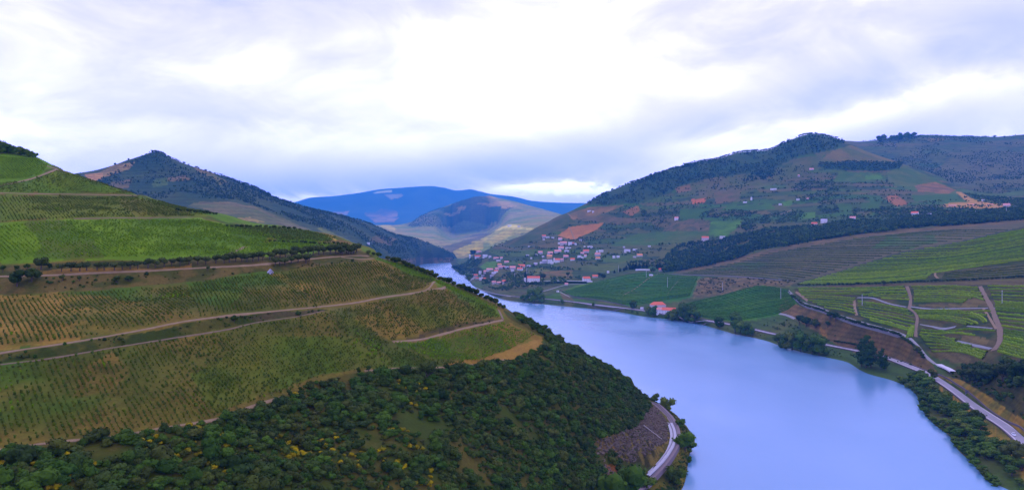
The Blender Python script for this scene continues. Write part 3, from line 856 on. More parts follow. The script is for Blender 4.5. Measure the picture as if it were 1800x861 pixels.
GA, GB = (0.05, 0.115, 0.022), (0.08, 0.185, 0.02)
FOREST_A = [(1165, 480), (1170, 450), (1195, 430), (1250, 425), (1300, 415), (1340, 405), (1400, 400), (1500, 388), (1560, 390), (1600, 384), (1700, 376), (1830, 362),
            (1830, 384), (1700, 396), (1600, 403), (1500, 413), (1400, 431), (1345, 438), (1310, 451), (1250, 467), (1190, 477)]
WOOD_RIDGE = [(1030, 358), (1075, 333), (1135, 311), (1222, 284), (1300, 267), (1350, 262), (1427, 232), (1487, 247), (1470, 262), (1440, 268), (1400, 276), (1370, 292),
              (1345, 312), (1310, 306), (1250, 313), (1200, 326), (1175, 340), (1130, 356), (1060, 361)]
bank_fields = [
    (mottled((0.06, 0.09, 0.05), (0.11, 0.10, 0.075), 60), [(880, 432), (941, 399), (1000, 373), (1010, 385), (985, 402), (950, 420), (900, 436)]),
    (mottled(D_, (0.045, 0.075, 0.035), 40), WOOD_RIDGE),
    (mottled((0.125, 0.11, 0.08), (0.085, 0.11, 0.05), 70), [(1190, 342), (1235, 315), (1318, 306), (1345, 313), (1395, 287), (1450, 269), (1440, 292), (1400, 312), (1330, 332), (1290, 347), (1240, 352)]),
    (mottled((0.17, 0.13, 0.07), (0.10, 0.12, 0.05), 60), [(1440, 284), (1465, 264), (1495, 255), (1525, 267), (1592, 290), (1570, 296), (1460, 287)]),
    (D_, [(1436, 287), (1500, 284), (1588, 287), (1580, 297), (1540, 301), (1450, 298)]),
    (mottled(GA, (0.08, 0.13, 0.035), 30), [(1475, 302), (1545, 304), (1565, 318), (1465, 320)]), (GB, [(1520, 309), (1548, 307), (1552, 314), (1522, 316)]),
    (mottled((0.065, 0.12, 0.03), (0.10, 0.13, 0.04), 50), [(1560, 302), (1592, 291), (1650, 318), (1692, 341), (1665, 345), (1600, 335), (1562, 320)]),
    (mottled((0.28, 0.14, 0.10), (0.16, 0.10, 0.085), 30), [(1608, 326), (1645, 320), (1680, 334), (1668, 340), (1614, 338)]), (GA, [(1600, 343), (1680, 341), (1692, 352), (1608, 354)]),
    ((0.30, 0.13, 0.10), [(1556, 346), (1575, 342), (1598, 358), (1578, 363), (1562, 355)]),
    ((0.42, 0.23, 0.15), [(1680, 337), (1690, 338), (1712, 351), (1740, 357), (1776, 360), (1772, 366), (1700, 366), (1655, 363), (1660, 358), (1700, 355)]),
    (GA, [(1473, 360), (1495, 358), (1497, 370), (1475, 371)]), (GA, [(1513, 357), (1545, 355), (1546, 368), (1515, 371)]), (GB, [(1400, 375), (1432, 372), (1436, 382), (1405, 385)]),
    (mottled((0.06, 0.14, 0.02), GA, 30), [(1266, 370), (1282, 361), (1355, 358), (1362, 367), (1330, 370)]), (GB, [(1375, 355), (1392, 352), (1394, 360), (1377, 362)]),
    (mottled(GB, GA, 40), [(1250, 389), (1306, 387), (1296, 400), (1276, 416), (1244, 414)]), (GA, [(1195, 367), (1250, 367), (1240, 384), (1195, 386)]),
    (mottled(P_, (0.07, 0.08, 0.06), 12), [(1163, 406), (1180, 392), (1215, 385), (1249, 390), (1246, 404), (1180, 406)]),
    (mottled((0.06, 0.12, 0.028), (0.085, 0.115, 0.045), 40), [(1070, 432), (1115, 412), (1180, 406), (1242, 407), (1242, 416), (1200, 427), (1140, 431), (1095, 433)]),
    (mottled((0.42, 0.17, 0.095), (0.36, 0.15, 0.08), 30), [(981, 414), (1000, 399), (1063, 391), (1050, 403), (1010, 421), (1003, 421)]),
    (mottled((0.26, 0.15, 0.10), (0.14, 0.11, 0.085), 40), [(1000, 377), (1035, 364), (1100, 360), (1062, 375), (1032, 386), (1005, 386)]), ((0.27, 0.13, 0.09), [(1094, 373), (1121, 361), (1126, 370), (1110, 379)]),
    ((0.2, 0.12, 0.1), [(1186, 331), (1212, 325), (1216, 336), (1190, 339)]), ((0.42, 0.13, 0.11), [(1216, 350), (1241, 349), (1239, 357), (1218, 358)]),
    (mottled(P_, (0.09, 0.09, 0.06), 30), [(1010, 386), (1060, 380), (1120, 385), (1100, 396), (1064, 391)]), (mottled(P_, (0.10, 0.10, 0.06), 30), [(1254, 336), (1302, 335), (1300, 350), (1260, 359)]),
    (GB, [(843, 469), (855, 460), (876, 459), (869, 470), (850, 475)]), ((0.12, 0.13, 0.05), [(935, 475), (952, 469), (968, 475), (955, 486), (940, 484)]),
    (mottled((0.17, 0.11, 0.085), (0.10, 0.10, 0.05), 25), [(953, 478), (1006, 474), (1006, 489), (958, 489)]), (mottled((0.10, 0.13, 0.04), (0.07, 0.10, 0.04), 30), [(1008, 474), (1020, 468), (1085, 462), (1132, 449), (1122, 464), (1060, 479)]),
    (mottled((0.025, 0.125, 0.008), (0.055, 0.12, 0.02), 60), [(984, 513), (1010, 503), (1060, 492), (1130, 478), (1160, 482), (1232, 486), (1216, 521), (1190, 531), (1165, 531), (1105, 539), (1060, 529), (1003, 521)]),
    (mottled((0.075, 0.175, 0.02), (0.06, 0.14, 0.02), 60), [(984, 513), (1010, 503), (1060, 492), (1090, 487), (1060, 505), (1020, 516), (1003, 520)]),
    (GA, [(955, 521), (984, 514), (1002, 523), (1104, 541), (1050, 534), (960, 527)]), ((0.12, 0.09, 0.07), [(984, 514), (1000, 518), (1010, 528), (990, 526)]),
    (mottled((0.085, 0.085, 0.07), (0.06, 0.08, 0.045), 30), [(897, 508), (988, 499), (962, 515), (905, 521)]),
    (mottled((0.16, 0.11, 0.11), (0.08, 0.075, 0.07), 12, gain=4), [(1218, 524), (1226, 491), (1245, 487), (1320, 488), (1405, 493), (1388, 503), (1340, 502), (1262, 519)]),
    (mottled((0.035, 0.145, 0.008), (0.07, 0.16, 0.015), 40), [(1190, 538), (1262, 520), (1340, 502), (1388, 509), (1402, 535), (1380, 551), (1330, 562), (1290, 566), (1225, 556)]),
    (mottled(DT, (0.11, 0.095, 0.085), 60), [(1178, 480), (1240, 470), (1310, 452), (1345, 438), (1400, 432), (1500, 414), (1600, 404), (1705, 397), (1830, 386), (1830, 395), (1705, 421), (1587, 443), (1462, 481), (1400, 497), (1320, 488)]),
    (mottled(GA, DT, 30), [(1262, 476), (1300, 462), (1352, 461), (1330, 472)]), (mottled((0.06, 0.115, 0.03), DT, 40, gain=4), [(1530, 436), (1560, 416), (1640, 412), (1650, 425), (1590, 440)]),
    (mottled((0.16, 0.11, 0.10), (0.10, 0.08, 0.075), 30), [(1180, 479), (1240, 466), (1310, 449), (1400, 429), (1500, 412), (1600, 402), (1830, 384), (1830, 389), (1600, 408), (1500, 419), (1400, 437), (1310, 459), (1240, 473)]),
    (mottled((0.03, 0.055, 0.025), (0.055, 0.06, 0.035), 30), [(1392, 503), (1392, 499), (1462, 480), (1525, 460), (1587, 442), (1650, 431), (1705, 420), (1870, 382), (1870, 484), (1600, 496)]),
    (mottled((0.10, 0.09, 0.075), (0.075, 0.075, 0.055), 30), [(1645, 479), (1720, 471), (1870, 457), (1870, 481), (1650, 490)]),
    (mottled((0.03, 0.05, 0.025), (0.085, 0.07, 0.06), 26, gain=4), [(1395, 507), (1600, 500), (1870, 490), (1870, 640), (1700, 640), (1640, 628), (1600, 592), (1500, 560), (1440, 540), (1400, 520)]),
    ((0.115, 0.09, 0.095), [(1400, 504), (1600, 497), (1870, 487), (1870, 501), (1700, 502), (1600, 502), (1410, 507)]),
    ((0.13, 0.10, 0.09), [(1600, 537), (1650, 534), (1735, 536), (1700, 541)]), ((0.13, 0.095, 0.09), [(1690, 588), (1740, 596), (1735, 606), (1690, 600)]), ((0.12, 0.09, 0.09), [(1640, 608), (1710, 628), (1700, 638), (1650, 632)]),
    ((0.12, 0.09, 0.085), [(1680, 520), (1722, 515), (1740, 538), (1690, 535)]),
    (mottled((0.17, 0.105, 0.10), (0.10, 0.075, 0.075), 14), [(1381, 513), (1395, 533), (1440, 549), (1500, 571), (1580, 592), (1602, 606), (1640, 642), (1648, 655), (1600, 642), (1520, 622), (1480, 612), (1450, 592), (1400, 562), (1368, 547)]),
    ((0.22, 0.12, 0.08), [(1435, 570), (1450, 580), (1456, 596), (1444, 588)]),
    (mottled((0.07, 0.06, 0.045), (0.045, 0.05, 0.03), 12), [(1662, 655), (1690, 640), (1760, 632), (1900, 615), (2900, 500), (2900, 1500), (1900, 880), (1800, 765), (1740, 702), (1690, 672)]),
    (mottled((0.30, 0.18, 0.07), (0.14, 0.12, 0.05), 8), [(1630, 652), (1680, 676), (1730, 712), (1800, 764), (1900, 870), (1900, 840), (1800, 740), (1740, 697), (1690, 668)]),
    (mottled((0.36, 0.20, 0.075), (0.14, 0.12, 0.045), 8, gain=4), [(1650, 680), (1672, 690), (1722, 728), (1772, 768), (1900, 890), (1900, 960), (1760, 800), (1710, 750), (1660, 705)]),
]

# --- distant hills
def peak_base(x, y, z, px, py):
    a = (fbm(x, y, 180, 5, 3.0) - 0.5) * 5 + 0.4
    return mixc((0.03, 0.06, 0.034), (0.058, 0.08, 0.042), a)


peak_fields = [
    (mottled((0.32, 0.21, 0.15), (0.20, 0.15, 0.10), 60), [(152, 312), (200, 290), (238, 284), (226, 297), (190, 310), (160, 317)]), ((0.40, 0.21, 0.16), [(148, 306), (180, 304), (180, 316), (155, 319)]),
    (mottled((0.17, 0.12, 0.11), (0.10, 0.10, 0.07), 60), [(180, 322), (232, 315), (226, 330), (190, 332)]), ((0.18, 0.13, 0.12), [(292, 312), (325, 307), (337, 316), (295, 318)]), ((0.075, 0.12, 0.05), [(270, 316), (294, 311), (294, 325), (270, 328)]),
    (mottled((0.13, 0.14, 0.065), (0.18, 0.13, 0.10), 50), [(338, 290), (375, 305), (402, 320), (385, 326), (350, 306)]),
    (mottled((0.16, 0.13, 0.12), (0.10, 0.12, 0.06), 70), [(330, 362), (345, 356), (400, 355), (450, 364), (500, 384), (545, 404), (610, 430), (560, 420), (480, 400), (400, 378)]),
    ((0.30, 0.22, 0.14), [(410, 384), (440, 382), (466, 390), (420, 391)]), ((0.14, 0.16, 0.07), [(560, 400), (600, 416), (640, 436), (620, 432), (570, 412)]),
    (mottled((0.15, 0.11, 0.10), (0.05, 0.07, 0.05), 50), [(660, 412), (700, 420), (690, 432), (650, 425)]), (mottled((0.16, 0.11, 0.10), (0.06, 0.07, 0.05), 30, gain=4), [(690, 458), (740, 452), (797, 453), (797, 463), (735, 466)]),
]


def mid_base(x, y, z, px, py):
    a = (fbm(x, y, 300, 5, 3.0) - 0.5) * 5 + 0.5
    return mixc((0.20, 0.24, 0.11), (0.33, 0.27, 0.20), a)  # field colours lightened to paint in sunlight and pale haze


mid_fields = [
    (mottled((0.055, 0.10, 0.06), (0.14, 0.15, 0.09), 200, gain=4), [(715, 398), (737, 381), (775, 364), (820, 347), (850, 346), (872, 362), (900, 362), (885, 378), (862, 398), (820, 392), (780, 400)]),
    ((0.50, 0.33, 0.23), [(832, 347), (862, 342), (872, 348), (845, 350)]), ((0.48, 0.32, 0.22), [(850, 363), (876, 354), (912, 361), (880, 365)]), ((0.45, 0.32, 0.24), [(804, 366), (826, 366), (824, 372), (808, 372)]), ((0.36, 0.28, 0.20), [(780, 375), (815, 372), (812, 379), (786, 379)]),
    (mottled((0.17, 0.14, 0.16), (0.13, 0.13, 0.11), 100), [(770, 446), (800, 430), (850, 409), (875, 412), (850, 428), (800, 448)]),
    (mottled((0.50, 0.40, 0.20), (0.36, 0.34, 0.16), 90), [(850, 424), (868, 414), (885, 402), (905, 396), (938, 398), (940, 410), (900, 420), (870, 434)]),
    ((0.72, 0.60, 0.42), [(872, 404), (895, 396), (920, 398), (935, 402), (900, 404), (885, 410)]),  # sunlight on the fields, put into this pale colour
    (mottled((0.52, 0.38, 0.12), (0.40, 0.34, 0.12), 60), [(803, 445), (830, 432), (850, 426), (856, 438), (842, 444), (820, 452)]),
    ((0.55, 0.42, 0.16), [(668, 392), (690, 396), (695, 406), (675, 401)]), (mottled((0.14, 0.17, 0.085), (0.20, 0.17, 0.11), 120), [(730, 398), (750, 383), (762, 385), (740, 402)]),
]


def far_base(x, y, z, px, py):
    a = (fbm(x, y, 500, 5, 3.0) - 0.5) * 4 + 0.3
    return mixc((0.025, 0.075, 0.09), (0.05, 0.10, 0.10), a)  # woodland shifted to blue-green: part of the distance haze painted in


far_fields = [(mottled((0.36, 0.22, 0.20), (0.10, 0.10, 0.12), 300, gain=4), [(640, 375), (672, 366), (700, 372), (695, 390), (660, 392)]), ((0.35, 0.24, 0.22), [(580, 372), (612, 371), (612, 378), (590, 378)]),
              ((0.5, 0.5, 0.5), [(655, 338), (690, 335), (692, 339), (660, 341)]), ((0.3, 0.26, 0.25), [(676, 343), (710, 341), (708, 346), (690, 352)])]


def back_base(x, y, z, px, py):
    a = (fbm(x, y, 200, 5, 3.0) - 0.5) * 5 + 0.5
    c = mixc((0.05, 0.08, 0.05), (0.13, 0.115, 0.10), a)
    c = mixc(c, (0.08, 0.11, 0.045), (fbm(x, y, 260, 4, 50) - 0.6) * 6)
    return 0.45 * c + 0.55 * strips(x, y, z, 260.0, 28.0, BPAL, 29)


back_fields = [(mottled((0.12, 0.115, 0.09), (0.09, 0.10, 0.06), 120), [(1640, 300), (1680, 275), (1730, 262), (1830, 280), (1830, 330), (1700, 330)]), ((0.16, 0.13, 0.05), [(1630, 246), (1650, 242), (1660, 247), (1640, 250)])]

HILL.build(ground_mat("hill_soil", 1.1, 16.0, amp=0.3, bump=0.5, bdist=0.4), hill_base, hill_fields, jit=5.0, jscale=13.0)
BANK.build(ground_mat("bank_soil", 4.0, 50.0, terr=5.0, amp=0.3, bump=0.4, bdist=1.5), bank_base, bank_fields, jit=0.8, jscale=25.0)
BACK.build(ground_mat("back_hill_cover", 14.0, 90.0, terr=13.0, amp=0.4, bump=0.5, bdist=5.0), back_base, back_fields, jit=1.0, jscale=80.0)
PEAK.build(ground_mat("peak_cover", 10.0, 70.0, terr=12.0, amp=0.4, bump=0.6, bdist=5.0), peak_base, peak_fields, jit=1.8, jscale=70.0)
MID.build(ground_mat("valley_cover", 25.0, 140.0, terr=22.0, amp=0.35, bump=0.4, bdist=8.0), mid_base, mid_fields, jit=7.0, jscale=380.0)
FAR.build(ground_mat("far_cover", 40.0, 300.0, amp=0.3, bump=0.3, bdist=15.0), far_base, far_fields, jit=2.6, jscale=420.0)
tag(add_obj("ground", raw_mesh("ground", [(-16000, -2000, -14.5), (16000, -2000, -14.5), (16000, 21000, -14.5), (-16000, 21000, -14.5)], quads=[(0, 1, 2, 3)]),
            plain_mat("plain_earth", (0.12, 0.11, 0.07), scale=0.01)), kind='structure')


def build_river():
    m, g, p = new_mat("river_water")
    p.inputs['Base Color'].default_value = WATER_COL
    p.inputs['Roughness'].default_value = 0.10
    p.inputs['IOR'].default_value = 1.33
    p.inputs['Specular IOR Level'].default_value = 1.0
    tc = g.n('ShaderNodeTexCoord')
    mp = g.n('ShaderNodeMapping', inp={'Vector': tc.outputs['Object'], 'Scale': (1.0, 0.55, 1.0), 'Rotation': (0, 0, 0.5)})
    n1 = g.n('ShaderNodeTexNoise', inp={'Vector': mp.outputs[0], 'Scale': 0.55, 'Detail': 4.0, 'Roughness': 0.6})
    n2 = g.n('ShaderNodeTexNoise', inp={'Vector': mp.outputs[0], 'Scale': 0.012, 'Detail': 3.0, 'Roughness': 0.5})
    n3 = g.n('ShaderNodeTexNoise', inp={'Vector': mp.outputs[0], 'Scale': 0.10, 'Detail': 5.0, 'Roughness': 0.65})
    calm = g.math('MULTIPLY', g.math('SUBTRACT', n2.outputs[0], 0.30, clamp=True), 2.2)
    b = g.n('ShaderNodeBump', inp={'Strength': g.math('ADD', 0.10, g.math('MULTIPLY', calm, 0.24)), 'Distance': 0.35, 'Height': g.math('ADD', n1.outputs[0], g.math('MULTIPLY', n3.outputs[0], 1.6))})
    g.link(b.outputs[0], p.inputs['Normal'])
    g.link(g.math('ADD', 0.17, g.math('MULTIPLY', calm, 0.10)), p.inputs['Roughness'])
    o = add_obj("river", raw_mesh("river", [(-1600, -400, 0), (1400, -400, 0), (1400, 4600, 0), (-1600, 4600, 0)], quads=[(0, 1, 2, 3)]), m)
    tag(o, kind='structure')


WATER_COL = (0.115, 0.25, 0.37, 1)
build_river()

# ------------------------------------------------------------------ ways: tracks, lanes, road, railway
def world_path(sheet, pts, step):
    # densify in the photo first so the line follows the ground, then even spacing in metres
    P = np.array(pts, float)
    s = np.concatenate([[0], np.cumsum(np.hypot(*np.diff(P, axis=0).T))])
    q = np.linspace(0, s[-1], max(8, int(s[-1] / 3)))
    px, py = pchip1(s, P[:, 0], q), pchip1(s, P[:, 1], q)
    w = sheet.pick(px, py)
    w = w[~np.isnan(w[:, 0])]
    xy = w[:, :2]
    for _ in range(6):
        xy[1:-1] = 0.5 * xy[1:-1] + 0.25 * (xy[:-2] + xy[2:])
    s = np.concatenate([[0], np.cumsum(np.hypot(*np.diff(xy, axis=0).T))])
    n = max(3, int(s[-1] / step))
    q = np.linspace(0, s[-1], n)
    return np.stack([np.interp(q, s, xy[:, 0]), np.interp(q, s, xy[:, 1])], 1)


def side_normals(xy):
    t = np.gradient(xy, axis=0)
    t /= np.linalg.norm(t, axis=1)[:, None] + 1e-9
    return np.stack([-t[:, 1], t[:, 0]], 1)


def ribbon(name, sheet, pts, width, mat, lift=0.12, flat=False, step=2.0, wob=0.0, kind='structure', off=0.0, skirt=1.2, zs=None):
    xy = world_path(sheet, pts, step)
    nrm = side_normals(xy)
    n = len(xy)
    m = 5
    w = np.full(n, width / 2.0)
    if wob:
        w = w * (1 + wob * (fbm(xy[:, 0], xy[:, 1], 9.0, 3, 12.0) - 0.5) * 2)
    rows = []
    zc = sheet.height(xy[:, 0], xy[:, 1])
    if flat:
        k = np.ones(9) / 9
        zc = np.convolve(np.pad(zc, 4, 'edge'), k, 'valid')
    offs = np.linspace(-1, 1, m)
    for o in offs:
        p = xy + nrm * ((w * o + off)[:, None])
        z = (zc + lift) if flat else (sheet.height(p[:, 0], p[:, 1]) + lift)
        rows.append(np.column_stack([p, z]))
    for sgn, r in ((-1, rows[0]), (1, rows[-1])):
        q = r.copy()
        q[:, :2] += nrm * sgn * 0.3
        q[:, 2] -= skirt if flat else lift + 0.4
        rows.insert(0, q) if sgn < 0 else rows.append(q)
    R = np.array(rows)
    m = len(R)
    idx = np.arange(m * n).reshape(m, n)
    q = np.stack([idx[:-1, :-1], idx[:-1, 1:], idx[1:, 1:], idx[1:, :-1]], -1).reshape(-1, 4)
    q = q[:, ::-1]
    o = add_obj(name, raw_mesh(name, R.reshape(-1, 3), quads=q, smooth=False), mat)
    if kind:
        tag(o, kind=kind)
    return o


def wall_along(name, sheet, pts, height, thick, mat, off=0.0, step=3.0, base=0.8):
    """a low masonry wall following a line on the ground"""
    xy = world_path(sheet, pts, step)
    nrm = side_normals(xy)
    c = xy + nrm * off
    a, b = c - nrm * thick / 2, c + nrm * thick / 2
    z = sheet.height(c[:, 0], c[:, 1])
    k = np.ones(5) / 5
    z = np.convolve(np.pad(z, 2, 'edge'), k, 'valid')
    top = z + height + 0.06 * (rng.random(len(z)) - 0.5)
    R = np.array([np.column_stack([a, z - base]), np.column_stack([a, top]), np.column_stack([b, top]), np.column_stack([b, z - base])])
    n = len(c)
    idx = np.arange(4 * n).reshape(4, n)
    q = np.stack([idx[:-1, :-1], idx[:-1, 1:], idx[1:, 1:], idx[1:, :-1]], -1).reshape(-1, 4)
    return add_obj(name, raw_mesh(name, R.reshape(-1, 3), quads=q), mat)


M_TRACK = plain_mat("track_earth", (0.22, 0.145, 0.065), 0.4, 0.5, bump=0.3)
M_TRACK2 = plain_mat("track_brown", (0.17, 0.115, 0.06), 0.4, 0.4, bump=0.3)
M_GRAVEL = plain_mat("pale_gravel", (0.235, 0.22, 0.20), 0.25, 0.5, bump=0.3)
M_SLAB = plain_mat("track_slab_concrete", (0.40, 0.38, 0.39), 0.25, 0.5, bump=0.3)
M_LANE = plain_mat("lane_stone", (0.20, 0.20, 0.19), 0.35, 0.3, bump=0.3)
M_ASPHALT = plain_mat("road_asphalt", (0.27, 0.25, 0.25), 0.25, 0.2, bump=0.1)
M_EDGE = plain_mat("worn_edge_line", (0.52, 0.46, 0.44), 0.15, 0.5)
M_CONC = plain_mat("pale_concrete", (0.52, 0.49, 0.50), 0.15, 0.6)
M_BALLAST = plain_mat("old_ballast", (0.19, 0.14, 0.13), 0.35, 1.2, bump=0.5)
M_STONE = plain_mat("wall_stone", (0.13, 0.105, 0.105), 0.35, 0.9, bump=0.5)
M_PSTONE = plain_mat("pale_stone", (0.20, 0.19, 0.18), 0.3, 0.8, bump=0.5)
M_STEEL = plain_mat("rusty_rail", (0.10, 0.075, 0.065), 0.2, 3.0, rough=0.5, spec=0.4)

for pts, w, wob, m in [
    ([(-60, 345), (0, 327), (50, 316), (82, 305), (100, 298)], 4.2, 0.15, M_TRACK),
    ([(76, 291), (88, 293), (101, 298)], 3.5, 0.2, M_TRACK),
    ([(-60, 337), (0, 339.5), (100, 341.5), (175, 342.5), (240, 344)], 3.2, 0.3, M_TRACK),
    ([(130, 384.5), (240, 383), (340, 382.5)], 2.4, 0.4, M_TRACK2),
    ([(400, 448), (415, 441), (432, 434)], 3.0, 0.2, M_TRACK),
    ([(-60, 489), (0, 486), (100, 483.5), (175, 479.5), (275, 475.5), (350, 471), (450, 465.8), (500, 460.6), (550, 455), (600, 450.6), (625, 449.5), (648, 450)], 3.0, 0.25, M_TRACK),
    ([(600, 452), (640, 456), (657, 454.5)], 2.6, 0.2, M_TRACK),
    ([(-60, 634), (0, 621), (125, 602), (250, 580), (325, 565), (400, 555), (450, 550), (545, 541), (625, 532), (675, 522.5), (725, 515.5), (752, 509), (762, 497), (768, 490)], 1.9, 0.3, M_TRACK),
    ([(752, 509), (782, 507.5), (787, 502)], 2.2, 0.2, M_TRACK),
    ([(-60, 650), (0, 641), (75, 632), (200, 611), (300, 595), (400, 579), (450, 567), (525, 556), (570, 546)], 0.7, 0.6, M_TRACK2),
    ([(690, 601), (737, 597), (775, 588), (812, 578), (850, 569.5), (884, 562)], 2.3, 0.2, M_TRACK),
    ([(884, 561), (880, 552), (876, 544)], 2.3, 0.2, M_TRACK2),
    ([(-60, 803), (0, 790), (100, 777), (200, 767), (287, 752), (390, 735), (450, 712), (500, 697)], 2.0, 0.3, M_TRACK),
    ([(640, 652), (700, 647.5), (775, 646), (840, 640), (890, 632)], 1.8, 0.35, M_TRACK),
]:
    ribbon("dirt_track", HILL, pts, w * 0.46, m, 0.14, wob=wob + 0.15)

for pts, w, m in [
    ([(1594, 503), (1600, 520), (1601, 535), (1598, 542)], 5.5, M_TRACK2), ([(1598, 542), (1612, 553), (1613, 562), (1609, 578), (1610, 592)], 4.5, M_TRACK2),
    ([(1723, 503), (1731, 520), (1743, 540), (1750, 560), (1758, 580), (1758, 598), (1746, 616)], 6.5, M_TRACK2), ([(1728, 541), (1738, 556), (1751, 578)], 3.0, M_TRACK),
    ([(1501, 527), (1503, 545), (1506, 554)], 4.5, M_TRACK), ([(1651, 474), (1643, 478), (1641, 484), (1649, 489)], 4.0, M_TRACK),
    ([(1399, 513), (1412, 521), (1420, 529)], 4.0, M_TRACK), ([(1385, 511), (1396, 522), (1413, 534), (1442, 542), (1462, 550), (1500, 562.5), (1550, 576.5), (1580, 585.5), (1600, 595)], 4.6, M_GRAVEL),
    ([(1596, 592), (1606, 600), (1617, 612), (1625, 622), (1633, 631), (1645, 640)], 4.0, M_GRAVEL),
    ([(1135, 506), (1160, 480), (1120, 520), (1090, 533)][1:2] + [(1143, 487), (1120, 505), (1095, 519)], 3.0, M_TRACK), ([(1195, 491), (1180, 507), (1172, 520)], 2.0, M_TRACK2),
    ([(1001, 399), (1006, 410), (1010, 420)], 5.0, M_TRACK), ([(997, 375), (1003, 380), (1009, 386)], 5.0, M_TRACK),
    ([(1370, 551), (1385, 554), (1397, 560)], 4.0, M_GRAVEL),
    ([(915, 521), (955, 512), (985, 503), (1000, 499.5), (1030, 499)], 5.5, M_GRAVEL), ([(982, 512), (990, 516), (1002, 522)], 3.0, M_GRAVEL),
    ([(822, 499), (828, 494), (834, 488), (829, 480), (832, 472)], 6.0, M_GRAVEL), ([(1590, 388), (1560, 389), (1500, 387)], 6.0, M_TRACK2), ([(1395, 368), (1380, 374), (1350, 382)], 5, M_TRACK),
]:
    ribbon("farm_track", BANK, pts, w * 0.7, m, 0.18, wob=0.3, step=4.0)

# pale stone-walled lanes that cross the terraces
for pts, w in [([(1507, 523), (1530, 523), (1548, 528.5), (1566, 534.5), (1593, 539.5)], 5.0), ([(1601, 539), (1640, 543), (1700, 542), (1737, 541.5)], 4.5), ([(1748, 541), (1790, 542)], 4.5),
               ([(1617, 570), (1640, 574), (1660, 578), (1680, 574)], 6.0), ([(1700, 573), (1745, 577)], 3.0), ([(1682, 600), (1710, 606), (1742, 613)], 4.5)]:
    ribbon("stone_lane", BANK, pts, w * 0.62, M_LANE, 0.3, wob=0.25, step=3.0)

# riverside road with a parapet on both sides
ROADP = [(900, 521), (975, 527), (1050, 536), (1125, 545), (1165, 551), (1222, 560.5), (1257, 565.5), (1285, 570.5), (1325, 579), (1350, 585), (1400, 595),
         (1457, 607), (1507, 617), (1562, 630), (1602, 645), (1637, 660), (1675, 684), (1725, 722), (1775, 755), (1800, 777), (1850, 826), (1890, 868)]
ribbon("riverside_road", BANK, ROADP, 7.8, M_ASPHALT, 0.35, flat=True, step=4.0)
ribbon("road_edge_line", BANK, ROADP, 0.35, M_EDGE, 0.36, flat=True, step=4.0, off=3.7, skirt=0.0)
ribbon("road_edge_line", BANK, ROADP, 0.35, M_EDGE, 0.36, flat=True, step=4.0, off=-3.7, skirt=0.0)
tag(wall_along("parapet_wall", BANK, ROADP, 1.0, 0.6, M_STONE, off=5.0), "low dark stone parapet along the river side of the riverside road", "wall", None)
tag(wall_along("parapet_wall", BANK, ROADP, 0.9, 0.7, M_STONE, off=-5.2), "low dark stone wall along the hill side of the riverside road", "wall", None)
ribbon("village_road", BANK, [(818, 502), (826, 496), (834, 489), (838, 484)], 7.0, M_GRAVEL, 0.4, step=4.0)
ribbon("village_road", BANK, [(838, 506), (848, 510), (862, 514), (878, 518), (900, 521)], 7.0, M_GRAVEL, 0.4, flat=True, step=4.0)
ribbon("paved_yard", BANK, [(1652, 640), (1662, 643.5), (1672, 648), (1680, 653)], 9.0, M_CONC, 0.4, flat=True, step=2.0)

# terrace and field walls
for pts, h, lab in [([(1385, 514), (1398, 527), (1414, 539), (1442, 548), (1462, 556), (1500, 570), (1550, 583), (1580, 592)], 1.6, "grey dry stone wall below the bushes edging the terraced vineyard lane"),
                    ([(985, 510), (995, 514.5), (1003, 521), (1040, 526), (1075, 532), (1105, 539)], 1.4, "dark wall curving along the foot of the green field by the river"),
                    ([(1168, 482.5), (1200, 483), (1240, 484.5), (1300, 487), (1390, 494)], 1.5, "long pale wall between the green field and the dark terraces")]:
    tag(wall_along("stone_wall", BANK, pts, h, 0.9, M_PSTONE if 'pale' in lab or 'grey' in lab else M_STONE), lab, "wall")

# railway round the foot of the vineyard hill
RAILP = [(1143, 706), (1155, 714), (1166, 724), (1176, 735), (1183, 748), (1187, 766), (1185, 779), (1177, 794), (1168, 807), (1157, 820), (1140, 838), (1120, 856), (1095, 885)]
ribbon("railway_ballast", HILL, RAILP, 7.4, M_BALLAST, 0.5, flat=True, step=2.0, skirt=2.5)
PALE = [(1177, 744), (1182, 755), (1184, 767), (1181, 781), (1173, 795), (1160, 812), (1143, 829), (1135, 836)]
for o_ in (-1.25, 1.1):
    ribbon("track_slab", HILL, PALE, 1.55, M_SLAB, 0.85, flat=True, step=2.0, off=o_, skirt=0.6)
for o_ in (-0.72, 0.72):
    ribbon("rail", HILL, RAILP, 0.16, M_STEEL, 0.98, flat=True, step=2.0, off=o_ + 0.9, skirt=0.2)
a_, b_ = HILL.pick([1131, 1163], [750, 773])
tag(add_obj("fallen_pole", MB().tube((a_[0], a_[1], a_[2] + 1.2), (b_[0], b_[1], b_[2] + 0.8), 0.28, 0.22).mesh("fallen_pole"), plain_mat("grey_wood", (0.42, 0.36, 0.30), 0.2, 0.5)),
    "long pale pole lying down the rock face above the railway", "pole")

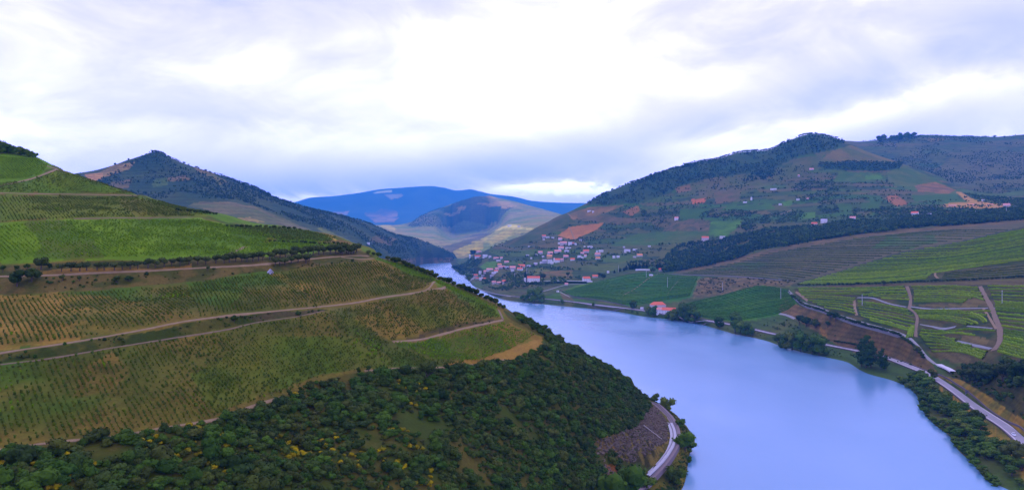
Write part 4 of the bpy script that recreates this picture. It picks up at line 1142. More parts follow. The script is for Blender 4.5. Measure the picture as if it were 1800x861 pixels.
# ------------------------------------------------------------------ plants
def ico(sub):
    t = (1 + 5 ** 0.5) / 2
    V = [(-1, t, 0), (1, t, 0), (-1, -t, 0), (1, -t, 0), (0, -1, t), (0, 1, t), (0, -1, -t), (0, 1, -t), (t, 0, -1), (t, 0, 1), (-t, 0, -1), (-t, 0, 1)]
    Fc = [(0, 11, 5), (0, 5, 1), (0, 1, 7), (0, 7, 10), (0, 10, 11), (1, 5, 9), (5, 11, 4), (11, 10, 2), (10, 7, 6), (7, 1, 8), (3, 9, 4), (3, 4, 2), (3, 2, 6), (3, 6, 8), (3, 8, 9), (4, 9, 5), (2, 4, 11), (6, 2, 10), (8, 6, 7), (9, 8, 1)]
    V = [Vector(v).normalized() for v in V]
    for _ in range(sub):
        cache, nf = {}, []
        def mid(a, b):
            k = (min(a, b), max(a, b))
            if k not in cache:
                V.append(((V[a] + V[b]) / 2).normalized())
                cache[k] = len(V) - 1
            return cache[k]
        for a, b, c in Fc:
            x, y, z = mid(a, b), mid(b, c), mid(c, a)
            nf += [(a, x, z), (b, y, x), (c, z, y), (x, y, z)]
        Fc = nf
    return np.array([tuple(v) for v in V]), np.array(Fc)


ICO1, ICO2 = ico(1), ico(2)


def leaf_quads(r, centers, normals, size):
    n = len(centers)
    nn = normals + r.normal(0, 0.55, (n, 3))
    nn /= np.linalg.norm(nn, axis=1)[:, None] + 1e-9
    a = np.cross(nn, r.normal(0, 1, (n, 3)))
    a /= np.linalg.norm(a, axis=1)[:, None] + 1e-9
    b = np.cross(nn, a)
    s = size * (0.6 + 0.8 * r.random(n))
    w = s * (0.6 + 0.3 * r.random(n))
    V = np.stack([centers - a * s[:, None], centers - b * w[:, None], centers + a * s[:, None], centers + b * w[:, None]], 1).reshape(-1, 3)
    return V, np.arange(n * 4).reshape(n, 4)


def crown_mesh(name, seed, lobes, n_leaf, leaf, core=0.80, sub=1, mat=None):
    """lobes: list of (x, y, z, rx, ry, rz); leaves over lumpy cores"""
    r = np.random.default_rng(seed)
    mb = MB()
    vol = np.array([l[3] * l[4] * l[5] for l in lobes]) ** 0.67
    cnt = np.maximum(3, (n_leaf * vol / vol.sum()).astype(int))
    I = ICO1 if sub == 1 else ICO2
    for l, k in zip(lobes, cnt):
        c, rad = np.array(l[:3]), np.array(l[3:])
        if core:
            V = I[0] * (core * (0.78 + 0.40 * r.random((len(I[0]), 1))))
            mb.add(V * rad + c, tris=I[1])
        d = r.normal(0, 1, (k, 3))
        d /= np.linalg.norm(d, axis=1)[:, None]
        d[:, 2] = np.where(d[:, 2] < -0.35, -d[:, 2] * 0.6, d[:, 2])
        p = d * (0.72 + 0.42 * r.random((k, 1)))
        V, q = leaf_quads(r, p * rad + c, d, leaf)
        mb.add(V, q)
    me = mb.mesh(name)
    if mat:
        me.materials.append(mat)
    return me


def rand_lobes(seed, n, R, zc, rz, lr):
    r = np.random.default_rng(seed)
    o = []
    for k in range(n):
        a = 2 * math.pi * (k + r.random()) / n
        d = R * (0.35 + 0.65 * r.random()) if k else 0.0
        s = lr * (0.75 + 0.5 * r.random())
        o.append((d * math.cos(a), d * math.sin(a), zc + (r.random() - 0.4) * rz, s, s * (0.85 + 0.3 * r.random()), s * (0.75 + 0.3 * r.random())))
    return o


M_OLIVE = leaf_mat("olive_leaves", (0.040, 0.062, 0.034), (0.062, 0.082, 0.048), scale=4, var=0.3)
M_OAK = leaf_mat("dark_leaves", (0.018, 0.044, 0.018), (0.036, 0.066, 0.022), (0.07, 0.085, 0.03), scale=4, var=0.35)
M_RIVER = leaf_mat("riverside_leaves", (0.036, 0.088, 0.018), (0.068, 0.128, 0.020), (0.10, 0.13, 0.035), scale=4, var=0.35)
M_PINE = leaf_mat("pine_needles", (0.016, 0.036, 0.022), (0.030, 0.056, 0.028), scale=4, var=0.3)
M_CYP = leaf_mat("cypress_leaves", (0.012, 0.030, 0.020), (0.020, 0.040, 0.022), scale=4, var=0.25)
M_SHRUB = leaf_mat("scrub_leaves", (0.019, 0.047, 0.024), (0.052, 0.084, 0.032), (0.070, 0.085, 0.036), scale=3, var=0.35)
M_SHRUBG = leaf_mat("green_scrub_leaves", (0.030, 0.075, 0.020), (0.056, 0.110, 0.026), scale=3, var=0.35)
M_GREYS = leaf_mat("grey_scrub_leaves", (0.045, 0.06, 0.055), (0.07, 0.08, 0.07), scale=3, var=0.3)
M_BROOM = leaf_mat("broom_flowers", (0.30, 0.24, 0.012), (0.46, 0.34, 0.010), (0.16, 0.16, 0.02), scale=5, var=0.45)
M_VINE_O = leaf_mat("vine_leaves", (0.052, 0.098, 0.016), (0.085, 0.125, 0.022), (0.12, 0.13, 0.03), scale=3, var=0.3)
M_VINE_B = leaf_mat("bright_vine_leaves", (0.105, 0.215, 0.008), (0.155, 0.265, 0.010), scale=3, var=0.3)
M_ROW = leaf_mat("terrace_vine_leaves", (0.13, 0.235, 0.014), (0.19, 0.28, 0.02), scale=0.3, var=0.4)
M_ROWD = leaf_mat("far_terrace_vine_leaves", (0.055, 0.085, 0.035), (0.075, 0.105, 0.038), scale=0.3, var=0.35)
M_POPLAR = leaf_mat("poplar_leaves", (0.024, 0.060, 0.026), (0.036, 0.076, 0.028), scale=4, var=0.35)
M_BARK = plain_mat("bark", (0.085, 0.065, 0.05), 0.3, 2.0)


def trunk_mesh(name, seed, h, r0, top, spread):
    r = random.Random(seed)
    mb = MB()
    bx, by = r.uniform(-.03, .03), r.uniform(-.03, .03)
    mb.tube((0, 0, -0.06), (bx, by, h), r0, r0 * 0.7, 7)
    for k in range(4):
        a = k * 1.57 + r.uniform(-.5, .5)
        mb.tube((bx, by, h * r.uniform(.75, 1)), (bx + spread * math.cos(a), by + spread * math.sin(a), top * r.uniform(.8, 1.05)), r0 * 0.55, r0 * 0.2, 5)
    me = mb.mesh(name)
    me.materials.append(M_BARK)
    return me


# prototypes, all one unit tall
PROTO = {}
for k in range(4):
    PROTO.setdefault('olive_tree', []).append((crown_mesh("crown", 100 + k, rand_lobes(100 + k, 5, 0.26, 0.60, 0.22, 0.27), 230, 0.055, mat=M_OLIVE), trunk_mesh("trunk", k, 0.34, 0.055, 0.6, 0.2)))
    PROTO.setdefault('broadleaf_tree', []).append((crown_mesh("crown", 200 + k, rand_lobes(200 + k, 7, 0.30, 0.58, 0.42, 0.24), 330, 0.050, mat=M_OAK), trunk_mesh("trunk", 10 + k, 0.32, 0.05, 0.65, 0.22)))
    PROTO.setdefault('riverside_tree', []).append((crown_mesh("crown", 300 + k, rand_lobes(300 + k, 8, 0.30, 0.52, 0.55, 0.24), 380, 0.046, mat=M_RIVER), trunk_mesh("trunk", 20 + k, 0.25, 0.04, 0.65, 0.2)))
    lob = [(0.07 * math.sin(i * 2.1 + k), 0.07 * math.cos(i * 1.7 + k), 0.16 + i * 0.125, w, w, 0.12) for i, w in enumerate((.15, .20, .23, .21, .20, .15, .10))]
    PROTO.setdefault('poplar_tree', []).append((crown_mesh("crown", 400 + k, lob, 520, 0.034, core=0.62, mat=M_POPLAR), trunk_mesh("trunk", 30 + k, 0.3, 0.022, 0.7, 0.05)))
    lob = [(0, 0, 0.10 + i * 0.15, w, w, 0.14) for i, w in enumerate((.085, .10, .095, .08, .06, .035))]
    PROTO.setdefault('cypress_tree', []).append((crown_mesh("crown", 500 + k, lob, 260, 0.026, mat=M_CYP), trunk_mesh("trunk", 40 + k, 0.15, 0.02, 0.3, 0.02)))
    lob = [(0.02 * math.sin(i * 3 + k), 0.02 * math.cos(i * 2 + k), 0.34 + i * 0.14, w, w, 0.11) for i, w in enumerate((.22, .25, .20, .13, .06))]
    PROTO.setdefault('pine_tree', []).append((crown_mesh("crown", 600 + k, lob, 300, 0.045, mat=M_PINE), trunk_mesh("trunk", 50 + k, 0.45, 0.03, 0.8, 0.06)))
    PROTO.setdefault('round_bush', []).append((crown_mesh("crown", 750 + k, rand_lobes(750 + k, 6, 0.24, 0.46, 0.30, 0.30), 240, 0.055, mat=M_OAK), trunk_mesh("trunk", 70 + k, 0.2, 0.05, 0.4, 0.15)))
    lob = rand_lobes(700 + k, 5, 0.22, 0.74, 0.22, 0.20)
    PROTO.setdefault('ridge_tree', []).append((crown_mesh("crown", 700 + k, lob, 200, 0.055, mat=M_PINE), trunk_mesh("trunk", 60 + k, 0.55, 0.035, 0.8, 0.16)))


def plant_tree(kind, pos, h, label, group=None, cat='tree', sx=1.0, sink=0.1):
    cm, tm = PROTO[kind][rng.integers(0, 4)]
    e = bpy.data.objects.new(kind, None)
    COL.objects.link(e)
    e.location = (pos[0], pos[1], pos[2] - sink)
    e.rotation_euler = (0, 0, rng.random() * 6.28)
    e.scale = (h * sx, h * sx, h)
    tag(e, label, cat, group)
    add_obj('crown', cm, None, e)
    add_obj('trunk', tm, None, e)
    return e


def at(sheet, px, py):
    p = sheet.pick([px], [py])[0]
    return None if np.isnan(p[0]) else p


def trees_px(kind, sheet, items, label, group=None, sx=1.0):
    """items: (px, py of the foot, height in photo pixels[, label of its own])"""
    for it in items:
        p = at(sheet, it[0], it[1])
        if p is None:
            continue
        plant_tree(kind, p, it[2] * p[1] / F * (1.1 if kind == 'riverside_tree' else 1.0), it[3] if len(it) > 3 else label, None if len(it) > 3 else group, sx=sx, sink={'riverside_tree': 0.12, 'pine_tree': 0.28, 'ridge_tree': 0.25}.get(kind, 0.01) * it[2] * p[1] / F)


def along(pts, n, jx=0.0, jy=0.0):
    P = np.array(pts, float)
    s = np.concatenate([[0], np.cumsum(np.hypot(*np.diff(P, axis=0).T))])
    q = (np.arange(n) + 0.5) / n * s[-1]
    return [(np.interp(a, s, P[:, 0]) + rng.uniform(-jx, jx), np.interp(a, s, P[:, 1]) + rng.uniform(-jy, jy)) for a in q]


def stuff_instances(name, pts, scl, variants, vi, label=None):
    """what nobody could count: one object, plants set on its points"""
    n = len(pts)
    me = bpy.data.meshes.new(name)
    me.vertices.add(n)
    me.vertices.foreach_set('co', np.asarray(pts, np.float32).ravel())
    scl = np.asarray(scl, np.float32)
    if scl.ndim == 1:
        scl = np.repeat(scl[:, None], 3, 1)
    for nm, typ, arr in (('rz', 'FLOAT', rng.random(n) * 6.283), ('vi', 'INT', np.asarray(vi))):
        a = me.attributes.new(nm, typ, 'POINT')
        a.data.foreach_set('value', arr.astype(np.int32 if typ == 'INT' else np.float32))
    a = me.attributes.new('sc', 'FLOAT_VECTOR', 'POINT')
    a.data.foreach_set('vector', scl.ravel())
    col = bpy.data.collections.new(name + "_kinds")
    for k, v in enumerate(variants):
        o = bpy.data.objects.new(f"{name}_kind_{k:02d}", v)
        col.objects.link(o)
    ng = bpy.data.node_groups.new(name + "_planting", 'GeometryNodeTree')
    ng.interface.new_socket('Geometry', in_out='INPUT', socket_type='NodeSocketGeometry')
    ng.interface.new_socket('Geometry', in_out='OUTPUT', socket_type='NodeSocketGeometry')
    N = ng.nodes.new
    gi, go, ip, ci = N('NodeGroupInput'), N('NodeGroupOutput'), N('GeometryNodeInstanceOnPoints'), N('GeometryNodeCollectionInfo')
    ci.inputs['Collection'].default_value = col
    ci.inputs['Separate Children'].default_value = True
    ci.inputs['Reset Children'].default_value = True
    def named(nm, dt):
        nd = N('GeometryNodeInputNamedAttribute')
        nd.data_type = dt
        nd.inputs['Name'].default_value = nm
        return nd.outputs['Attribute']
    cx = N('ShaderNodeCombineXYZ')
    L = ng.links.new
    L(named('rz', 'FLOAT'), cx.inputs[2])
    L(gi.outputs[0], ip.inputs['Points'])
    L(ci.outputs[0], ip.inputs['Instance'])
    ip.inputs['Pick Instance'].default_value = True
    L(named('vi', 'INT'), ip.inputs['Instance Index'])
    L(cx.outputs[0], ip.inputs['Rotation'])
    L(named('sc', 'FLOAT_VECTOR'), ip.inputs['Scale'])
    L(ip.outputs[0], go.inputs[0])
    o = add_obj(name, me)
    md = o.modifiers.new('planting', 'NODES')
    md.node_group = ng
    tag(o, label, kind='stuff')
    return o


# ---- vines on the left hill: straight rows up and down the slope
def vine_mesh(seed, mat):
    r = np.random.default_rng(seed)
    n = 26
    p = np.clip(r.normal(0, 1, (n, 3)), -1.35, 1.35) * np.array([0.24, 0.24, 0.30]) + np.array([0, 0, 0.80])
    d = p - np.array([0, 0, 0.7])
    d /= np.linalg.norm(d, axis=1)[:, None]
    V, q = leaf_quads(r, p, d, 0.20)
    mb = MB()
    mb.add(V, q)
    C = ICO1[0] * (0.8 + 0.4 * r.random((len(ICO1[0]), 1))) * np.array([0.30, 0.30, 0.44]) + np.array([0, 0, 0.72])
    mb.add(C, tris=ICO1[1])
    me = mb.mesh("grapevine")
    me.materials.append(mat)
    return me


VINES = [vine_mesh(k, M_VINE_O) for k in range(5)] + [vine_mesh(20 + k, M_VINE_B) for k in range(4)]


def row_points(sheet, poly, a, b, row_sp, plant_sp, keep=1.0, gapscale=12.0, gap=0.0):
    w = sheet.pick([a[0], b[0]], [a[1], b[1]])
    t = (w[1] - w[0])[:2]
    t /= np.linalg.norm(t)
    nrm = np.array([-t[1], t[0]])
    s, _, _ = sheet.scatter(poly, 0.5)
    u, v = s[:, :2] @ t, s[:, :2] @ nrm
    U, W = np.meshgrid(np.arange(u.min() - 2, u.max() + 2, plant_sp), np.arange(v.min() - 2, v.max() + 2, row_sp))
    U = U.ravel() + rng.normal(0, 0.12, U.size)
    W = W.ravel() + rng.normal(0, 0.06, W.size)
    xy = U[:, None] * t + W[:, None] * nrm
    xy = xy[xy[:, 1] > 20]
    px = 900 + F * xy[:, 0] / xy[:, 1]
    xs = [p[0] for p in poly]
    k = (px > min(xs) - 4) & (px < max(xs) + 4)
    xy, px = xy[k], px[k]
    z = sheet.height(xy[:, 0], xy[:, 1])
    py = YH + (H - z) / xy[:, 1] * F
    jx = (fbm(xy[:, 0], xy[:, 1], 8, 3, 5) - 0.5) * 6
    k = in_poly(px + jx, py + jx * 0.5, poly)
    xy, z = xy[k], z[k]
    k = sheet.visible(xy[:, 0], xy[:, 1], z, 0.07)
    dens = keep - gap * np.clip((fbm(xy[:, 0], xy[:, 1], gapscale, 4, 61) - 0.45) * 6, 0, 1)
    k &= rng.random(len(z)) < dens
    return np.column_stack([xy, z])[k]


VP, VI, VS = [], [], []


def vineyard(poly, a, b, row_sp=2.2, plant_sp=1.15, bright=False, size=1.0, gap=0.4, keep=0.95):
    p = row_points(HILL, poly, a, b, row_sp * 0.60, plant_sp * 0.80, keep, gap=gap)
    n = len(p)
    VP.append(p)
    mixb = (fbm(p[:, 0], p[:, 1], 30, 3, 9) + 0.25 * rng.random(n)) > (0.38 if bright else 0.98)
    VI.append(np.where(mixb, rng.integers(5, 9, n), rng.integers(0, 5, n)))
    vig = 0.7 + 0.8 * fbm(p[:, 0], p[:, 1], 16, 3, 21)
    VS.append(0.60 * size * vig * (0.6 + 0.75 * rng.random(n)))


vineyard([(-240, 655), (0, 645), (75, 636), (200, 615), (330, 595), (345, 742), (287, 748), (200, 763), (100, 773), (-240, 796)], (10, 661), (32, 728), 2.3, 1.25)
vineyard([(330, 595), (450, 571), (525, 560), (575, 550), (640, 566), (690, 606), (755, 634), (838, 638), (775, 643), (700, 644), (625, 650), (550, 666), (512, 686), (450, 706), (390, 730), (345, 742)], (440, 600), (475, 640), 2.2, 1.15)
vineyard([(-240, 528), (0, 522), (100, 517), (200, 511), (300, 505), (330, 502), (350, 555), (250, 575), (125, 597), (-240, 630)], (17, 535), (42, 578), 2.3, 1.3, gap=0.55, size=0.95)
vineyard([(330, 502), (375, 492), (450, 484), (505, 480), (560, 540), (450, 545), (350, 557)], (400, 500), (428, 545), 2.2, 1.2)
vineyard([(505, 480), (560, 469), (620, 463), (660, 460), (720, 483), (762, 494), (745, 508), (625, 528), (560, 538)], (590, 468), (622, 520), 2.3, 1.1, gap=0.25)
vineyard([(575, 548), (700, 526), (760, 511), (790, 512), (868, 545), (878, 557), (812, 571), (725, 590), (690, 599), (640, 566)], (662, 535), (690, 582), 2.3, 1.1, gap=0.3)
vineyard([(695, 604), (740, 602), (815, 582), (885, 567), (940, 590), (900, 612), (842, 636), (760, 632)], (760, 603), (805, 630), 2.2, 1.15, bright=True, gap=0.3)
vineyard([(662, 455), (720, 469), (785, 500), (850, 528), (876, 540), (868, 545), (790, 510), (763, 494), (720, 482)], (700, 465), (740, 487), 2.2, 1.1, bright=True, gap=0.0)
vineyard([(-240, 425), (0, 396), (135, 389), (345, 386), (450, 408), (555, 424), (625, 434), (450, 446), (300, 451), (150, 453), (-240, 468)], (5, 427), (32, 452), 2.4, 1.2, bright=True, gap=0.5)
vineyard([(-240, 350), (0, 344), (175, 348), (245, 347), (340, 366), (375, 375), (340, 380), (135, 383), (-240, 405)], (60, 352), (85, 378), 2.4, 1.3, gap=0.6)
vineyard([(-240, 335), (50, 319), (100, 301), (140, 308), (240, 341), (100, 339), (-240, 336)], (60, 322), (85, 337), 2.5, 1.4, gap=0.5, size=0.9)
vineyard([(-240, 265), (62, 279), (84, 291), (76, 304), (50, 313), (-240, 330)], (10, 285), (35, 310), 2.4, 1.3, bright=True, gap=0.3)
vineyard([(395, 397), (480, 401), (540, 406), (590, 418), (580, 426), (500, 423), (440, 413)], (420, 400), (450, 412), 2.4, 1.3, gap=0.1)
VP, VI, VS = np.concatenate(VP), np.concatenate(VI), np.concatenate(VS)
vpx = 900 + F * VP[:, 0] / VP[:, 1]
infr = (vpx > 5) & (vpx < 1795) & (YH + (H - VP[:, 2]) / VP[:, 1] * F < 855)
big = np.argsort(np.where(infr, -VS / VP[:, 1], 1))[:300]
ind = np.zeros(len(VP), bool)
ind[big] = True
stuff_instances("grapevines", VP[~ind], VS[~ind], VINES, VI[~ind])
for i in big:
    o = add_obj("grapevine", VINES[VI[i]], None, None, VP[i])
    o.rotation_euler = (0, 0, rng.random() * 6.28)
    o.scale = (VS[i],) * 3
    tag(o, "small leafy vine in the straight rows of the lowest left vineyard", "vine", "vines in the lowest left vineyard")
print("vines", len(VP))

# ---- scrub below the vineyards
SHR = []
for k in range(5):
    SHR.append(crown_mesh("shrub", 800 + k, rand_lobes(800 + k, 6, 0.34, 0.30, 0.25, 0.27), 210, 0.055, sub=1, mat=M_SHRUB))
for k in range(3):
    SHR.append(crown_mesh("shrub", 820 + k, rand_lobes(820 + k, 6, 0.32, 0.34, 0.30, 0.28), 210, 0.055, mat=M_SHRUBG))
for k in range(2):
    SHR.append(crown_mesh("shrub", 840 + k, rand_lobes(840 + k, 5, 0.3, 0.25, 0.2, 0.24), 170, 0.055, mat=M_GREYS))
for k in range(2):
    SHR.append(crown_mesh("shrub", 860 + k, rand_lobes(860 + k, 5, 0.3, 0.25, 0.22, 0.24), 200, 0.055, mat=M_BROOM))
CLIFF = [(1120, 748), (1130, 728), (1150, 714), (1180, 735), (1192, 766), (1178, 802), (1150, 836), (1128, 818), (1092, 808), (1075, 790), (1060, 800), (1090, 840), (1062, 838), (1062, 812), (1050, 800), (1046, 775), (1092, 760)]
sp, spx, spy = HILL.scatter([(-200, 812)] + [(x, y + 2) for x, y in T7] + [(950, 594), (915, 573), (900, 560), (905, 552), (950, 574), (1030, 626), (1087, 654), (1125, 690), (1150, 704), (1178, 724), (1222, 772), (1215, 861), (1235, 1120), (-200, 1120)], 0.46)
rail_ok = np.ones(len(sp), bool)
rp = HILL.pick([a[0] for a in RAILP], [a[1] for a in RAILP])
rseg = np.concatenate([np.linspace(rp[i], rp[i + 1], 12) for i in range(len(rp) - 1)])
for q in rseg:
    rail_ok &= np.hypot(sp[:, 0] - q[0], sp[:, 1] - q[1]) > 5.6
clear = fbm(sp[:, 0], sp[:, 1], 17, 4, 15)
keep = (clear < 0.63 + 0.14 * rng.random(len(sp))) & ~in_poly(spx, spy, CLIFF) & rail_ok & (sp[:, 2] > 0.4)
verge = (spx > 1100) & (spy < 860) & (sp[:, 2] < 16)
keep &= ~verge | (rng.random(len(sp)) < 0.35)
sp, spx, spy, verge = sp[keep], spx[keep], spy[keep], verge[keep]
n = len(sp)
ssz = np.where(rng.random(n) < 0.13, rng.uniform(3.0, 5.4, n), rng.uniform(1.1, 3.0, n)) * (0.7 + 0.6 * fbm(sp[:, 0], sp[:, 1], 22, 3, 44))
ssz = np.where(verge, np.minimum(ssz, 2.0), ssz)
u = rng.random(n)
patch = fbm(sp[:, 0], sp[:, 1], 12, 3, 71)
svi = np.where(u < 0.60, rng.integers(0, 5, n), np.where(u < 0.88, rng.integers(5, 8, n), np.where(u < 0.965, rng.integers(8, 10, n), 0)))
svi = np.where((patch > 0.60) & (rng.random(n) < 0.30) & (spx < 760), rng.integers(10, 12, n), svi)
ssz = np.where(svi >= 8, np.minimum(ssz, 2.3), ssz)
infr = (spx > 5) & (spy < 858) & (spx < 1795)
big = np.argsort(np.where(infr, -ssz / sp[:, 1], 1))[:300]
ind = np.zeros(n, bool)
ind[big] = True
shape = np.column_stack([ssz * rng.uniform(0.9, 1.25, n), ssz * rng.uniform(0.9, 1.25, n), ssz * rng.uniform(0.75, 1.15, n)])
stuff_instances("scrub", sp[~ind] - [0, 0, 0.15], shape[~ind], SHR, svi[~ind])
SLAB = {0: ("dark green shrub in the dense scrub below the left vineyard", "dark shrubs in the scrub below the vineyard"),
        1: ("fresh green shrub among the darker scrub below the left vineyard", "fresh green shrubs in the scrub"),
        2: ("pale grey-green shrub in the scrub below the left vineyard", "grey shrubs in the scrub"),
        3: ("yellow-flowered broom bush in the scrub below the left vineyard", "yellow broom bushes")}
for i in big:
    k = 0 if svi[i] < 5 else 1 if svi[i] < 8 else 2 if svi[i] < 10 else 3
    o = add_obj("broom_bush" if k == 3 else "shrub", SHR[svi[i]], None, None, sp[i] - np.array([0, 0, 0.15]))
    o.rotation_euler = (0, 0, rng.random() * 6.28)
    o.scale = shape[i]
    tag(o, SLAB[k][0], "bush" if k == 3 else "shrub", SLAB[k][1])
print("shrubs", n)
# low bushes and weeds on the banks between the vineyards
BK, _, _ = HILL.scatter([(-40, 490), (0, 490), (300, 480), (500, 466), (650, 455), (657, 456), (510, 474), (375, 486), (300, 499), (100, 511), (-40, 518)], 0.10)
BK2, _, _ = HILL.scatter([(-40, 634), (0, 624), (250, 583), (400, 558), (545, 544), (570, 546), (450, 567), (300, 595), (0, 640), (-40, 646)], 0.34)
BK3, _, _ = HILL.scatter([(700, 598), (787, 574), (850, 563), (880, 562), (812, 576)], 0.14)
BK = np.concatenate([BK, BK2, BK3])
BK = BK[fbm(BK[:, 0], BK[:, 1], 12, 3, 19) > 0.44]
stuff_instances("bank_weeds", BK - [0, 0, 0.05], rng.uniform(0.35, 1.3, len(BK)) * np.where(rng.random(len(BK)) < 0.1, 1.7, 1.0), SHR[:10], rng.integers(0, 10, len(BK)))
# dry grass tufts between track, rail and water
gp, gpx, gpy = HILL.scatter([(1112, 690), (1172, 705), (1222, 772), (1210, 861), (1060, 870), (1150, 842), (1190, 790), (1185, 745), (1150, 715), (1125, 742)], 0.5)
ok = (gp[:, 2] > 0.3)
for q in rseg[::2]:
    ok &= np.hypot(gp[:, 0] - q[0], gp[:, 1] - q[1]) > 4.6
gp = gp[ok]
M_DRY = leaf_mat("dry_grass", (0.13, 0.115, 0.04), (0.075, 0.10, 0.03), (0.20, 0.14, 0.06), scale=3)
TUFT = [crown_mesh("tuft", 880 + k, rand_lobes(880 + k, 4, 0.4, 0.15, 0.1, 0.25), 60, 0.09, mat=M_DRY) for k in range(3)]
stuff_instances("dry_grass", gp, rng.uniform(0.5, 1.4, len(gp)), TUFT, rng.integers(0, 3, len(gp)))
# loose rock on the cut above the railway
M_ROCK = plain_mat("slate_rock", (0.125, 0.09, 0.055), 0.85, 0.25, bump=0.6)
ROCK = []
for k in range(4):
    r = np.random.default_rng(950 + k)
    me = raw_mesh("rock", ICO1[0] * (0.6 + 0.6 * r.random((len(ICO1[0]), 1))) * [0.6, 0.45, 0.4], tris=ICO1[1])
    me.materials.append(M_ROCK)
    ROCK.append(me)
cp, _, _ = HILL.scatter(CLIFF, 0.5)
ok = np.ones(len(cp), bool)
for q in rseg[::2]:
    ok &= np.hypot(cp[:, 0] - q[0], cp[:, 1] - q[1]) > 4.8
cp = cp[ok]
CW = cp[fbm(cp[:, 0], cp[:, 1], 7, 3, 91) > 0.53][::3]
stuff_instances("cliff_weeds", CW, rng.uniform(0.5, 1.5, len(CW)), SHR[:8], rng.integers(0, 8, len(CW)))
stuff_instances("loose_rock", cp, np.column_stack([rng.uniform(0.8, 3.4, len(cp)), rng.uniform(0.8, 2.6, len(cp)), rng.uniform(0.6, 3.0, len(cp))]), ROCK, rng.integers(0, 4, len(cp)))

# ---- trees one can tell apart on the vineyard hill
OL = "small grey-green olive tree in the long row above the upper dirt track"
olive = [(x, y + 7 + rng.uniform(-1, 1), rng.uniform(14, 18)) for x, y in along([(102, 470), (150, 469), (235, 466), (300, 461), (400, 455)], 20, 2)]
olive += [(x, y + 6 + rng.uniform(-1, 1), rng.uniform(15, 19)) for x, y in along([(400, 455), (450, 453), (500, 447), (560, 442), (633, 437)], 24, 1.5)]
trees_px('olive_tree', HILL, olive, OL, "olive trees in the row above the upper dirt track", sx=1.2)
trees_px('olive_tree', HILL, [(x, y, 15) for x, y in ((484, 466), (492, 467), (501, 466), (512, 463), (524, 461), (538, 462), (543, 460), (602, 448), (613, 447), (622, 446))],
         "olive tree standing below the row, beside the upper dirt track", "olive trees below the row", sx=1.2)
trees_px('broadleaf_tree', HILL, [(30, 503, 30, "broad bright green tree beside the upper dirt track at the left edge"), (56, 494, 26, "dark round tree right of the broad green tree by the upper track")], '', sx=1.15)
trees_px('broadleaf_tree', HILL, [(72, 474, 24, "tall dark purple-green tree standing in the olive row near the left edge"), (5, 479, 13, "dark bush-like tree at the left end of the olive row"), (30, 478, 12, "dull green tree between the olive row and the upper track"),
                                 (48, 473, 11, "small dark tree left of the tall dark tree in the olive row"), (88, 473, 11, "small tree just right of the tall dark tree in the olive row")], '', sx=1.1)
trees_px('olive_tree', HILL, [(110, 493, 12, "small dark tree on the bank below the upper track, leftmost of three"), (140, 494, 11, "small green tree on the bank below the upper track, second of three"), (365, 476, 9, "small round tree on the lower edge of the upper track"),
                              (376, 476, 6, "tiny bush right of the round tree on the upper track")], '')
trees_px('broadleaf_tree', HILL, [(205, 497, 13, "wide low dark tree on the bank below the upper dirt track"), (226, 494, 11, "low dark tree touching the wide one on the bank")], '', sx=1.5)
trees_px('broadleaf_tree', HILL, [(412, 565, 13, "single round tree on the middle dirt track")], '', sx=1.0)
trees_px('broadleaf_tree', HILL, [(752, 672, 38, "large dark round tree at the edge of the scrub below the field corner")], '', sx=1.25)
for lab, grp, pts, n, h in [("small dark tree in the hedge row along the upper bright vineyard", "hedge trees of the upper bright vineyard", [(310, 371), (345, 374), (384, 378)], 13, 6),
                            ("small dark tree in the hedge row above the dark green field", "hedge trees above the dark field", [(395, 400), (450, 400), (480, 401), (530, 405)], 16, 6),
                            ("small dark tree in the hedge row below the dark green field", "hedge trees below the dark field", [(470, 426), (520, 428), (560, 430), (606, 430)], 17, 6),
                            ("dark bush on the right crest of the vineyard hill above the river", "bushes on the right crest of the vineyard hill", [(645, 446), (672, 453), (720, 470), (760, 487), (800, 503), (850, 524), (890, 546)], 30, 11)]:
    trees_px('round_bush', HILL, [(x, y, h * rng.uniform(0.8, 1.25)) for x, y in along(pts, n, 1.5, 0.6)], lab, grp, sx=1.15)
trees_px('riverside_tree', HILL, [(x, y, h_) for (x, y), h_ in zip(along([(-40, 267), (0, 268), (25, 271), (45, 274), (64, 279)], 26, 1.5, 1), np.linspace(25, 9, 26) * rng.uniform(0.85, 1.1, 26))],
         "dark tree in the clump on the top of the vineyard hill", "trees on top of the vineyard hill", sx=1.0)
trees_px('broadleaf_tree', HILL, [(x, y, rng.uniform(9, 14)) for x, y in ((630, 656), (648, 655), (680, 656), (700, 655), (716, 653), (785, 650), (806, 648), (850, 640), (874, 642), (936, 624), (958, 618), (528, 690), (545, 681), (509, 697))],
         "small dark tree along the track between the vineyard and the scrub", "small trees along the scrub edge", sx=1.0)
trees_px('riverside_tree', HILL, [(1107, 882, 66, "big bright green tree at the bottom edge left of the railway"), (1068, 890, 60, "broad mid green tree at the bottom edge, leftmost of the big ones"), (1133, 872, 36, "green tree in front of the lower end of the railway"),
                                 (1186, 852, 34, "bright yellow-green tree on the water's edge below the railway"), (1204, 792, 34, "dark green tree between the railway curve and the river"), (1196, 752, 16, "small dark tree above the railway curve by the river"),
                                 (1172, 722, 25, "round dark tree where the railway meets the river"), (1213, 795, 22, "low green tree leaning over the water outside the railway curve"), (1151, 707, 15, "small tree left of the round tree where the railway disappears"), (1210, 812, 12, "small dark bush at the waterline under the railway bank")], '', sx=1.1)
trees_px('pine_tree', HILL, [(1102, 676, 18, "thin pine on the right crest of the scrub above the river"), (1084, 660, 14, "small pine left of the thin pine on the scrub crest"), (1114, 689, 16, "dark pine right of the thin pine on the scrub crest")], '', sx=0.9)

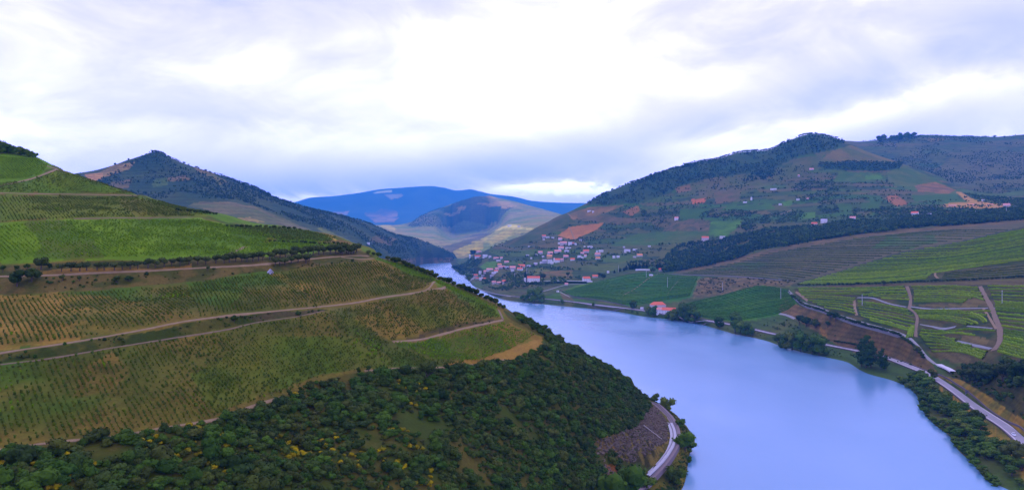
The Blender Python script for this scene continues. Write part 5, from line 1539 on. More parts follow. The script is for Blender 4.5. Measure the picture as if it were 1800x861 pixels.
# ---- trees one can tell apart across the river
trees_px('poplar_tree', BANK, [(1523, 646, 58, "tall dark poplar on the river bank in front of the road"), (1531, 646, 48, "second tall poplar touching the tallest one on the river bank"), (1514, 644, 42, "slim dark poplar on the left of the poplar group by the road"), (1549, 648, 36, "shorter poplar standing right of the tall poplar group"), (1556, 650, 27, "small poplar at the right end of the poplar group")], '', sx=1.0)
trees_px('riverside_tree', BANK, [(1380, 612, 26, "round green tree on the river bank left of the poplars"), (1392, 616, 34, "tall round tree in the middle of the bank clump left of the poplars"), (1408, 618, 36, "broad bright green tree in the bank clump left of the poplars"), (1427, 622, 26, "dark tree right of the broad green one in the bank clump"), (1440, 624, 36, "tall dark tree at the right end of the bank clump"), (1368, 606, 20, "low tree at the left end of the bank clump"),
                                 (1293, 585, 35, "tall dark tree by the road between the manor and the bank clump"), (1303, 588, 24, "dark tree right of the tall one by the road"), (1312, 589, 22, "low round tree by the water beside the tall dark tree"), (1322, 591, 16, "small bush-like tree at the water right of the low round tree"), (1264, 576, 20, "lone round tree on the road edge right of the manor"),
                                 (1205, 567, 36, "very big round tree right of the riverside manor"), (1220, 568, 26, "green tree on the right side of the very big round tree"), (1188, 565, 24, "tree in front of the right wing of the riverside manor"), (1174, 563, 16, "low green tree in front of the riverside manor door"), (1148, 556, 18, "dark tree in front of the left wing of the riverside manor"), (1139, 552, 13, "small tree left of the riverside manor by the road"), (1113, 543, 16, "lone tree on the road left of the riverside manor"),
                                 (940, 532, 28, "big dark tree on the far bank left of the green field"), (952, 532, 16, "low tree right of the big dark tree on the far bank"), (929, 530, 15, "low tree left of the big dark tree on the far bank"), (919, 529, 11, "small bush-like tree on the far bank near the bend"), (988, 535, 9, "tiny tree on the bank under the green field"), (1043, 538, 7, "tiny round tree at the road under the green field")], '', sx=0.95)
trees_px('broadleaf_tree', BANK, [(1714, 746, 30, "round dark tree on the road edge above the river, alone in dry grass"), (1782, 812, 44, "round dark tree hiding part of the road near the white car"), (1640, 668, 20, "green tree leaning over the road where it meets the bank trees")], '', sx=1.05)
trees_px('broadleaf_tree', BANK, [(1405, 571, 18, "dark round tree on the bare purple bank, leftmost"), (1417, 574, 19, "dark round tree on the bare purple bank, second from left"), (1433, 576, 18, "dark round tree on the bare purple bank, third from left"), (1459, 561, 14, "small green tree on the bare bank below the stone wall"), (1469, 564, 16, "green tree on the bare bank right of the small one"), (1455, 575, 11, "dark bush-like tree under the green trees on the bare bank"), (1612, 620, 14, "bright green bush beside the concrete lane bend")], '', sx=1.1)
trees_px('broadleaf_tree', BANK, [(1735, 672, 38, "large dark tree above the road at the foot of the terraces"), (1712, 675, 28, "dark tree right of the paved yard above the road"), (1762, 672, 34, "big dark tree at the right edge above the road"), (1790, 668, 34, "dark tree at the right border of the picture above the road"), (1696, 668, 20, "small dark tree next to the paved yard")], '', sx=1.2)
bp, bx_, by_ = BANK.scatter([(1562, 664), (1590, 668), (1615, 662), (1650, 690), (1690, 722), (1735, 765), (1790, 820), (1850, 880), (1850, 960), (1775, 858), (1735, 838), (1710, 812), (1685, 786), (1660, 757), (1628, 728), (1612, 694), (1580, 674)], 0.030)
for p, ax, ay in zip(bp, bx_, by_):
    near = p[2] < 3.0
    part = "below the paved yard" if ay < 700 else "beside the road sign" if ay < 760 else "near the lone round trees"
    plant_tree('riverside_tree', p, rng.uniform(3.8, 6.2) if near else rng.uniform(4.8, 8.6),
               ("low leafy waterline tree of the riverside belt, " if near else "leafy green tree between road and river, ") + part,
               ("waterline trees, " if near else "belt trees, ") + part, sx=1.45)
for x_, y_ in along([(1580, 672), (1612, 695), (1620, 722), (1642, 746), (1674, 770), (1684, 790), (1712, 816), (1735, 843), (1752, 858)], 34, 2, 2):
    p = at(BANK, x_ + 3, y_ - 1)
    if p is not None:
        plant_tree('riverside_tree', p, rng.uniform(2.4, 4.6), "small bushy tree right at the water's edge of the riverside belt", "bushy trees at the water's edge of the belt", sx=1.7, sink=0.5)
bp, _, _ = BANK.scatter([(1075, 541), (1120, 548), (1130, 556), (1110, 554), (1075, 546)], 0.012)
for p in bp[:14]:
    plant_tree('riverside_tree', p, rng.uniform(3, 5), "low bush-like tree at the waterline left of the manor", "low trees at the waterline left of the manor", sx=1.3)
trees_px('round_bush', BANK, [(x, y, rng.uniform(5.5, 7.5)) for x, y in along([(1391, 520), (1412, 537), (1440, 546), (1462, 553), (1500, 567), (1550, 580.5), (1580, 590), (1612, 613), (1624, 632)], 56, 0.6, 0.5)],
         "small round bush in the line between the vineyard lane and the stone wall", "bushes between the vineyard lane and the stone wall", sx=1.25)
trees_px('round_bush', BANK, [(x, y, rng.uniform(4, 6.0)) for x, y in along([(1400, 502), (1460, 501.5), (1530, 500), (1600, 496.5), (1700, 493), (1805, 487)], 62, 1.0, 0.4)] + [(1554, 500, 9)],
         "small dark bush in the long hedge line across the terraced spur", "bushes in the hedge line across the terraced spur", sx=1.4)
trees_px('round_bush', BANK, [(x, y, rng.uniform(3.5, 5.0)) for x, y in along([(1465, 600), (1485, 603), (1508, 608)], 12, 0.6, 0.3)], "tiny dark bush in the low line just above the road by the poplars", "bushes just above the road by the poplars", sx=1.3)
op, _, _ = BANK.scatter([(1222, 521), (1228, 493), (1245, 489), (1320, 490), (1400, 495), (1388, 502), (1340, 501), (1262, 517)], 0.004)
for p in op:
    plant_tree('olive_tree', p, rng.uniform(3.0, 4.5), "small dark tree in the purple orchard right of the green field", "trees in the purple orchard", sx=1.2)
trees_px('riverside_tree', BACK, [(x, y + 4, rng.uniform(5, 13)) for x, y in along([(1543, 246), (1575, 243), (1608, 239)], 13, 2.5, 0.5)], "dark tree in the clump on the right skyline", "trees in the clump on the right skyline", sx=1.0)
trees_px('ridge_tree', BACK, [(1609, 241, 9, "lone tree on the skyline right of the clump"), (1748, 244, 8, "dark round tree alone on the far right skyline"), (1766, 244, 7, "slanting thin tree on the far right skyline")], '')
trees_px('ridge_tree', PEAK, [(202, 292, 7, "small lone tree on the left shoulder of the pointed hill"), (226, 283, 6, "second small tree on the left shoulder of the pointed hill")] + [(x, y + 2, 6, None) for x, y in ()], '')
trees_px('ridge_tree', PEAK, [(x, y + 3, rng.uniform(4, 7)) for x, y in along([(268, 266), (284, 267)], 6, 1)], "small tree on the tip of the pointed hill", "trees on the tip of the pointed hill", sx=1.2)
trees_px('ridge_tree', PEAK, [(x, y + 3, rng.uniform(3, 7)) for x, y in along([(340, 291), (412, 318), (480, 345), (515, 358)], 42, 2)], "small tree on the right ridge of the pointed hill", "trees on the right ridge of the pointed hill", sx=1.2)
trees_px('pine_tree', BANK, [(x, y + 3, rng.uniform(4, 8)) for x, y in along([(1135, 315), (1175, 296), (1225, 287)], 26, 1.5)], "dark pine on the lower wooded skyline", "pines on the lower wooded skyline", sx=1.2)
trees_px('pine_tree', BANK, [(x, y + 3, rng.uniform(4, 7)) for x, y in along([(1300, 269), (1345, 266), (1387, 248), (1427, 237), (1467, 244), (1485, 250)], 34, 1.5)], "dark pine on the skyline of the highest wooded hill", "pines on the skyline of the highest hill", sx=1.2)
trees_px('pine_tree', BANK, [(1385, 250, 9, "single pine sticking up on the left slope of the highest hill"), (1480, 249, 9, "round pine at the right end of the highest hilltop")], '')
trees_px('cypress_tree', BANK, [(926.5, 497, 16, "dark cypress between the two white parts of the manor above the bend"), (924, 488, 13, "tall thin cypress behind the white manor above the bend")], '', sx=1.3)
trees_px('broadleaf_tree', BANK, [(832, 453, 14, "dark tree beside the narrow white tower at the end of the village"), (922, 466, 6, "small dark tree right of the red roofed village row"), (998, 487, 9, "small tree on the ochre plot above the bend"), (955, 491, 12, "blue-green tree right of the white manor above the bend"), (948, 492, 10, "tree beside the right gable of the white manor above the bend"),
                                 (1061, 491, 11, "dark tree right of the red-roofed farm above the green field"), (1054, 488, 9, "dark tree touching the red-roofed farm above the green field"), (1148, 479, 10, "green round tree left of the little red house at the forest foot"), (797, 474, 9, "dark tree on the river promontory at the end of the village"), (802, 476, 10, "second dark tree on the river promontory"), (808, 478, 9, "third dark tree on the river promontory")], '', sx=1.1)
trees_px('pine_tree', BANK, [(1108, 473, 14), (1113, 473, 16), (1118, 473, 16), (1124, 472, 14), (1131, 471, 13), (1137, 471, 12), (1160, 473, 18), (1156, 472, 14), (1090, 477, 9), (1097, 476, 9), (1101, 474, 11), (1080, 480, 8)], "dark pine in the row at the left foot of the forest", "pines at the left foot of the forest", sx=1.1)

# ---- woods: read as one mass
FT = []
M_WOOD = leaf_mat("far_wood_leaves", (0.026, 0.062, 0.032), (0.046, 0.088, 0.038), (0.066, 0.10, 0.04), scale=3, var=0.3)
M_WPINE = leaf_mat("far_pine_needles", (0.022, 0.056, 0.034), (0.040, 0.078, 0.042), scale=3, var=0.3)
for k in range(4):
    FT.append(crown_mesh("wood_tree", 1000 + k, rand_lobes(1000 + k, 4, 0.22, 0.55, 0.35, 0.27), 70, 0.09, sub=1, mat=M_WOOD))
for k in range(3):
    FT.append(crown_mesh("wood_tree", 1020 + k, [(0, 0, .3, .26, .26, .3), (0.02, 0, .55, .22, .22, .28), (0, .02, .8, .12, .12, .2)], 70, 0.09, sub=1, mat=M_WPINE))
for k in range(3):
    FT.append(crown_mesh("wood_tree", 1040 + k, rand_lobes(1040 + k, 4, 0.25, 0.5, 0.3, 0.28), 70, 0.09, sub=1, mat=M_RIVER))
WP, WS, WI = [], [], []


def wood(sheet, poly, dens, h0, h1, kinds, clump=0.0, cs=40.0, need_vis=True, dmin=0, dmax=1e9):
    dens = dens * 1.0
    p, _, _ = sheet.scatter(poly, dens, dmin, dmax, need_vis)
    if clump:
        k = fbm(p[:, 0], p[:, 1], cs, 4, 88) > clump + 0.1 * (rng.random(len(p)) - 0.5)
        p = p[k]
    WP.append(p)
    WS.append(rng.uniform(h0, h1, len(p)))
    WI.append(rng.choice(kinds, len(p)))


OAKK, PINK, RIVK = [0, 1, 2, 3], [4, 5, 6], [7, 8, 9]
wood(BANK, FOREST_A, 0.013, 6, 12, PINK + OAKK + RIVK[:1], clump=0.36, cs=70)
wood(BANK, [(1165, 478), (1172, 462), (1250, 452), (1330, 430), (1310, 449), (1250, 466), (1190, 476)], 0.012, 10, 18, PINK + OAKK[:2], clump=0.34, cs=40)
wood(BANK, [(1330, 428), (1400, 412), (1500, 394), (1560, 396), (1600, 390), (1710, 380), (1830, 366), (1830, 384), (1700, 395), (1600, 402), (1500, 412), (1400, 430), (1345, 437)], 0.010, 8, 15, PINK + OAKK, clump=0.36, cs=60)
wood(BANK, [(1380, 408), (1480, 392), (1560, 392), (1560, 408), (1480, 416), (1400, 428), (1345, 434)], 0.014, 6, 12, RIVK + OAKK[:1], clump=0.34, cs=60)
wood(BANK, WOOD_RIDGE, 0.007, 5, 11, PINK + OAKK + OAKK, clump=0.40, cs=110)
wood(BANK, [(1436, 287), (1500, 284), (1588, 287), (1580, 298), (1540, 302), (1450, 299)], 0.008, 7, 11, OAKK)
wood(BANK, [(1300, 322), (1325, 305), (1380, 295), (1375, 306), (1345, 316), (1320, 318)], 0.008, 7, 11, PINK)
for poly, d in [([(1225, 376), (1260, 369), (1330, 372), (1335, 380), (1290, 386), (1230, 384)], 0.006), ([(1290, 398), (1320, 385), (1400, 368), (1420, 378), (1400, 392), (1320, 402)], 0.006), ([(1440, 365), (1455, 330), (1475, 328), (1470, 360), (1475, 375), (1445, 378)], 0.006),
                ([(1125, 372), (1190, 362), (1192, 382), (1130, 384)], 0.006), ([(1500, 368), (1590, 364), (1660, 366), (1720, 370), (1720, 380), (1600, 386), (1500, 384)], 0.004), ([(1390, 330), (1420, 315), (1470, 318), (1465, 328), (1400, 338)], 0.005), ([(1395, 345), (1440, 340), (1440, 352), (1400, 356)], 0.004),
                ([(1690, 340), (1720, 345), (1800, 350), (1800, 364), (1760, 358), (1720, 352)], 0.005), ([(1300, 398), (1340, 392), (1345, 400), (1310, 408)], 0.007), ([(880, 512), (905, 500), (985, 494), (1000, 498), (910, 508)], 0.004),
                ([(800, 470), (830, 455), (850, 456), (838, 470), (830, 490), (820, 498), (806, 480)], 0.006), ([(846, 494), (900, 480), (925, 488), (922, 500), (890, 512), (850, 508)], 0.006), ([(940, 488), (1030, 488), (1030, 494), (940, 496)], 0.004), ([(1100, 462), (1170, 456), (1165, 470), (1105, 470)], 0.006)]:
    wood(BANK, poly, d * 1.8, 4.5, 9, OAKK + RIVK, clump=0.43)
# field-edge lines of trees that follow the terraces
wp, wx, wy = BANK.scatter([(860, 436), (1000, 376), (1190, 300), (1430, 290), (1700, 345), (1800, 350), (1800, 364), (1560, 390), (1400, 392), (1170, 440), (1000, 480), (900, 495)], 0.0075)
kz = np.sin(2 * math.pi * (wp[:, 2] + 14 * fbm(wp[:, 0], wp[:, 1], 160, 3, 5)) / 17.0)
k = (kz > 0.74) & (fbm(wp[:, 0], wp[:, 1], 110, 3, 8) > 0.46) | ((fbm(wp[:, 0], wp[:, 1], 80, 4, 31) > 0.585) & (rng.random(len(wp)) < 0.55))
for fl in bank_fields:
    if fl[0] in (GA, GB) or (callable(fl[0]) and len(fl[1]) < 9 and max(a[1] for a in fl[1]) < 440):
        k &= ~in_poly(wx, wy, fl[1])
k &= ~in_poly(wx, wy, [(981, 414), (1000, 399), (1063, 391), (1050, 403), (1010, 421), (1003, 421)])
WP.append(wp[k]); WS.append(rng.uniform(4.0, 8.5, k.sum())); WI.append(rng.choice(OAKK + RIVK + PINK[:1], k.sum()))
# right-hand scrub slope above the road
wood(BANK, [(1668, 660), (1700, 650), (1760, 642), (1900, 630), (1900, 850), (1800, 742), (1740, 697), (1695, 672)], 0.05, 2.0, 5.0, OAKK + RIVK, clump=0.40, cs=25)
wood(BANK, [(1690, 650), (1760, 640), (1900, 630), (1900, 700), (1760, 685), (1700, 672)], 0.03, 5.0, 8.0, OAKK, clump=0.36, cs=25)
wood(BANK, [(1450, 575), (1500, 600), (1560, 615), (1600, 636), (1640, 652), (1600, 642), (1520, 621), (1450, 602)], 0.012, 1.5, 3.0, OAKK, clump=0.52, cs=25)
wood(BANK, [(1340, 572), (1370, 556), (1440, 596), (1460, 604), (1400, 590)], 0.02, 2.0, 4.0, OAKK + RIVK, clump=0.45, cs=25)
wood(BANK, [(893, 522), (1000, 531), (1125, 549), (1222, 566), (1325, 584), (1460, 612), (1570, 640), (1570, 660), (1460, 626), (1325, 591), (1222, 570), (1000, 539), (893, 529)], 0.02, 1.2, 2.8, RIVK, clump=0.5, cs=30)
# far hills
wood(PEAK, [(150, 330), (275, 262), (345, 290), (412, 316), (515, 352), (650, 390), (735, 415), (800, 444), (800, 452), (740, 440), (690, 446), (620, 415), (520, 388), (420, 352), (330, 350), (240, 352)], 0.0070, 4, 9, OAKK + PINK, clump=0.45, cs=170)
wood(PEAK, [(640, 432), (700, 424), (775, 436), (800, 448), (797, 462), (740, 461), (700, 456)], 0.0060, 4, 8, OAKK, clump=0.42, cs=160)
wood(BACK, [(1490, 250), (1545, 246), (1620, 238), (1830, 236), (1830, 345), (1700, 340), (1600, 296)], 0.0042, 4, 9, OAKK + PINK, clump=0.52, cs=130)
wood(MID, [(715, 398), (737, 381), (775, 364), (820, 347), (850, 346), (872, 362), (900, 362), (885, 378), (862, 398), (820, 392), (780, 400)], 0.0010, 8, 13, OAKK, clump=0.47, cs=260)
WP, WS, WI = np.concatenate(WP), np.concatenate(WS), np.concatenate(WI)
stuff_instances("woodland", WP - [0, 0, 0.3], np.column_stack([WS * rng.uniform(1, 1.3, len(WS)), WS * rng.uniform(1, 1.3, len(WS)), WS]), FT, WI)
print("wood", len(WP))


# ---- vine rows on the terraces across the river: each row is a hedge of its own
def vine_row(sheet, pts, h, w, mat, label, group, leafw=0.5, per_m=4.0, gaps=0.25):
    P = np.array(pts, float)
    if P[-1, 0] > 1785:       # fields go on beyond the right edge
        sl = (P[-1, 1] - P[-2, 1]) / max(1.0, P[-1, 0] - P[-2, 0])
        P = np.vstack([P, [P[-1, 0] + 150, P[-1, 1] + 150 * sl]])
    s = np.concatenate([[0], np.cumsum(np.hypot(*np.diff(P, axis=0).T))])
    q = np.linspace(0, s[-1], max(6, int(s[-1] / 2.5)))
    c = sheet.pick(pchip1(s, P[:, 0], q), pchip1(s, P[:, 1], q))
    c = c[~np.isnan(c[:, 0])]
    if len(c) < 4:
        return
    # drop jumps over a crest
    jump = np.nonzero(np.abs(np.diff(c[:, 1])) > 90)[0]
    if len(jump):
        c = c[:jump[0] + 1] if jump[0] > len(c) / 2 else c[jump[-1] + 1:]
    if len(c) < 4:
        return
    d = np.concatenate([[0], np.cumsum(np.linalg.norm(np.diff(c, axis=0), axis=1))])
    L = d[-1]
    n = max(8, int(L / 1.6))
    t = np.linspace(0, L, n)
    X = np.stack([np.interp(t, d, c[:, i]) for i in range(3)], 1)
    for _ in range(2):
        X[1:-1] = 0.5 * X[1:-1] + 0.25 * (X[:-2] + X[2:])
    X[:, 2] = sheet.height(X[:, 0], X[:, 1])
    T = np.gradient(X[:, :2], axis=0)
    T /= np.linalg.norm(T, axis=1)[:, None] + 1e-9
    N = np.stack([-T[:, 1], T[:, 0]], 1)
    f = np.clip(0.45 + 1.1 * fbm(X[:, 0] * 3, X[:, 1] * 3, 14, 3, h * 31), 0.15, 1.3)
    wd = w * f * (0.8 + 0.4 * rng.random(n))
    ht = h * f * (0.75 + 0.5 * rng.random(n))
    rows = []
    for a, z in ((-1, -0.3), (-1.05, 0.5), (-0.55, 1.0), (0.55, 1.0), (1.05, 0.5), (1, -0.3)):
        jz = 0.15 * h * rng.normal(0, 1, n) if z > 0 else 0
        rows.append(np.column_stack([X[:, :2] + N * (wd * 0.5 * a)[:, None], X[:, 2] + np.where(z > 0, ht * z, z) + jz]))
    R = np.array(rows)
    m = len(R)
    idx = np.arange(m * n).reshape(m, n)
    qd = np.stack([idx[:-1, :-1], idx[:-1, 1:], idx[1:, 1:], idx[1:, :-1]], -1).reshape(-1, 4)[:, ::-1]
    mb = MB().add(R.reshape(-1, 3), qd)
    k = int(L * per_m)
    if k:
        i = rng.integers(0, n, k)
        a = rng.uniform(-1, 1, k)
        p = X[i] + np.column_stack([N[i] * (wd[i] * 0.55 * a)[:, None], ht[i] * (0.5 + 0.6 * rng.random(k))])
        p[:, :2] += T[i] * rng.uniform(-0.8, 0.8, (k, 1))
        nn = np.column_stack([N[i] * a[:, None], np.full(k, 0.7)])
        nn /= np.linalg.norm(nn, axis=1)[:, None]
        V, qq = leaf_quads(np.random.default_rng(int(L * 10)), p, nn, leafw)
        mb.add(V, qq)
    o = add_obj("vine_row", mb.mesh("vine_row"), mat)
    tag(o, label, "vine row", group)


def rows_between(keys, sub, *a, **kw):
    for A, B in zip(keys[:-1], keys[1:]):
        n = max(len(A), len(B), 5)
        def res(Q):
            Q = np.array(Q, float)
            s = np.concatenate([[0], np.cumsum(np.hypot(*np.diff(Q, axis=0).T))])
            q = np.linspace(0, s[-1], 12)
            return np.stack([pchip1(s, Q[:, 0], q), pchip1(s, Q[:, 1], q)], 1)
        A_, B_ = res(A), res(B)
        for i in range(sub):
            t = i / sub
            R = A_ * (1 - t) + B_ * t
            cut = rng.uniform(0.0, 1.5)
            R[:, 1] += rng.normal(0, 0.12)
            R[0, 0] += cut
            vine_row(BANK, R, *a, **kw)


UP = [[(1402, 499.5), (1500, 498.5), (1580, 494), (1628, 490)], [(1425, 493), (1520, 491), (1600, 486), (1640, 479)], [(1452, 485.5), (1550, 481), (1640, 472), (1720, 465), (1815, 456)], [(1490, 473.5), (1580, 471), (1660, 464), (1740, 453), (1815, 444)],
      [(1535, 459.5), (1620, 457), (1700, 448.5), (1760, 439), (1815, 430)], [(1600, 441.5), (1680, 439.5), (1750, 429), (1815, 416)], [(1700, 424), (1760, 417), (1815, 405)], [(1770, 408), (1815, 399)]]
rows_between(UP, 4, 1.6, 1.5, M_ROW, "bright green vine row on the upper slope of the terraced spur above the hedge line", "vine rows on the upper terraced spur", per_m=1.6)
rows_between([[(1655, 488), (1815, 480)], [(1660, 478), (1815, 462)]], 4, 1.2, 1.6, M_ROWD, "thin dull vine row on the bare triangle above the hedge line", "thin vine rows on the bare triangle", per_m=1.0)
LB = "vine row in the left block of the terraces below the hedge line"
rows_between([[(1402, 507), (1500, 507), (1588, 504)], [(1404, 513), (1470, 515), (1530, 512), (1594, 512)], [(1408, 518.5), (1470, 522), (1503, 525)], [(1420, 528), (1465, 529.5), (1500, 533)], [(1436, 535), (1475, 539), (1502, 546)], [(1462, 546), (1485, 551), (1506, 557)]], 2, 1.6, 1.5, M_ROW, LB, "vine rows in the left terrace block", per_m=1.6)
rows_between([[(1515, 519), (1555, 514), (1594, 514)], [(1535, 521), (1565, 522), (1598, 522)], [(1560, 528), (1580, 530), (1600, 532)]], 2, 1.6, 1.5, M_ROW, "vine row above the curved pale lane in the left terraces", "vine rows above the curved lane", per_m=1.6)
rows_between([[(1507, 530), (1550, 536), (1597, 546)], [(1508, 538), (1555, 545), (1606, 556)], [(1510, 547), (1560, 556), (1608, 567)], [(1513, 555), (1560, 567), (1606, 580)], [(1545, 571), (1580, 580), (1604, 589)]], 2, 1.6, 1.5, M_ROW, "vine row below the curved pale lane in the left terraces", "vine rows below the curved lane", per_m=1.6)
rows_between([[(1603, 504), (1660, 503.5), (1718, 506)], [(1607, 515), (1660, 514), (1726, 520)], [(1606, 525), (1660, 525), (1700, 528)], [(1606, 533.5), (1650, 533), (1690, 534)]], 3, 1.6, 1.5, M_ROW, "vine row in the middle block of terraces between two brown tracks, above the straight lane", "vine rows in the middle terrace block", per_m=1.6)
rows_between([[(1690, 512), (1725, 516)], [(1696, 520), (1715, 526), (1733, 534)]], 3, 1.7, 1.7, M_ROW, "short slanting vine row left of the right brown track", "short slanting vine rows", per_m=1.6)
rows_between([[(1606, 546), (1650, 545.5), (1700, 548), (1742, 547)], [(1614, 555), (1660, 556), (1700, 562), (1720, 570)], [(1618, 562), (1660, 567), (1690, 572)]], 3, 1.6, 1.5, M_ROW, "vine row in the middle block of terraces just below the straight lane", "vine rows below the straight lane", per_m=1.6)
rows_between([[(1700, 551), (1722, 560), (1730, 568)], [(1712, 548), (1732, 556), (1740, 566)]], 2, 1.7, 1.7, M_ROW, "short curved vine row beside the right brown track", "short curved vine rows", per_m=1.6)
rows_between([[(1618, 580), (1660, 583), (1700, 579), (1750, 582)], [(1615, 590), (1650, 592), (1680, 598)], [(1622, 598), (1660, 603), (1710, 614), (1735, 620)], [(1632, 612), (1660, 612), (1700, 618), (1730, 628)], [(1642, 624), (1690, 622), (1725, 634)]], 2, 1.6, 1.5, M_ROW, "vine row on the lowest terraces above the concrete lane", "vine rows on the lowest terraces", per_m=1.6)
rows_between([[(1736, 503), (1815, 504)], [(1748, 530), (1815, 534)], [(1750, 545), (1815, 550)], [(1764, 580), (1815, 588)], [(1764, 600), (1815, 612)], [(1752, 622), (1815, 640)]], 5, 1.6, 1.5, M_ROW, "vine row right of the long brown track, running off the right edge", "vine rows right of the long brown track", per_m=1.6)
rows_between([[(1592, 596), (1597, 586), (1600, 576)], [(1606, 592), (1608, 582), (1609, 572)]], 4, 1.7, 1.7, M_ROW, "short upright vine row in the small bright patch by the lane bend", "short vine rows by the lane bend", per_m=1.6)
DR = [[(1200, 481), (1300, 484), (1390, 494)], [(1240, 473), (1340, 473), (1440, 482)], [(1290, 462), (1400, 463), (1492, 467)], [(1335, 448), (1450, 449), (1550, 450)], [(1400, 437), (1500, 434), (1615, 433)], [(1500, 420), (1620, 414), (1715, 416)], [(1610, 408), (1700, 402), (1790, 400)]]
rows_between(DR, 4, 1.6, 2.4, M_ROWD, "faint dull green vine row on the dark terraced slope below the forest", "vine rows on the dark terraced slope", per_m=0.6)
M_ROWF = leaf_mat("green_field_vine_leaves", (0.04, 0.125, 0.010), (0.065, 0.155, 0.014), scale=0.2, var=0.35)
rows_between([[(988, 513.5), (1060, 494), (1130, 480.5), (1226, 488)], [(1004, 520.5), (1060, 527.5), (1105, 537.5), (1165, 529.5), (1212, 521)]], 22, 1.4, 1.6, M_ROWF, "green vine row of the big green field on the far bank", "vine rows of the big green field", per_m=0.6)
rows_between([[(1193, 537), (1262, 521.5), (1340, 503.5), (1385, 509.5)], [(1228, 555.5), (1290, 564.5), (1330, 560), (1378, 549.5), (1398, 536)]], 20, 1.4, 1.6, M_ROWF, "green vine row of the field between the manor and the terraced spur", "vine rows of the field right of the manor", per_m=0.6)

# ------------------------------------------------------------------ houses
M_WHITE = plain_mat("white_render", (0.74, 0.71, 0.69), 0.06, 0.4)
M_PALE = plain_mat("pale_render", (0.55, 0.47, 0.45), 0.08, 0.4)
M_GREYW = plain_mat("grey_render", (0.42, 0.40, 0.42), 0.1, 0.4)
M_OCHRE = plain_mat("ochre_render", (0.62, 0.40, 0.16), 0.1, 0.4)
M_TILE = plain_mat("red_tiles", (0.66, 0.15, 0.07), 0.22, 1.2, bump=0.4)
M_TILEP = plain_mat("faded_tiles", (0.66, 0.28, 0.22), 0.2, 1.2, bump=0.4)
M_TILEO = plain_mat("orange_tiles", (0.68, 0.27, 0.10), 0.2, 1.2, bump=0.4)
M_TILEG = plain_mat("grey_roof", (0.40, 0.38, 0.41), 0.15, 1.0, bump=0.3)
M_TILEW = plain_mat("white_roof", (0.74, 0.74, 0.76), 0.06, 0.5)
M_GLASS = plain_mat("dark_window", (0.05, 0.055, 0.07), 0.1, 1.0, rough=0.2, spec=0.5)
M_DOOR = plain_mat("dark_door", (0.12, 0.07, 0.045), 0.2, 2.0)
M_FRAME = plain_mat("window_frame", (0.6, 0.58, 0.55), 0.1, 1.0)
WALLS = {'w': M_WHITE, 'p': M_PALE, 'g': M_GREYW, 'o': M_OCHRE}
ROOFS = {'r': M_TILE, 'p': M_TILEP, 'o': M_TILEO, 'g': M_TILEG, 'w': M_TILEW}
WIN_ME = MB().box(-0.5, 0.5, -0.06, 0.10, 0, 1.35).mesh("window")
WIN_ME.materials.append(M_GLASS)
SILL_ME = MB().box(-0.62, 0.62, -0.16, 0.08, -0.14, 0).mesh("sill")
SILL_ME.materials.append(M_FRAME)
DOOR_ME = MB().box(-0.6, 0.6, -0.07, 0.10, 0, 2.2).mesh("door")
DOOR_ME.materials.append(M_DOOR)
CHIM_ME = MB().box(-0.4, 0.4, -0.35, 0.35, -1.2, 1.3).box(-0.5, 0.5, -0.45, 0.45, 1.3, 1.5).mesh("chimney")
CHIM_ME.materials.append(M_WHITE)


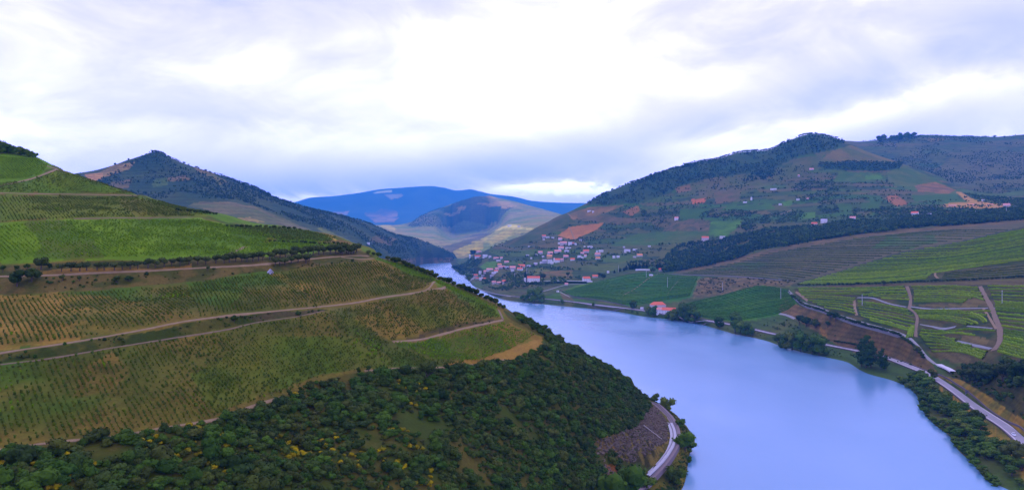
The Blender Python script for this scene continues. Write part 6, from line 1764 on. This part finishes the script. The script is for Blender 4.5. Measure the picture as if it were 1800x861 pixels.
def house(sheet, px, py, wpx, hpx, wall, roof, label, kind='house', yaw=None, deep=None, flat=False, cat=None, group=None, wins=True, hip=False):
    p = at(sheet, px, py)
    if p is None:
        print("no ground for", label)
        return
    d = p[1]
    w = max(1.6, (1.0 if wpx > 17 or 'manor' in label else 0.84) * wpx * d / F)
    hh = max(1.8, 0.90 * hpx * d / F)
    dp = deep or min(max(5.0, 0.65 * w), 11.0)
    rh = 0.0 if flat else min(0.52 * hh, dp * 0.38 + 0.4)
    wh = hh - rh * 0.8
    e = bpy.data.objects.new(kind, None)
    COL.objects.link(e)
    if yaw is None:
        yaw = rng.uniform(-0.35, 0.35)
    base = -math.atan2(p[0], p[1]) + yaw       # front looks down the valley toward the viewer
    c, s = math.cos(base), math.sin(base)
    ctr = np.array([p[0], p[1]]) + np.array([-s, c]) * dp * 0.5
    zs = sheet.height([p[0], ctr[0]], [p[1], ctr[1]])
    z = max(p[2], zs[0])
    e.location = (ctr[0], ctr[1], z)
    e.rotation_euler = (0, 0, base)
    tag(e, label, cat or ('house' if kind == 'house' else kind.replace('_', ' ')), group)
    x0, x1, y0, y1 = -w / 2, w / 2, -dp / 2, dp / 2
    mb = MB()
    along_x = w >= dp
    if flat:
        mb.box(x0, x1, y0, y1, -3.0, wh)
    else:
        if along_x and not hip:   # ridge along x, gables at the ends
            V = [(x0, y0, -3), (x1, y0, -3), (x1, y1, -3), (x0, y1, -3), (x0, y0, wh), (x1, y0, wh), (x1, y1, wh), (x0, y1, wh), (x0, 0, wh + rh), (x1, 0, wh + rh)]
            mb.add(V, [(0, 1, 5, 4), (2, 3, 7, 6), (0, 3, 2, 1), (1, 2, 6, 5), (3, 0, 4, 7)], [(5, 6, 9), (7, 4, 8)])
        elif not hip:
            V = [(x0, y0, -3), (x1, y0, -3), (x1, y1, -3), (x0, y1, -3), (x0, y0, wh), (x1, y0, wh), (x1, y1, wh), (x0, y1, wh), (0, y0, wh + rh), (0, y1, wh + rh)]
            mb.add(V, [(0, 1, 5, 4), (2, 3, 7, 6), (0, 3, 2, 1), (1, 2, 6, 5), (3, 0, 4, 7)], [(4, 5, 8), (6, 7, 9)])
        else:
            mb.box(x0, x1, y0, y1, -3.0, wh)
    add_obj('wall', mb.mesh("wall"), WALLS[wall], e)
    rb = MB()
    ov, th = 0.45, 0.28
    if flat:
        rb.box(x0 - 0.25, x1 + 0.25, y0 - 0.25, y1 + 0.25, wh + 0.003, wh + 0.35)
    else:
        def slab(P):   # a roof slope given by its 4 corners, with thickness
            P = [Vector(q) for q in P]
            rb.add([tuple(q) for q in P] + [(q.x, q.y, q.z + th) for q in P], [(3, 2, 1, 0), (4, 5, 6, 7), (0, 1, 5, 4), (1, 2, 6, 5), (2, 3, 7, 6), (3, 0, 4, 7)])
        b = 0.01
        if hip:
            i = min(w, dp) * 0.45
            rx0, rx1 = (x0 + i, x1 - i) if along_x else (-.1, .1)
            ry0, ry1 = (0, 0) if along_x else (y0 + i, y1 - i)
            V = [(x0 - ov, y0 - ov, wh + b), (x1 + ov, y0 - ov, wh + b), (x1 + ov, y1 + ov, wh + b), (x0 - ov, y1 + ov, wh + b), (rx0, ry0, wh + rh), (rx1, ry1, wh + rh)]
            rb.add(V, [(0, 1, 5, 4), (2, 3, 4, 5), (3, 2, 1, 0)], [(1, 2, 5), (3, 0, 4)])
        elif along_x:
            k = rh / (dp / 2)
            slab([(x0 - ov, y0 - ov, wh + b - ov * k), (x1 + ov, y0 - ov, wh + b - ov * k), (x1 + ov, 0, wh + rh + b), (x0 - ov, 0, wh + rh + b)])
            slab([(x0 - ov, 0, wh + rh + b), (x1 + ov, 0, wh + rh + b), (x1 + ov, y1 + ov, wh + b - ov * k), (x0 - ov, y1 + ov, wh + b - ov * k)])
        else:
            k = rh / (w / 2)
            slab([(x0 - ov, y0 - ov, wh + b - ov * k), (0, y0 - ov, wh + rh + b), (0, y1 + ov, wh + rh + b), (x0 - ov, y1 + ov, wh + b - ov * k)])
            slab([(0, y0 - ov, wh + rh + b), (x1 + ov, y0 - ov, wh + b - ov * k), (x1 + ov, y1 + ov, wh + b - ov * k), (0, y1 + ov, wh + rh + b)])
    r = add_obj('roof', rb.mesh("roof"), ROOFS[roof], e)
    if wins and wpx >= 3.5 and wh > 2.4:
        n = max(1, min(7, int(w / 3.6)))
        st = 2 if wh > 5.2 else 1
        for f in range(st):
            for i in range(n):
                x = x0 + w * (i + 0.5) / n
                zz = (0.9 if st == 1 else 0.9 + f * (wh - 1.2) / 2)
                if f == 0 and i == n // 2 and n > 1:
                    dd = add_obj('door', DOOR_ME, None, e, (x, y0, 0.0))
                    continue
                if zz + 1.4 > wh:
                    continue
                o = add_obj('window', WIN_ME, None, e, (x, y0, zz))
                if wpx >= 9:
                    add_obj('sill', SILL_ME, None, o, (0, 0, 0))
    if not flat and wpx >= 7:
        add_obj('chimney', CHIM_ME, None, r, (x0 + w * rng.uniform(0.15, 0.85), 0.25 * dp if along_x else 0.0, wh + rh * 0.62 + 0.2))
    return e


HOUSES = [
    # far end of the village
    (840, 453.5, 13, 5, 'w', 'r', "long red-roofed house by the dark tree at the far end of the village"), (852, 453, 9, 6, 'w', 'w', "white blocky house touching the long red-roofed one at the far end of the village"), (861, 453, 5, 4, 'w', 'g', "small white house alone right of the white blocky house at the far end"),
    (841, 444, 11, 3, 'p', 'p', "pale building with faded roof on the rise above the long red-roofed house"), (852, 440, 8, 2.5, 'p', 'p', "low pale building highest on the rise at the village's far end"), (872, 455, 12, 3, 'p', 'p', "low faded-roof row house above the small green field"), (881.5, 455, 5, 3.5, 'w', 'p', "small white house at the right end of the low faded-roof row"),
    (876, 460, 9, 3, 'g', 'g', "grey low house at the top corner of the small green field"), (890, 462, 9, 3.5, 'p', 'p', "pink-roofed house between the village street and the upper plots"),
    # street rising from the quay
    (878, 468, 8, 5, 'p', 'o', "orange-roofed house at the top of the steep village street"), (879.5, 472, 8, 5, 'p', 'p', "pale pink house just below the orange-roofed one on the steep street"), (873, 475, 7, 5, 'p', 'p', "pinkish house halfway down the steep village street"), (872, 479, 8, 5, 'w', 'r', "white house with small red roof on the steep village street"), (868, 484, 9, 6, 'p', 'g', "pale grey house with wide front at the foot of the steep street"), (864, 487, 6, 4, 'g', 'g', "small grey house, lowest on the steep village street"),
    (860.5, 476, 13, 4.5, 'p', 'p', "long faded-roof house left of the steep street"), (854, 479.5, 10, 4.5, 'p', 'p', "pink house left of the long faded-roof house by the quay"), (846, 480.5, 11, 4, 'w', 'g', "long whitish house above the quay street"), (836.5, 487, 8, 5.5, 'p', 'r', "red-roofed house at the corner of the quay street"), (838.5, 491, 6, 4, 'p', 'r', "small red-roofed house just below the corner house on the quay"),
    (845.5, 492.5, 8, 5, 'w', 'w', "white house with white roof on the quay"), (851, 491.5, 7, 3.5, 'p', 'r', "low red-roofed house right of the white quay house"), (850, 487, 8, 4, 'g', 'w', "grey house with pale roof behind the white quay house"),
    (868, 499.5, 8, 6, 'p', 'p', "pale house with pink roof at the left end of the lower red-roofed row"), (877.5, 498.5, 9, 3.5, 'g', 'p', "low lilac link building between the pale house and the red-roofed house"), (887, 498, 10, 6, 'p', 'r', "bright red-roofed house at the right end of the lower row"),
    (885, 472, 6, 5, 'g', 'p', "narrow lilac house right of the top of the steep street"), (891.5, 473, 7, 5, 'g', 'g', "grey-fronted house in the middle row of the village"), (901, 473.5, 12, 6, 'p', 'p', "wide pink-roofed house in the middle row of the village"), (901.5, 477, 6, 3, 'w', 'w', "small white shed below the wide pink-roofed house"), (916, 470.5, 14, 6, 'w', 'r', "wide red-roofed house at the right end of the middle row"), (913, 475, 11, 5, 'w', 'r', "white house with dark doorway in front of the wide red-roofed house"), (921, 471, 4, 4.5, 'p', 'r', "narrow red-roofed house at the far right of the middle row"),
    (934, 455, 3.4, 3, 'w', 'w', "tiny white hut on the slope above the middle row"), (927, 450, 6, 2.5, 'g', 'g', "grey low barn on the slope above the tiny white hut"), (930, 469.5, 9, 3.5, 'g', 'g', "low grey ruin right of the middle row"),
    # upper village
    (956, 418, 8, 5.5, 'p', 'r', "red-roofed house highest at the left end of the upper village"), (962.5, 418.5, 6, 3, 'w', 'w', "white low house right of the highest red-roofed house"), (971.5, 419.5, 6, 3, 'w', 'w', "bright white little house alone left of the bare red field"), (955.5, 422.5, 4, 3, 'w', 'g', "small white cottage below the highest red-roofed house"),
    (984.5, 422, 8, 4.5, 'w', 'p', "pinkish white house at the left corner under the bare red field"), (982, 429.5, 3.4, 4, 'w', 'w', "narrow white house left of the large pink-roofed house"), (991, 431, 14, 7, 'p', 'p', "large pink-roofed house under the bare red field"), (1002, 431, 8, 6, 'w', 'g', "whitish house right of the large pink-roofed house"), (1007, 430, 5, 4, 'p', 'r', "small house with brick-red front at the tip of the red field"), (1012, 431, 4, 4, 'w', 'w', "small white house at the right of the red field tip"),
    (986, 438.5, 11, 5.5, 'w', 'p', "white house with pale pink roof in the middle of the upper village"), (998, 437.5, 11, 3, 'w', 'w', "long low white building beside the pale pink-roofed white house"), (981, 444, 14, 5, 'p', 'p', "long pink house in the middle of the upper village"), (996, 444, 9, 4.5, 'g', 'g', "greyish house right of the long pink house"), (950, 447, 9, 6, 'p', 'p', "pink-roofed house at the left of the upper village among gardens"), (943, 449.5, 4, 3.5, 'w', 'w', "small white house left of the garden house with pink roof"), (954.5, 452.5, 4.5, 3, 'w', 'g', "little white house below the garden house with pink roof"),
    (968, 448, 11, 6, 'p', 'p', "pink house just above the ochre house in the upper village"), (966, 454, 11, 6.5, 'o', 'o', "ochre-yellow house in the centre of the upper village"), (957, 463, 9, 7, 'g', 'g', "lilac-grey house at the lower left of the upper village"), (966, 463, 9, 7, 'w', 'g', "whitish gabled house next to the lilac-grey house"), (971, 464, 6, 5, 'w', 'w', "small white house at the lowest row of the upper village"), (980, 461.5, 10, 7.5, 'w', 'r', "white house with bright red roof right of the white bell tower"), (987.5, 460, 6, 6, 'p', 'p', "pale house touching the bright red roof in the lowest row"), (995, 453, 10, 5, 'p', 'p', "pink house standing alone right of the ochre house"), (942, 466, 7, 4.5, 'p', 'g', "pale greyish house at the lower left edge of the upper village"), (951, 463.5, 5, 4, 'w', 'g', "small whitish house left of the lilac-grey house"), (1006.5, 458, 9, 4.5, 'w', 'r', "red house with a white band right of the upper village"), (930.5, 435, 4.5, 3, 'w', 'w', "small white house on the hill shoulder left of the upper village"),
    (1022, 423.5, 9, 3, 'w', 'w', "long low white house right of the bare red field"), (1027.6, 435, 3.4, 3, 'w', 'w', "tiny white house left of the white row on the slope"), (1036.5, 435.5, 10, 3, 'w', 'g', "low white row house on the slope right of the upper village"), (1030, 444.5, 12, 6, 'p', 'r', "large red-roofed house right of the upper village"), (1024, 447, 7, 4, 'p', 'p', "pink house touching the large red-roofed house on its left"), (1019, 453, 7, 4.5, 'w', 'w', "white house left of the blue-grey houses below the large red-roofed house"), (1023.5, 455, 5, 4, 'w', 'g', "bluish white house below the large red-roofed house"), (1029, 452, 5, 5, 'w', 'p', "narrow pale house below the right end of the large red-roofed house"),
    (1057, 443, 9, 4, 'w', 'w', "white angular house at the top of the right group"), (1049.5, 443.5, 3.5, 3.5, 'w', 'w', "small white house left of the white angular house"), (1050, 450, 11, 6, 'p', 'p', "pinkish house in the middle of the right group"), (1051.5, 456, 9, 4.5, 'p', 'o', "orange-roofed house at the bottom of the right group"), (1079, 454, 5.5, 5, 'w', 'w', "left one of two white cubes on the slope"), (1087, 453, 6, 4, 'w', 'w', "right one of two white cubes on the slope"),
    (1103, 444, 12, 6, 'w', 'g', "white house with dark roof on a terrace above the pines"), (1116, 442, 9, 5, 'w', 'w', "white stepped house touching the dark-roofed white one"), (1097, 436, 4, 3, 'g', 'g', "small grey hut above the white house on the terrace"), (1141, 434, 5, 2.6, 'w', 'w', "small white shed alone at the top edge of the pines"), (1125, 451, 11, 5, 'p', 'o', "orange-roofed house at the left tip of the forest"), (1115, 453, 6, 2.6, 'g', 'g', "low grey shed left of the orange-roofed house at the forest"), (1162, 476.5, 9, 5, 'p', 'r', "little red-roofed house at the foot of the forest"), (1144, 485, 7, 3, 'w', 'g', "pale shed at the top corner of the green field"), (1069, 480, 4.5, 4, 'w', 'w', "small white hut left of the dark pines"),
    # by the bend
    (938, 496, 22, 11, 'w', 'r', "white manor with long red roof above the river bend"), (923.5, 496.5, 4.5, 9, 'w', 'w', "tall narrow white annex left of the white manor, behind a cypress"), (1032, 494, 15, 8, 'w', 'r', "red-roofed farmhouse at the top left of the big green field"), (1046, 488, 11, 5, 'p', 'r', "second red roof behind the red-roofed farmhouse"), (995.5, 502, 5.5, 5, 'p', 'p', "small pale gatehouse on the lane below the white manor"), (980, 513.5, 4, 2.6, 'w', 'w', "tiny white hut at the left tip of the big green field"),
    # up the right hillside
    (1240, 424, 14, 9, 'p', 'r', "pink house with red roof at the upper edge of the forest"), (1189, 387, 8, 6, 'w', 'p', "whitish pink house standing alone on the green plot"), (1270.5, 419, 10, 4.5, 'w', 'w', "white house with flat look in the trees right of the pink house"), (1279, 423, 4, 3, 'w', 'w', "tiny white shed below the white house in the trees"), (1360, 334, 12, 3, 'w', 'w', "long white shed high on the hillside"), (1371, 361, 5, 3.5, 'w', 'w', "small white house below the long white shed"), (1309, 357, 7, 2.6, 'w', 'w', "low white wall-like building at the top of the green strip"),
    (1403, 352.5, 5.5, 3.5, 'w', 'w', "white house left of the wooded gully"), (1420, 350.5, 4, 2.6, 'p', 'p', "faint pale hut right of the white house by the gully"), (1427, 299, 8, 3.5, 'p', 'p', "pale building high under the hilltop"), (1404, 311, 4, 4, 'g', 'p', "small greyish building below the pale one under the hilltop"), (1036, 372.5, 7, 2.8, 'w', 'w', "white farm building on the left shoulder of the hill"), (1042.5, 374, 4, 3.5, 'w', 'w', "small white house right of the farm building on the shoulder"),
    (1431, 397, 11, 6.5, 'p', 'r', "pinkish red-roofed house above the right part of the forest"), (1448, 392, 12, 7.5, 'w', 'g', "white house with grey roof right of the red-roofed one above the forest"), (1499, 387, 11, 7, 'w', 'p', "white house with pink roof beside the sandy track"), (1514.5, 391, 10, 4, 'o', 'o', "orange-walled low house right of the sandy track"), (1541, 397, 9, 3.5, 'o', 'o', "low orange-roofed building at the edge of the trees"), (1607, 379, 13, 7.5, 'w', 'r', "white house with pink-red roof by the pines on the right slope"), (1633, 379, 8, 4, 'g', 'g', "grey house right of the white one by the pines"), (1713, 375, 6, 4.5, 'w', 'w', "white cottage in front of the tall pines on the right"), (1728, 354, 5, 3.5, 'w', 'w', "small white house above the terracotta yard"), (1769, 363, 12, 5.5, 'p', 'p', "pink-roofed house at the right end of the terracotta yard"), (1654, 388, 4, 3, 'w', 'w', "tiny white shed among the pines, left one"), (1684, 385, 4, 3, 'w', 'w', "tiny white shed among the pines, right one"), (1706, 361, 10, 3, 'p', 'o', "low terracotta building in the yard on the right slope"), (1675, 363, 14, 2.8, 'o', 'p', "long low terracotta building at the left of the yard"), (1740, 361, 12, 2.8, 'p', 'o', "long low terracotta building in the middle of the yard"),
]
for hs in HOUSES:
    house(BANK, *hs, flat=(hs[5] == 'w'))
house(BANK, 826, 454, 3, 7, 'w', 'w', "narrow white tower left of the dark tree at the far end of the village", kind='tower', deep=5, wins=False, cat='tower')
house(BANK, 974, 461, 2.6, 9, 'w', 'p', "white bell tower between the gabled house and the bright red roof", kind='bell_tower', deep=4.5, wins=False, cat='bell tower', hip=True)
house(BANK, 1321, 352, 3, 6, 'w', 'w', "small white chapel tower at the top of the green strip on the hillside", kind='tower', deep=4.5, wins=False, cat='tower', hip=True)
house(HILL, 476, 482, 3.5, 3.5, 'g', 'g', "tiny pale stone hut below the olive trees at the upper track", kind='hut', wins=False, cat='hut', yaw=0.2, deep=2.0)
house(PEAK, 647, 429, 5, 3, 'w', 'w', "small white house low on the slope of the pointed hill", wins=False, flat=True)
# white houses far up the valley
for x, y, w, lab in ((896, 398, 8, "long pale house on the sunlit far hill"), (912, 399, 6, "small pale house right of the long one on the sunlit far hill"), (707, 391.5, 3, "tiny white speck of a house on the far blue slope")):
    house(MID, x, y, w, 2.6, 'w', 'w', lab, wins=False, flat=True)
# the riverside manor: a cluster of three roofs
house(BANK, 1158, 546, 26, 16, 'p', 'r', "back wing of the riverside manor with large hipped red roof", kind='manor_wing', yaw=0.25, deep=13, hip=True, cat='house', group=None)
house(BANK, 1160, 551, 11, 11, 'w', 'p', "white front wing of the riverside manor with faded roof", kind='manor_wing', yaw=0.15, deep=8, cat='house')
house(BANK, 1175, 551.5, 23, 11, 'w', 'r', "right wing of the riverside manor with bright red roof and white gable", kind='manor_wing', yaw=-0.2, deep=10, cat='house')
house(BANK, 1141, 546, 4, 3, 'w', 'w', "small white outbuilding at the left of the riverside manor", kind='outbuilding', wins=False, flat=True, cat='shed')
house(BANK, 1128, 545, 5, 5, 'g', 'g', "small dark-gabled hut on the road left of the riverside manor", kind='hut', wins=False, cat='hut')
# pale terrace walls in the fields
for pts, h, lab in [([(1117, 475.5), (1132, 475), (1147, 476)], 4.0, "long white wall at the foot of the pines above the green field"), ([(1031, 495.5), (1036, 495.5), (1041, 496)], 3.5, "short white wall below the red-roofed farmhouse"), ([(952, 494), (985, 493.5), (1028, 494.5)], 1.2, "thin pale wall right of the white manor")]:
    tag(wall_along("garden_wall", BANK, pts, h, 0.8, M_WHITE if 'white' in lab else M_PSTONE), lab, "wall")
# clipped hedge below the manor
xy = world_path(BANK, [(927, 500), (960, 499), (1000, 497.5), (1030, 498)], 3.0)
hb = crown_mesh("hedge", 77, [(0, 0, 0, 1, 1, 1)], 1, 0.1)
hz = BANK.height(xy[:, 0], xy[:, 1])
hp = MB()
for (a, b), zz in zip(xy, hz):
    hp.add(ICO1[0] * (0.85 + 0.3 * rng.random((42, 1))) * [3.6, 2.2, 3.4] + [a, b, zz + 1.6], tris=ICO1[1])
tag(add_obj("hedge", hp.mesh("hedge"), M_CYP), "long dark clipped hedge below the white manor above the bend", "hedge")

# ------------------------------------------------------------------ poles, sign, cars
M_POLE = plain_mat("concrete_pole", (0.52, 0.52, 0.54), 0.12, 1.0)


def pole(px, py, hpx, label):
    p = at(BANK, px, py)
    if p is None:
        return
    h = max(6.0, hpx * p[1] / F)
    e = bpy.data.objects.new("utility_pole", None)
    COL.objects.link(e)
    e.location = (p[0], p[1], p[2])
    e.rotation_euler = (0, 0, rng.uniform(-0.5, 0.5))
    tag(e, label, "pole", None)
    r = 0.22 + p[1] * 0.00010
    add_obj("post", MB().tube((0, 0, -0.5), (0, 0, h), r, r * 0.65, 8).mesh("post"), M_POLE, e)
    add_obj("crossarm", MB().box(-1.0, 1.0, -0.1, 0.1, h - 0.9, h - 0.7).mesh("crossarm"), M_POLE, e)
    for x in (-0.85, 0.0, 0.85):
        add_obj("insulator", MB().tube((x, 0, h - 0.7), (x, 0, h - 0.35), 0.09, 0.06, 6).mesh("insulator"), M_GREYW, e)


pole(1761.5, 534, 24, "tall pale utility pole on the right terraces beside the long brown track")
pole(1515.5, 536, 19, "pale utility pole below the start of the curved lane in the left terraces")
pole(1372.5, 526, 20, "pale utility pole at the top corner of the green field by the vineyard lane")
pole(1173.5, 505, 18, "bright white utility pole in the middle of the big green field")
pole(1136, 487, 14, "utility pole at the top edge of the big green field")
pole(904.5, 490, 10, "utility pole in the dark plot left of the white manor")
pole(1270, 513, 17, "utility pole in front of the purple orchard")
pole(926, 481, 11, "thin utility pole right of the village middle row")
pole(1087, 478, 12, "utility pole left of the pine row")
pole(1769, 376, 14, "utility pole in front of the pines at the far right")


def road_frame(px, py, off):
    p = at(BANK, px, py)
    xy = world_path(BANK, ROADP, 4.0)
    n = side_normals(xy)
    i = int(np.argmin(np.hypot(xy[:, 0] - p[0], xy[:, 1] - p[1])))
    t = xy[min(i + 1, len(xy) - 1)] - xy[i - 1]
    q = xy[i] + n[i] * off
    k = slice(max(0, i - 4), i + 5)
    z = BANK.height(xy[k, 0], xy[k, 1]).mean() + 0.35
    return q, z, math.atan2(t[1], t[0])


# big road sign seen from behind
q, z, a = road_frame(1688, 694, 4.4)
e = bpy.data.objects.new("road_sign", None)
COL.objects.link(e)
e.location = (q[0], q[1], z)
e.rotation_euler = (0, 0, -0.25)
tag(e, "grey back of a tall rectangular road sign at the edge of the riverside road", "road sign")
M_SIGN = plain_mat("grey_metal", (0.16, 0.16, 0.19), 0.12, 0.8, rough=0.5, spec=0.3)
add_obj("panel", MB().box(-1.45, 1.45, 0.0, 0.1, 1.2, 4.3).mesh("panel"), M_SIGN, e)
for x in (-0.95, 0.95):
    add_obj("post", MB().tube((x, 0.18, -0.6), (x, 0.18, 4.2), 0.08, 0.08, 8).mesh("post"), M_POLE, e)
for zz in (1.9, 3.5):
    add_obj("rail", MB().box(-1.35, 1.35, -0.06, -0.003, zz, zz + 0.12).mesh("rail"), M_POLE, e)


def car(px, py, off, paint, label, flip=False, scale=1.0):
    q, z, a = road_frame(px, py, off)
    e = bpy.data.objects.new("parked_car" if 'parked' in label else "car", None)
    COL.objects.link(e)
    e.location = (q[0], q[1], z)
    e.rotation_euler = (0, 0, a + (math.pi if flip else 0))
    e.scale = (scale,) * 3
    tag(e, label, "car")
    def loft(secs, mat, name):
        V, n = [], len(secs[0][1])
        for x, prof in secs:
            V += [(x, y, zz) for y, zz in prof]
        qd = []
        for i in range(len(secs) - 1):
            for j in range(n):
                qd.append((i * n + j, i * n + (j + 1) % n, (i + 1) * n + (j + 1) % n, (i + 1) * n + j))
        m = MB().add(V, qd + ([tuple(range(n))[::-1]] if n == 4 else []))
        if n != 4:
            for b, rev in ((0, True), ((len(secs) - 1) * n, False)):
                tr = [(b, b + k, b + k + 1) for k in range(1, n - 1)]
                m.add(np.zeros((0, 3)), (), [])
                m.t.append(np.array([t[::-1] if rev else t for t in tr]))
        return add_obj(name, m.mesh(name), mat, e)
    def prof(w, z0, z1, r=0.12):
        return [(-w, z0), (-w, z1 - r), (-w + r, z1), (w - r, z1), (w, z1 - r), (w, z0)]
    loft([(-2.1, prof(.76, .42, .78)), (-2.0, prof(.84, .28, .92)), (-1.2, prof(.86, .24, .96)), (0.7, prof(.86, .24, .94)), (1.6, prof(.83, .26, .82)), (2.1, prof(.72, .38, .66))], paint, "body")
    loft([(-1.75, prof(.70, .90, .98)), (-1.2, prof(.68, .90, 1.40)), (0.1, prof(.68, .90, 1.46)), (0.95, prof(.70, .88, .97))], M_GLASS, "glasshouse")
    loft([(-1.25, prof(.66, 1.38, 1.47, .05)), (-0.4, prof(.66, 1.42, 1.52, .05)), (0.2, prof(.64, 1.40, 1.49, .05))], paint, "roof")
    for x in (-1.3, 1.3):
        for y in (-0.80, 0.80):
            w = add_obj("wheel", MB().tube((x, y - 0.1, 0.32), (x, y + 0.1, 0.32), 0.32, 0.32, 12).mesh("wheel"), plain_mat("tyre", (0.02, 0.02, 0.022)) if "tyre" not in bpy.data.materials else bpy.data.materials["tyre"], e)
            s_ = 0.12 if y > 0 else -0.12
            add_obj("rim", MB().tube((x, y + s_ * 0.9, 0.32), (x, y + s_, 0.32), 0.2, 0.2, 10).mesh("rim"), M_POLE, w)
    for y in (-0.55, 0.55):
        add_obj("headlight", MB().box(2.03, 2.12, y - 0.16, y + 0.16, 0.56, 0.66).mesh("headlight"), M_FRAME, e)
        add_obj("tail_light", MB().box(-2.13, -2.05, y - 0.16, y + 0.16, 0.62, 0.78).mesh("tail_light"), M_TILE, e)


M_CARW = plain_mat("white_car_paint", (0.80, 0.80, 0.82), 0.03, 1.0, rough=0.3, spec=0.5)
M_CARB = plain_mat("blue_grey_car_paint", (0.30, 0.33, 0.42), 0.03, 1.0, rough=0.3, spec=0.5)
car(1785, 765, -1.9, M_CARW, "white car driving on the riverside road behind the round dark tree", scale=1.1)

# ------------------------------------------------------------------ air
def build_haze():
    m = bpy.data.materials.new("valley_haze")
    m.use_nodes = True
    g = NT(m.node_tree)
    out = g.n('ShaderNodeOutputMaterial')
    v = g.n('ShaderNodeVolumePrincipled')
    v.inputs['Color'].default_value = (*HAZE_COL, 1)
    v.inputs['Density'].default_value = HAZE_DENS
    v.inputs['Anisotropy'].default_value = 0.2
    g.link(v.outputs[0], out.inputs['Volume'])
    o = add_obj("haze", MB().box(-16800, 16800, -2800, 21800, -15.6, 1385).mesh("haze"), m)
    tag(o, kind='stuff')


HAZE_COL = (0.075, 0.41, 0.96)
HAZE_DENS = 5.6e-5
build_haze()
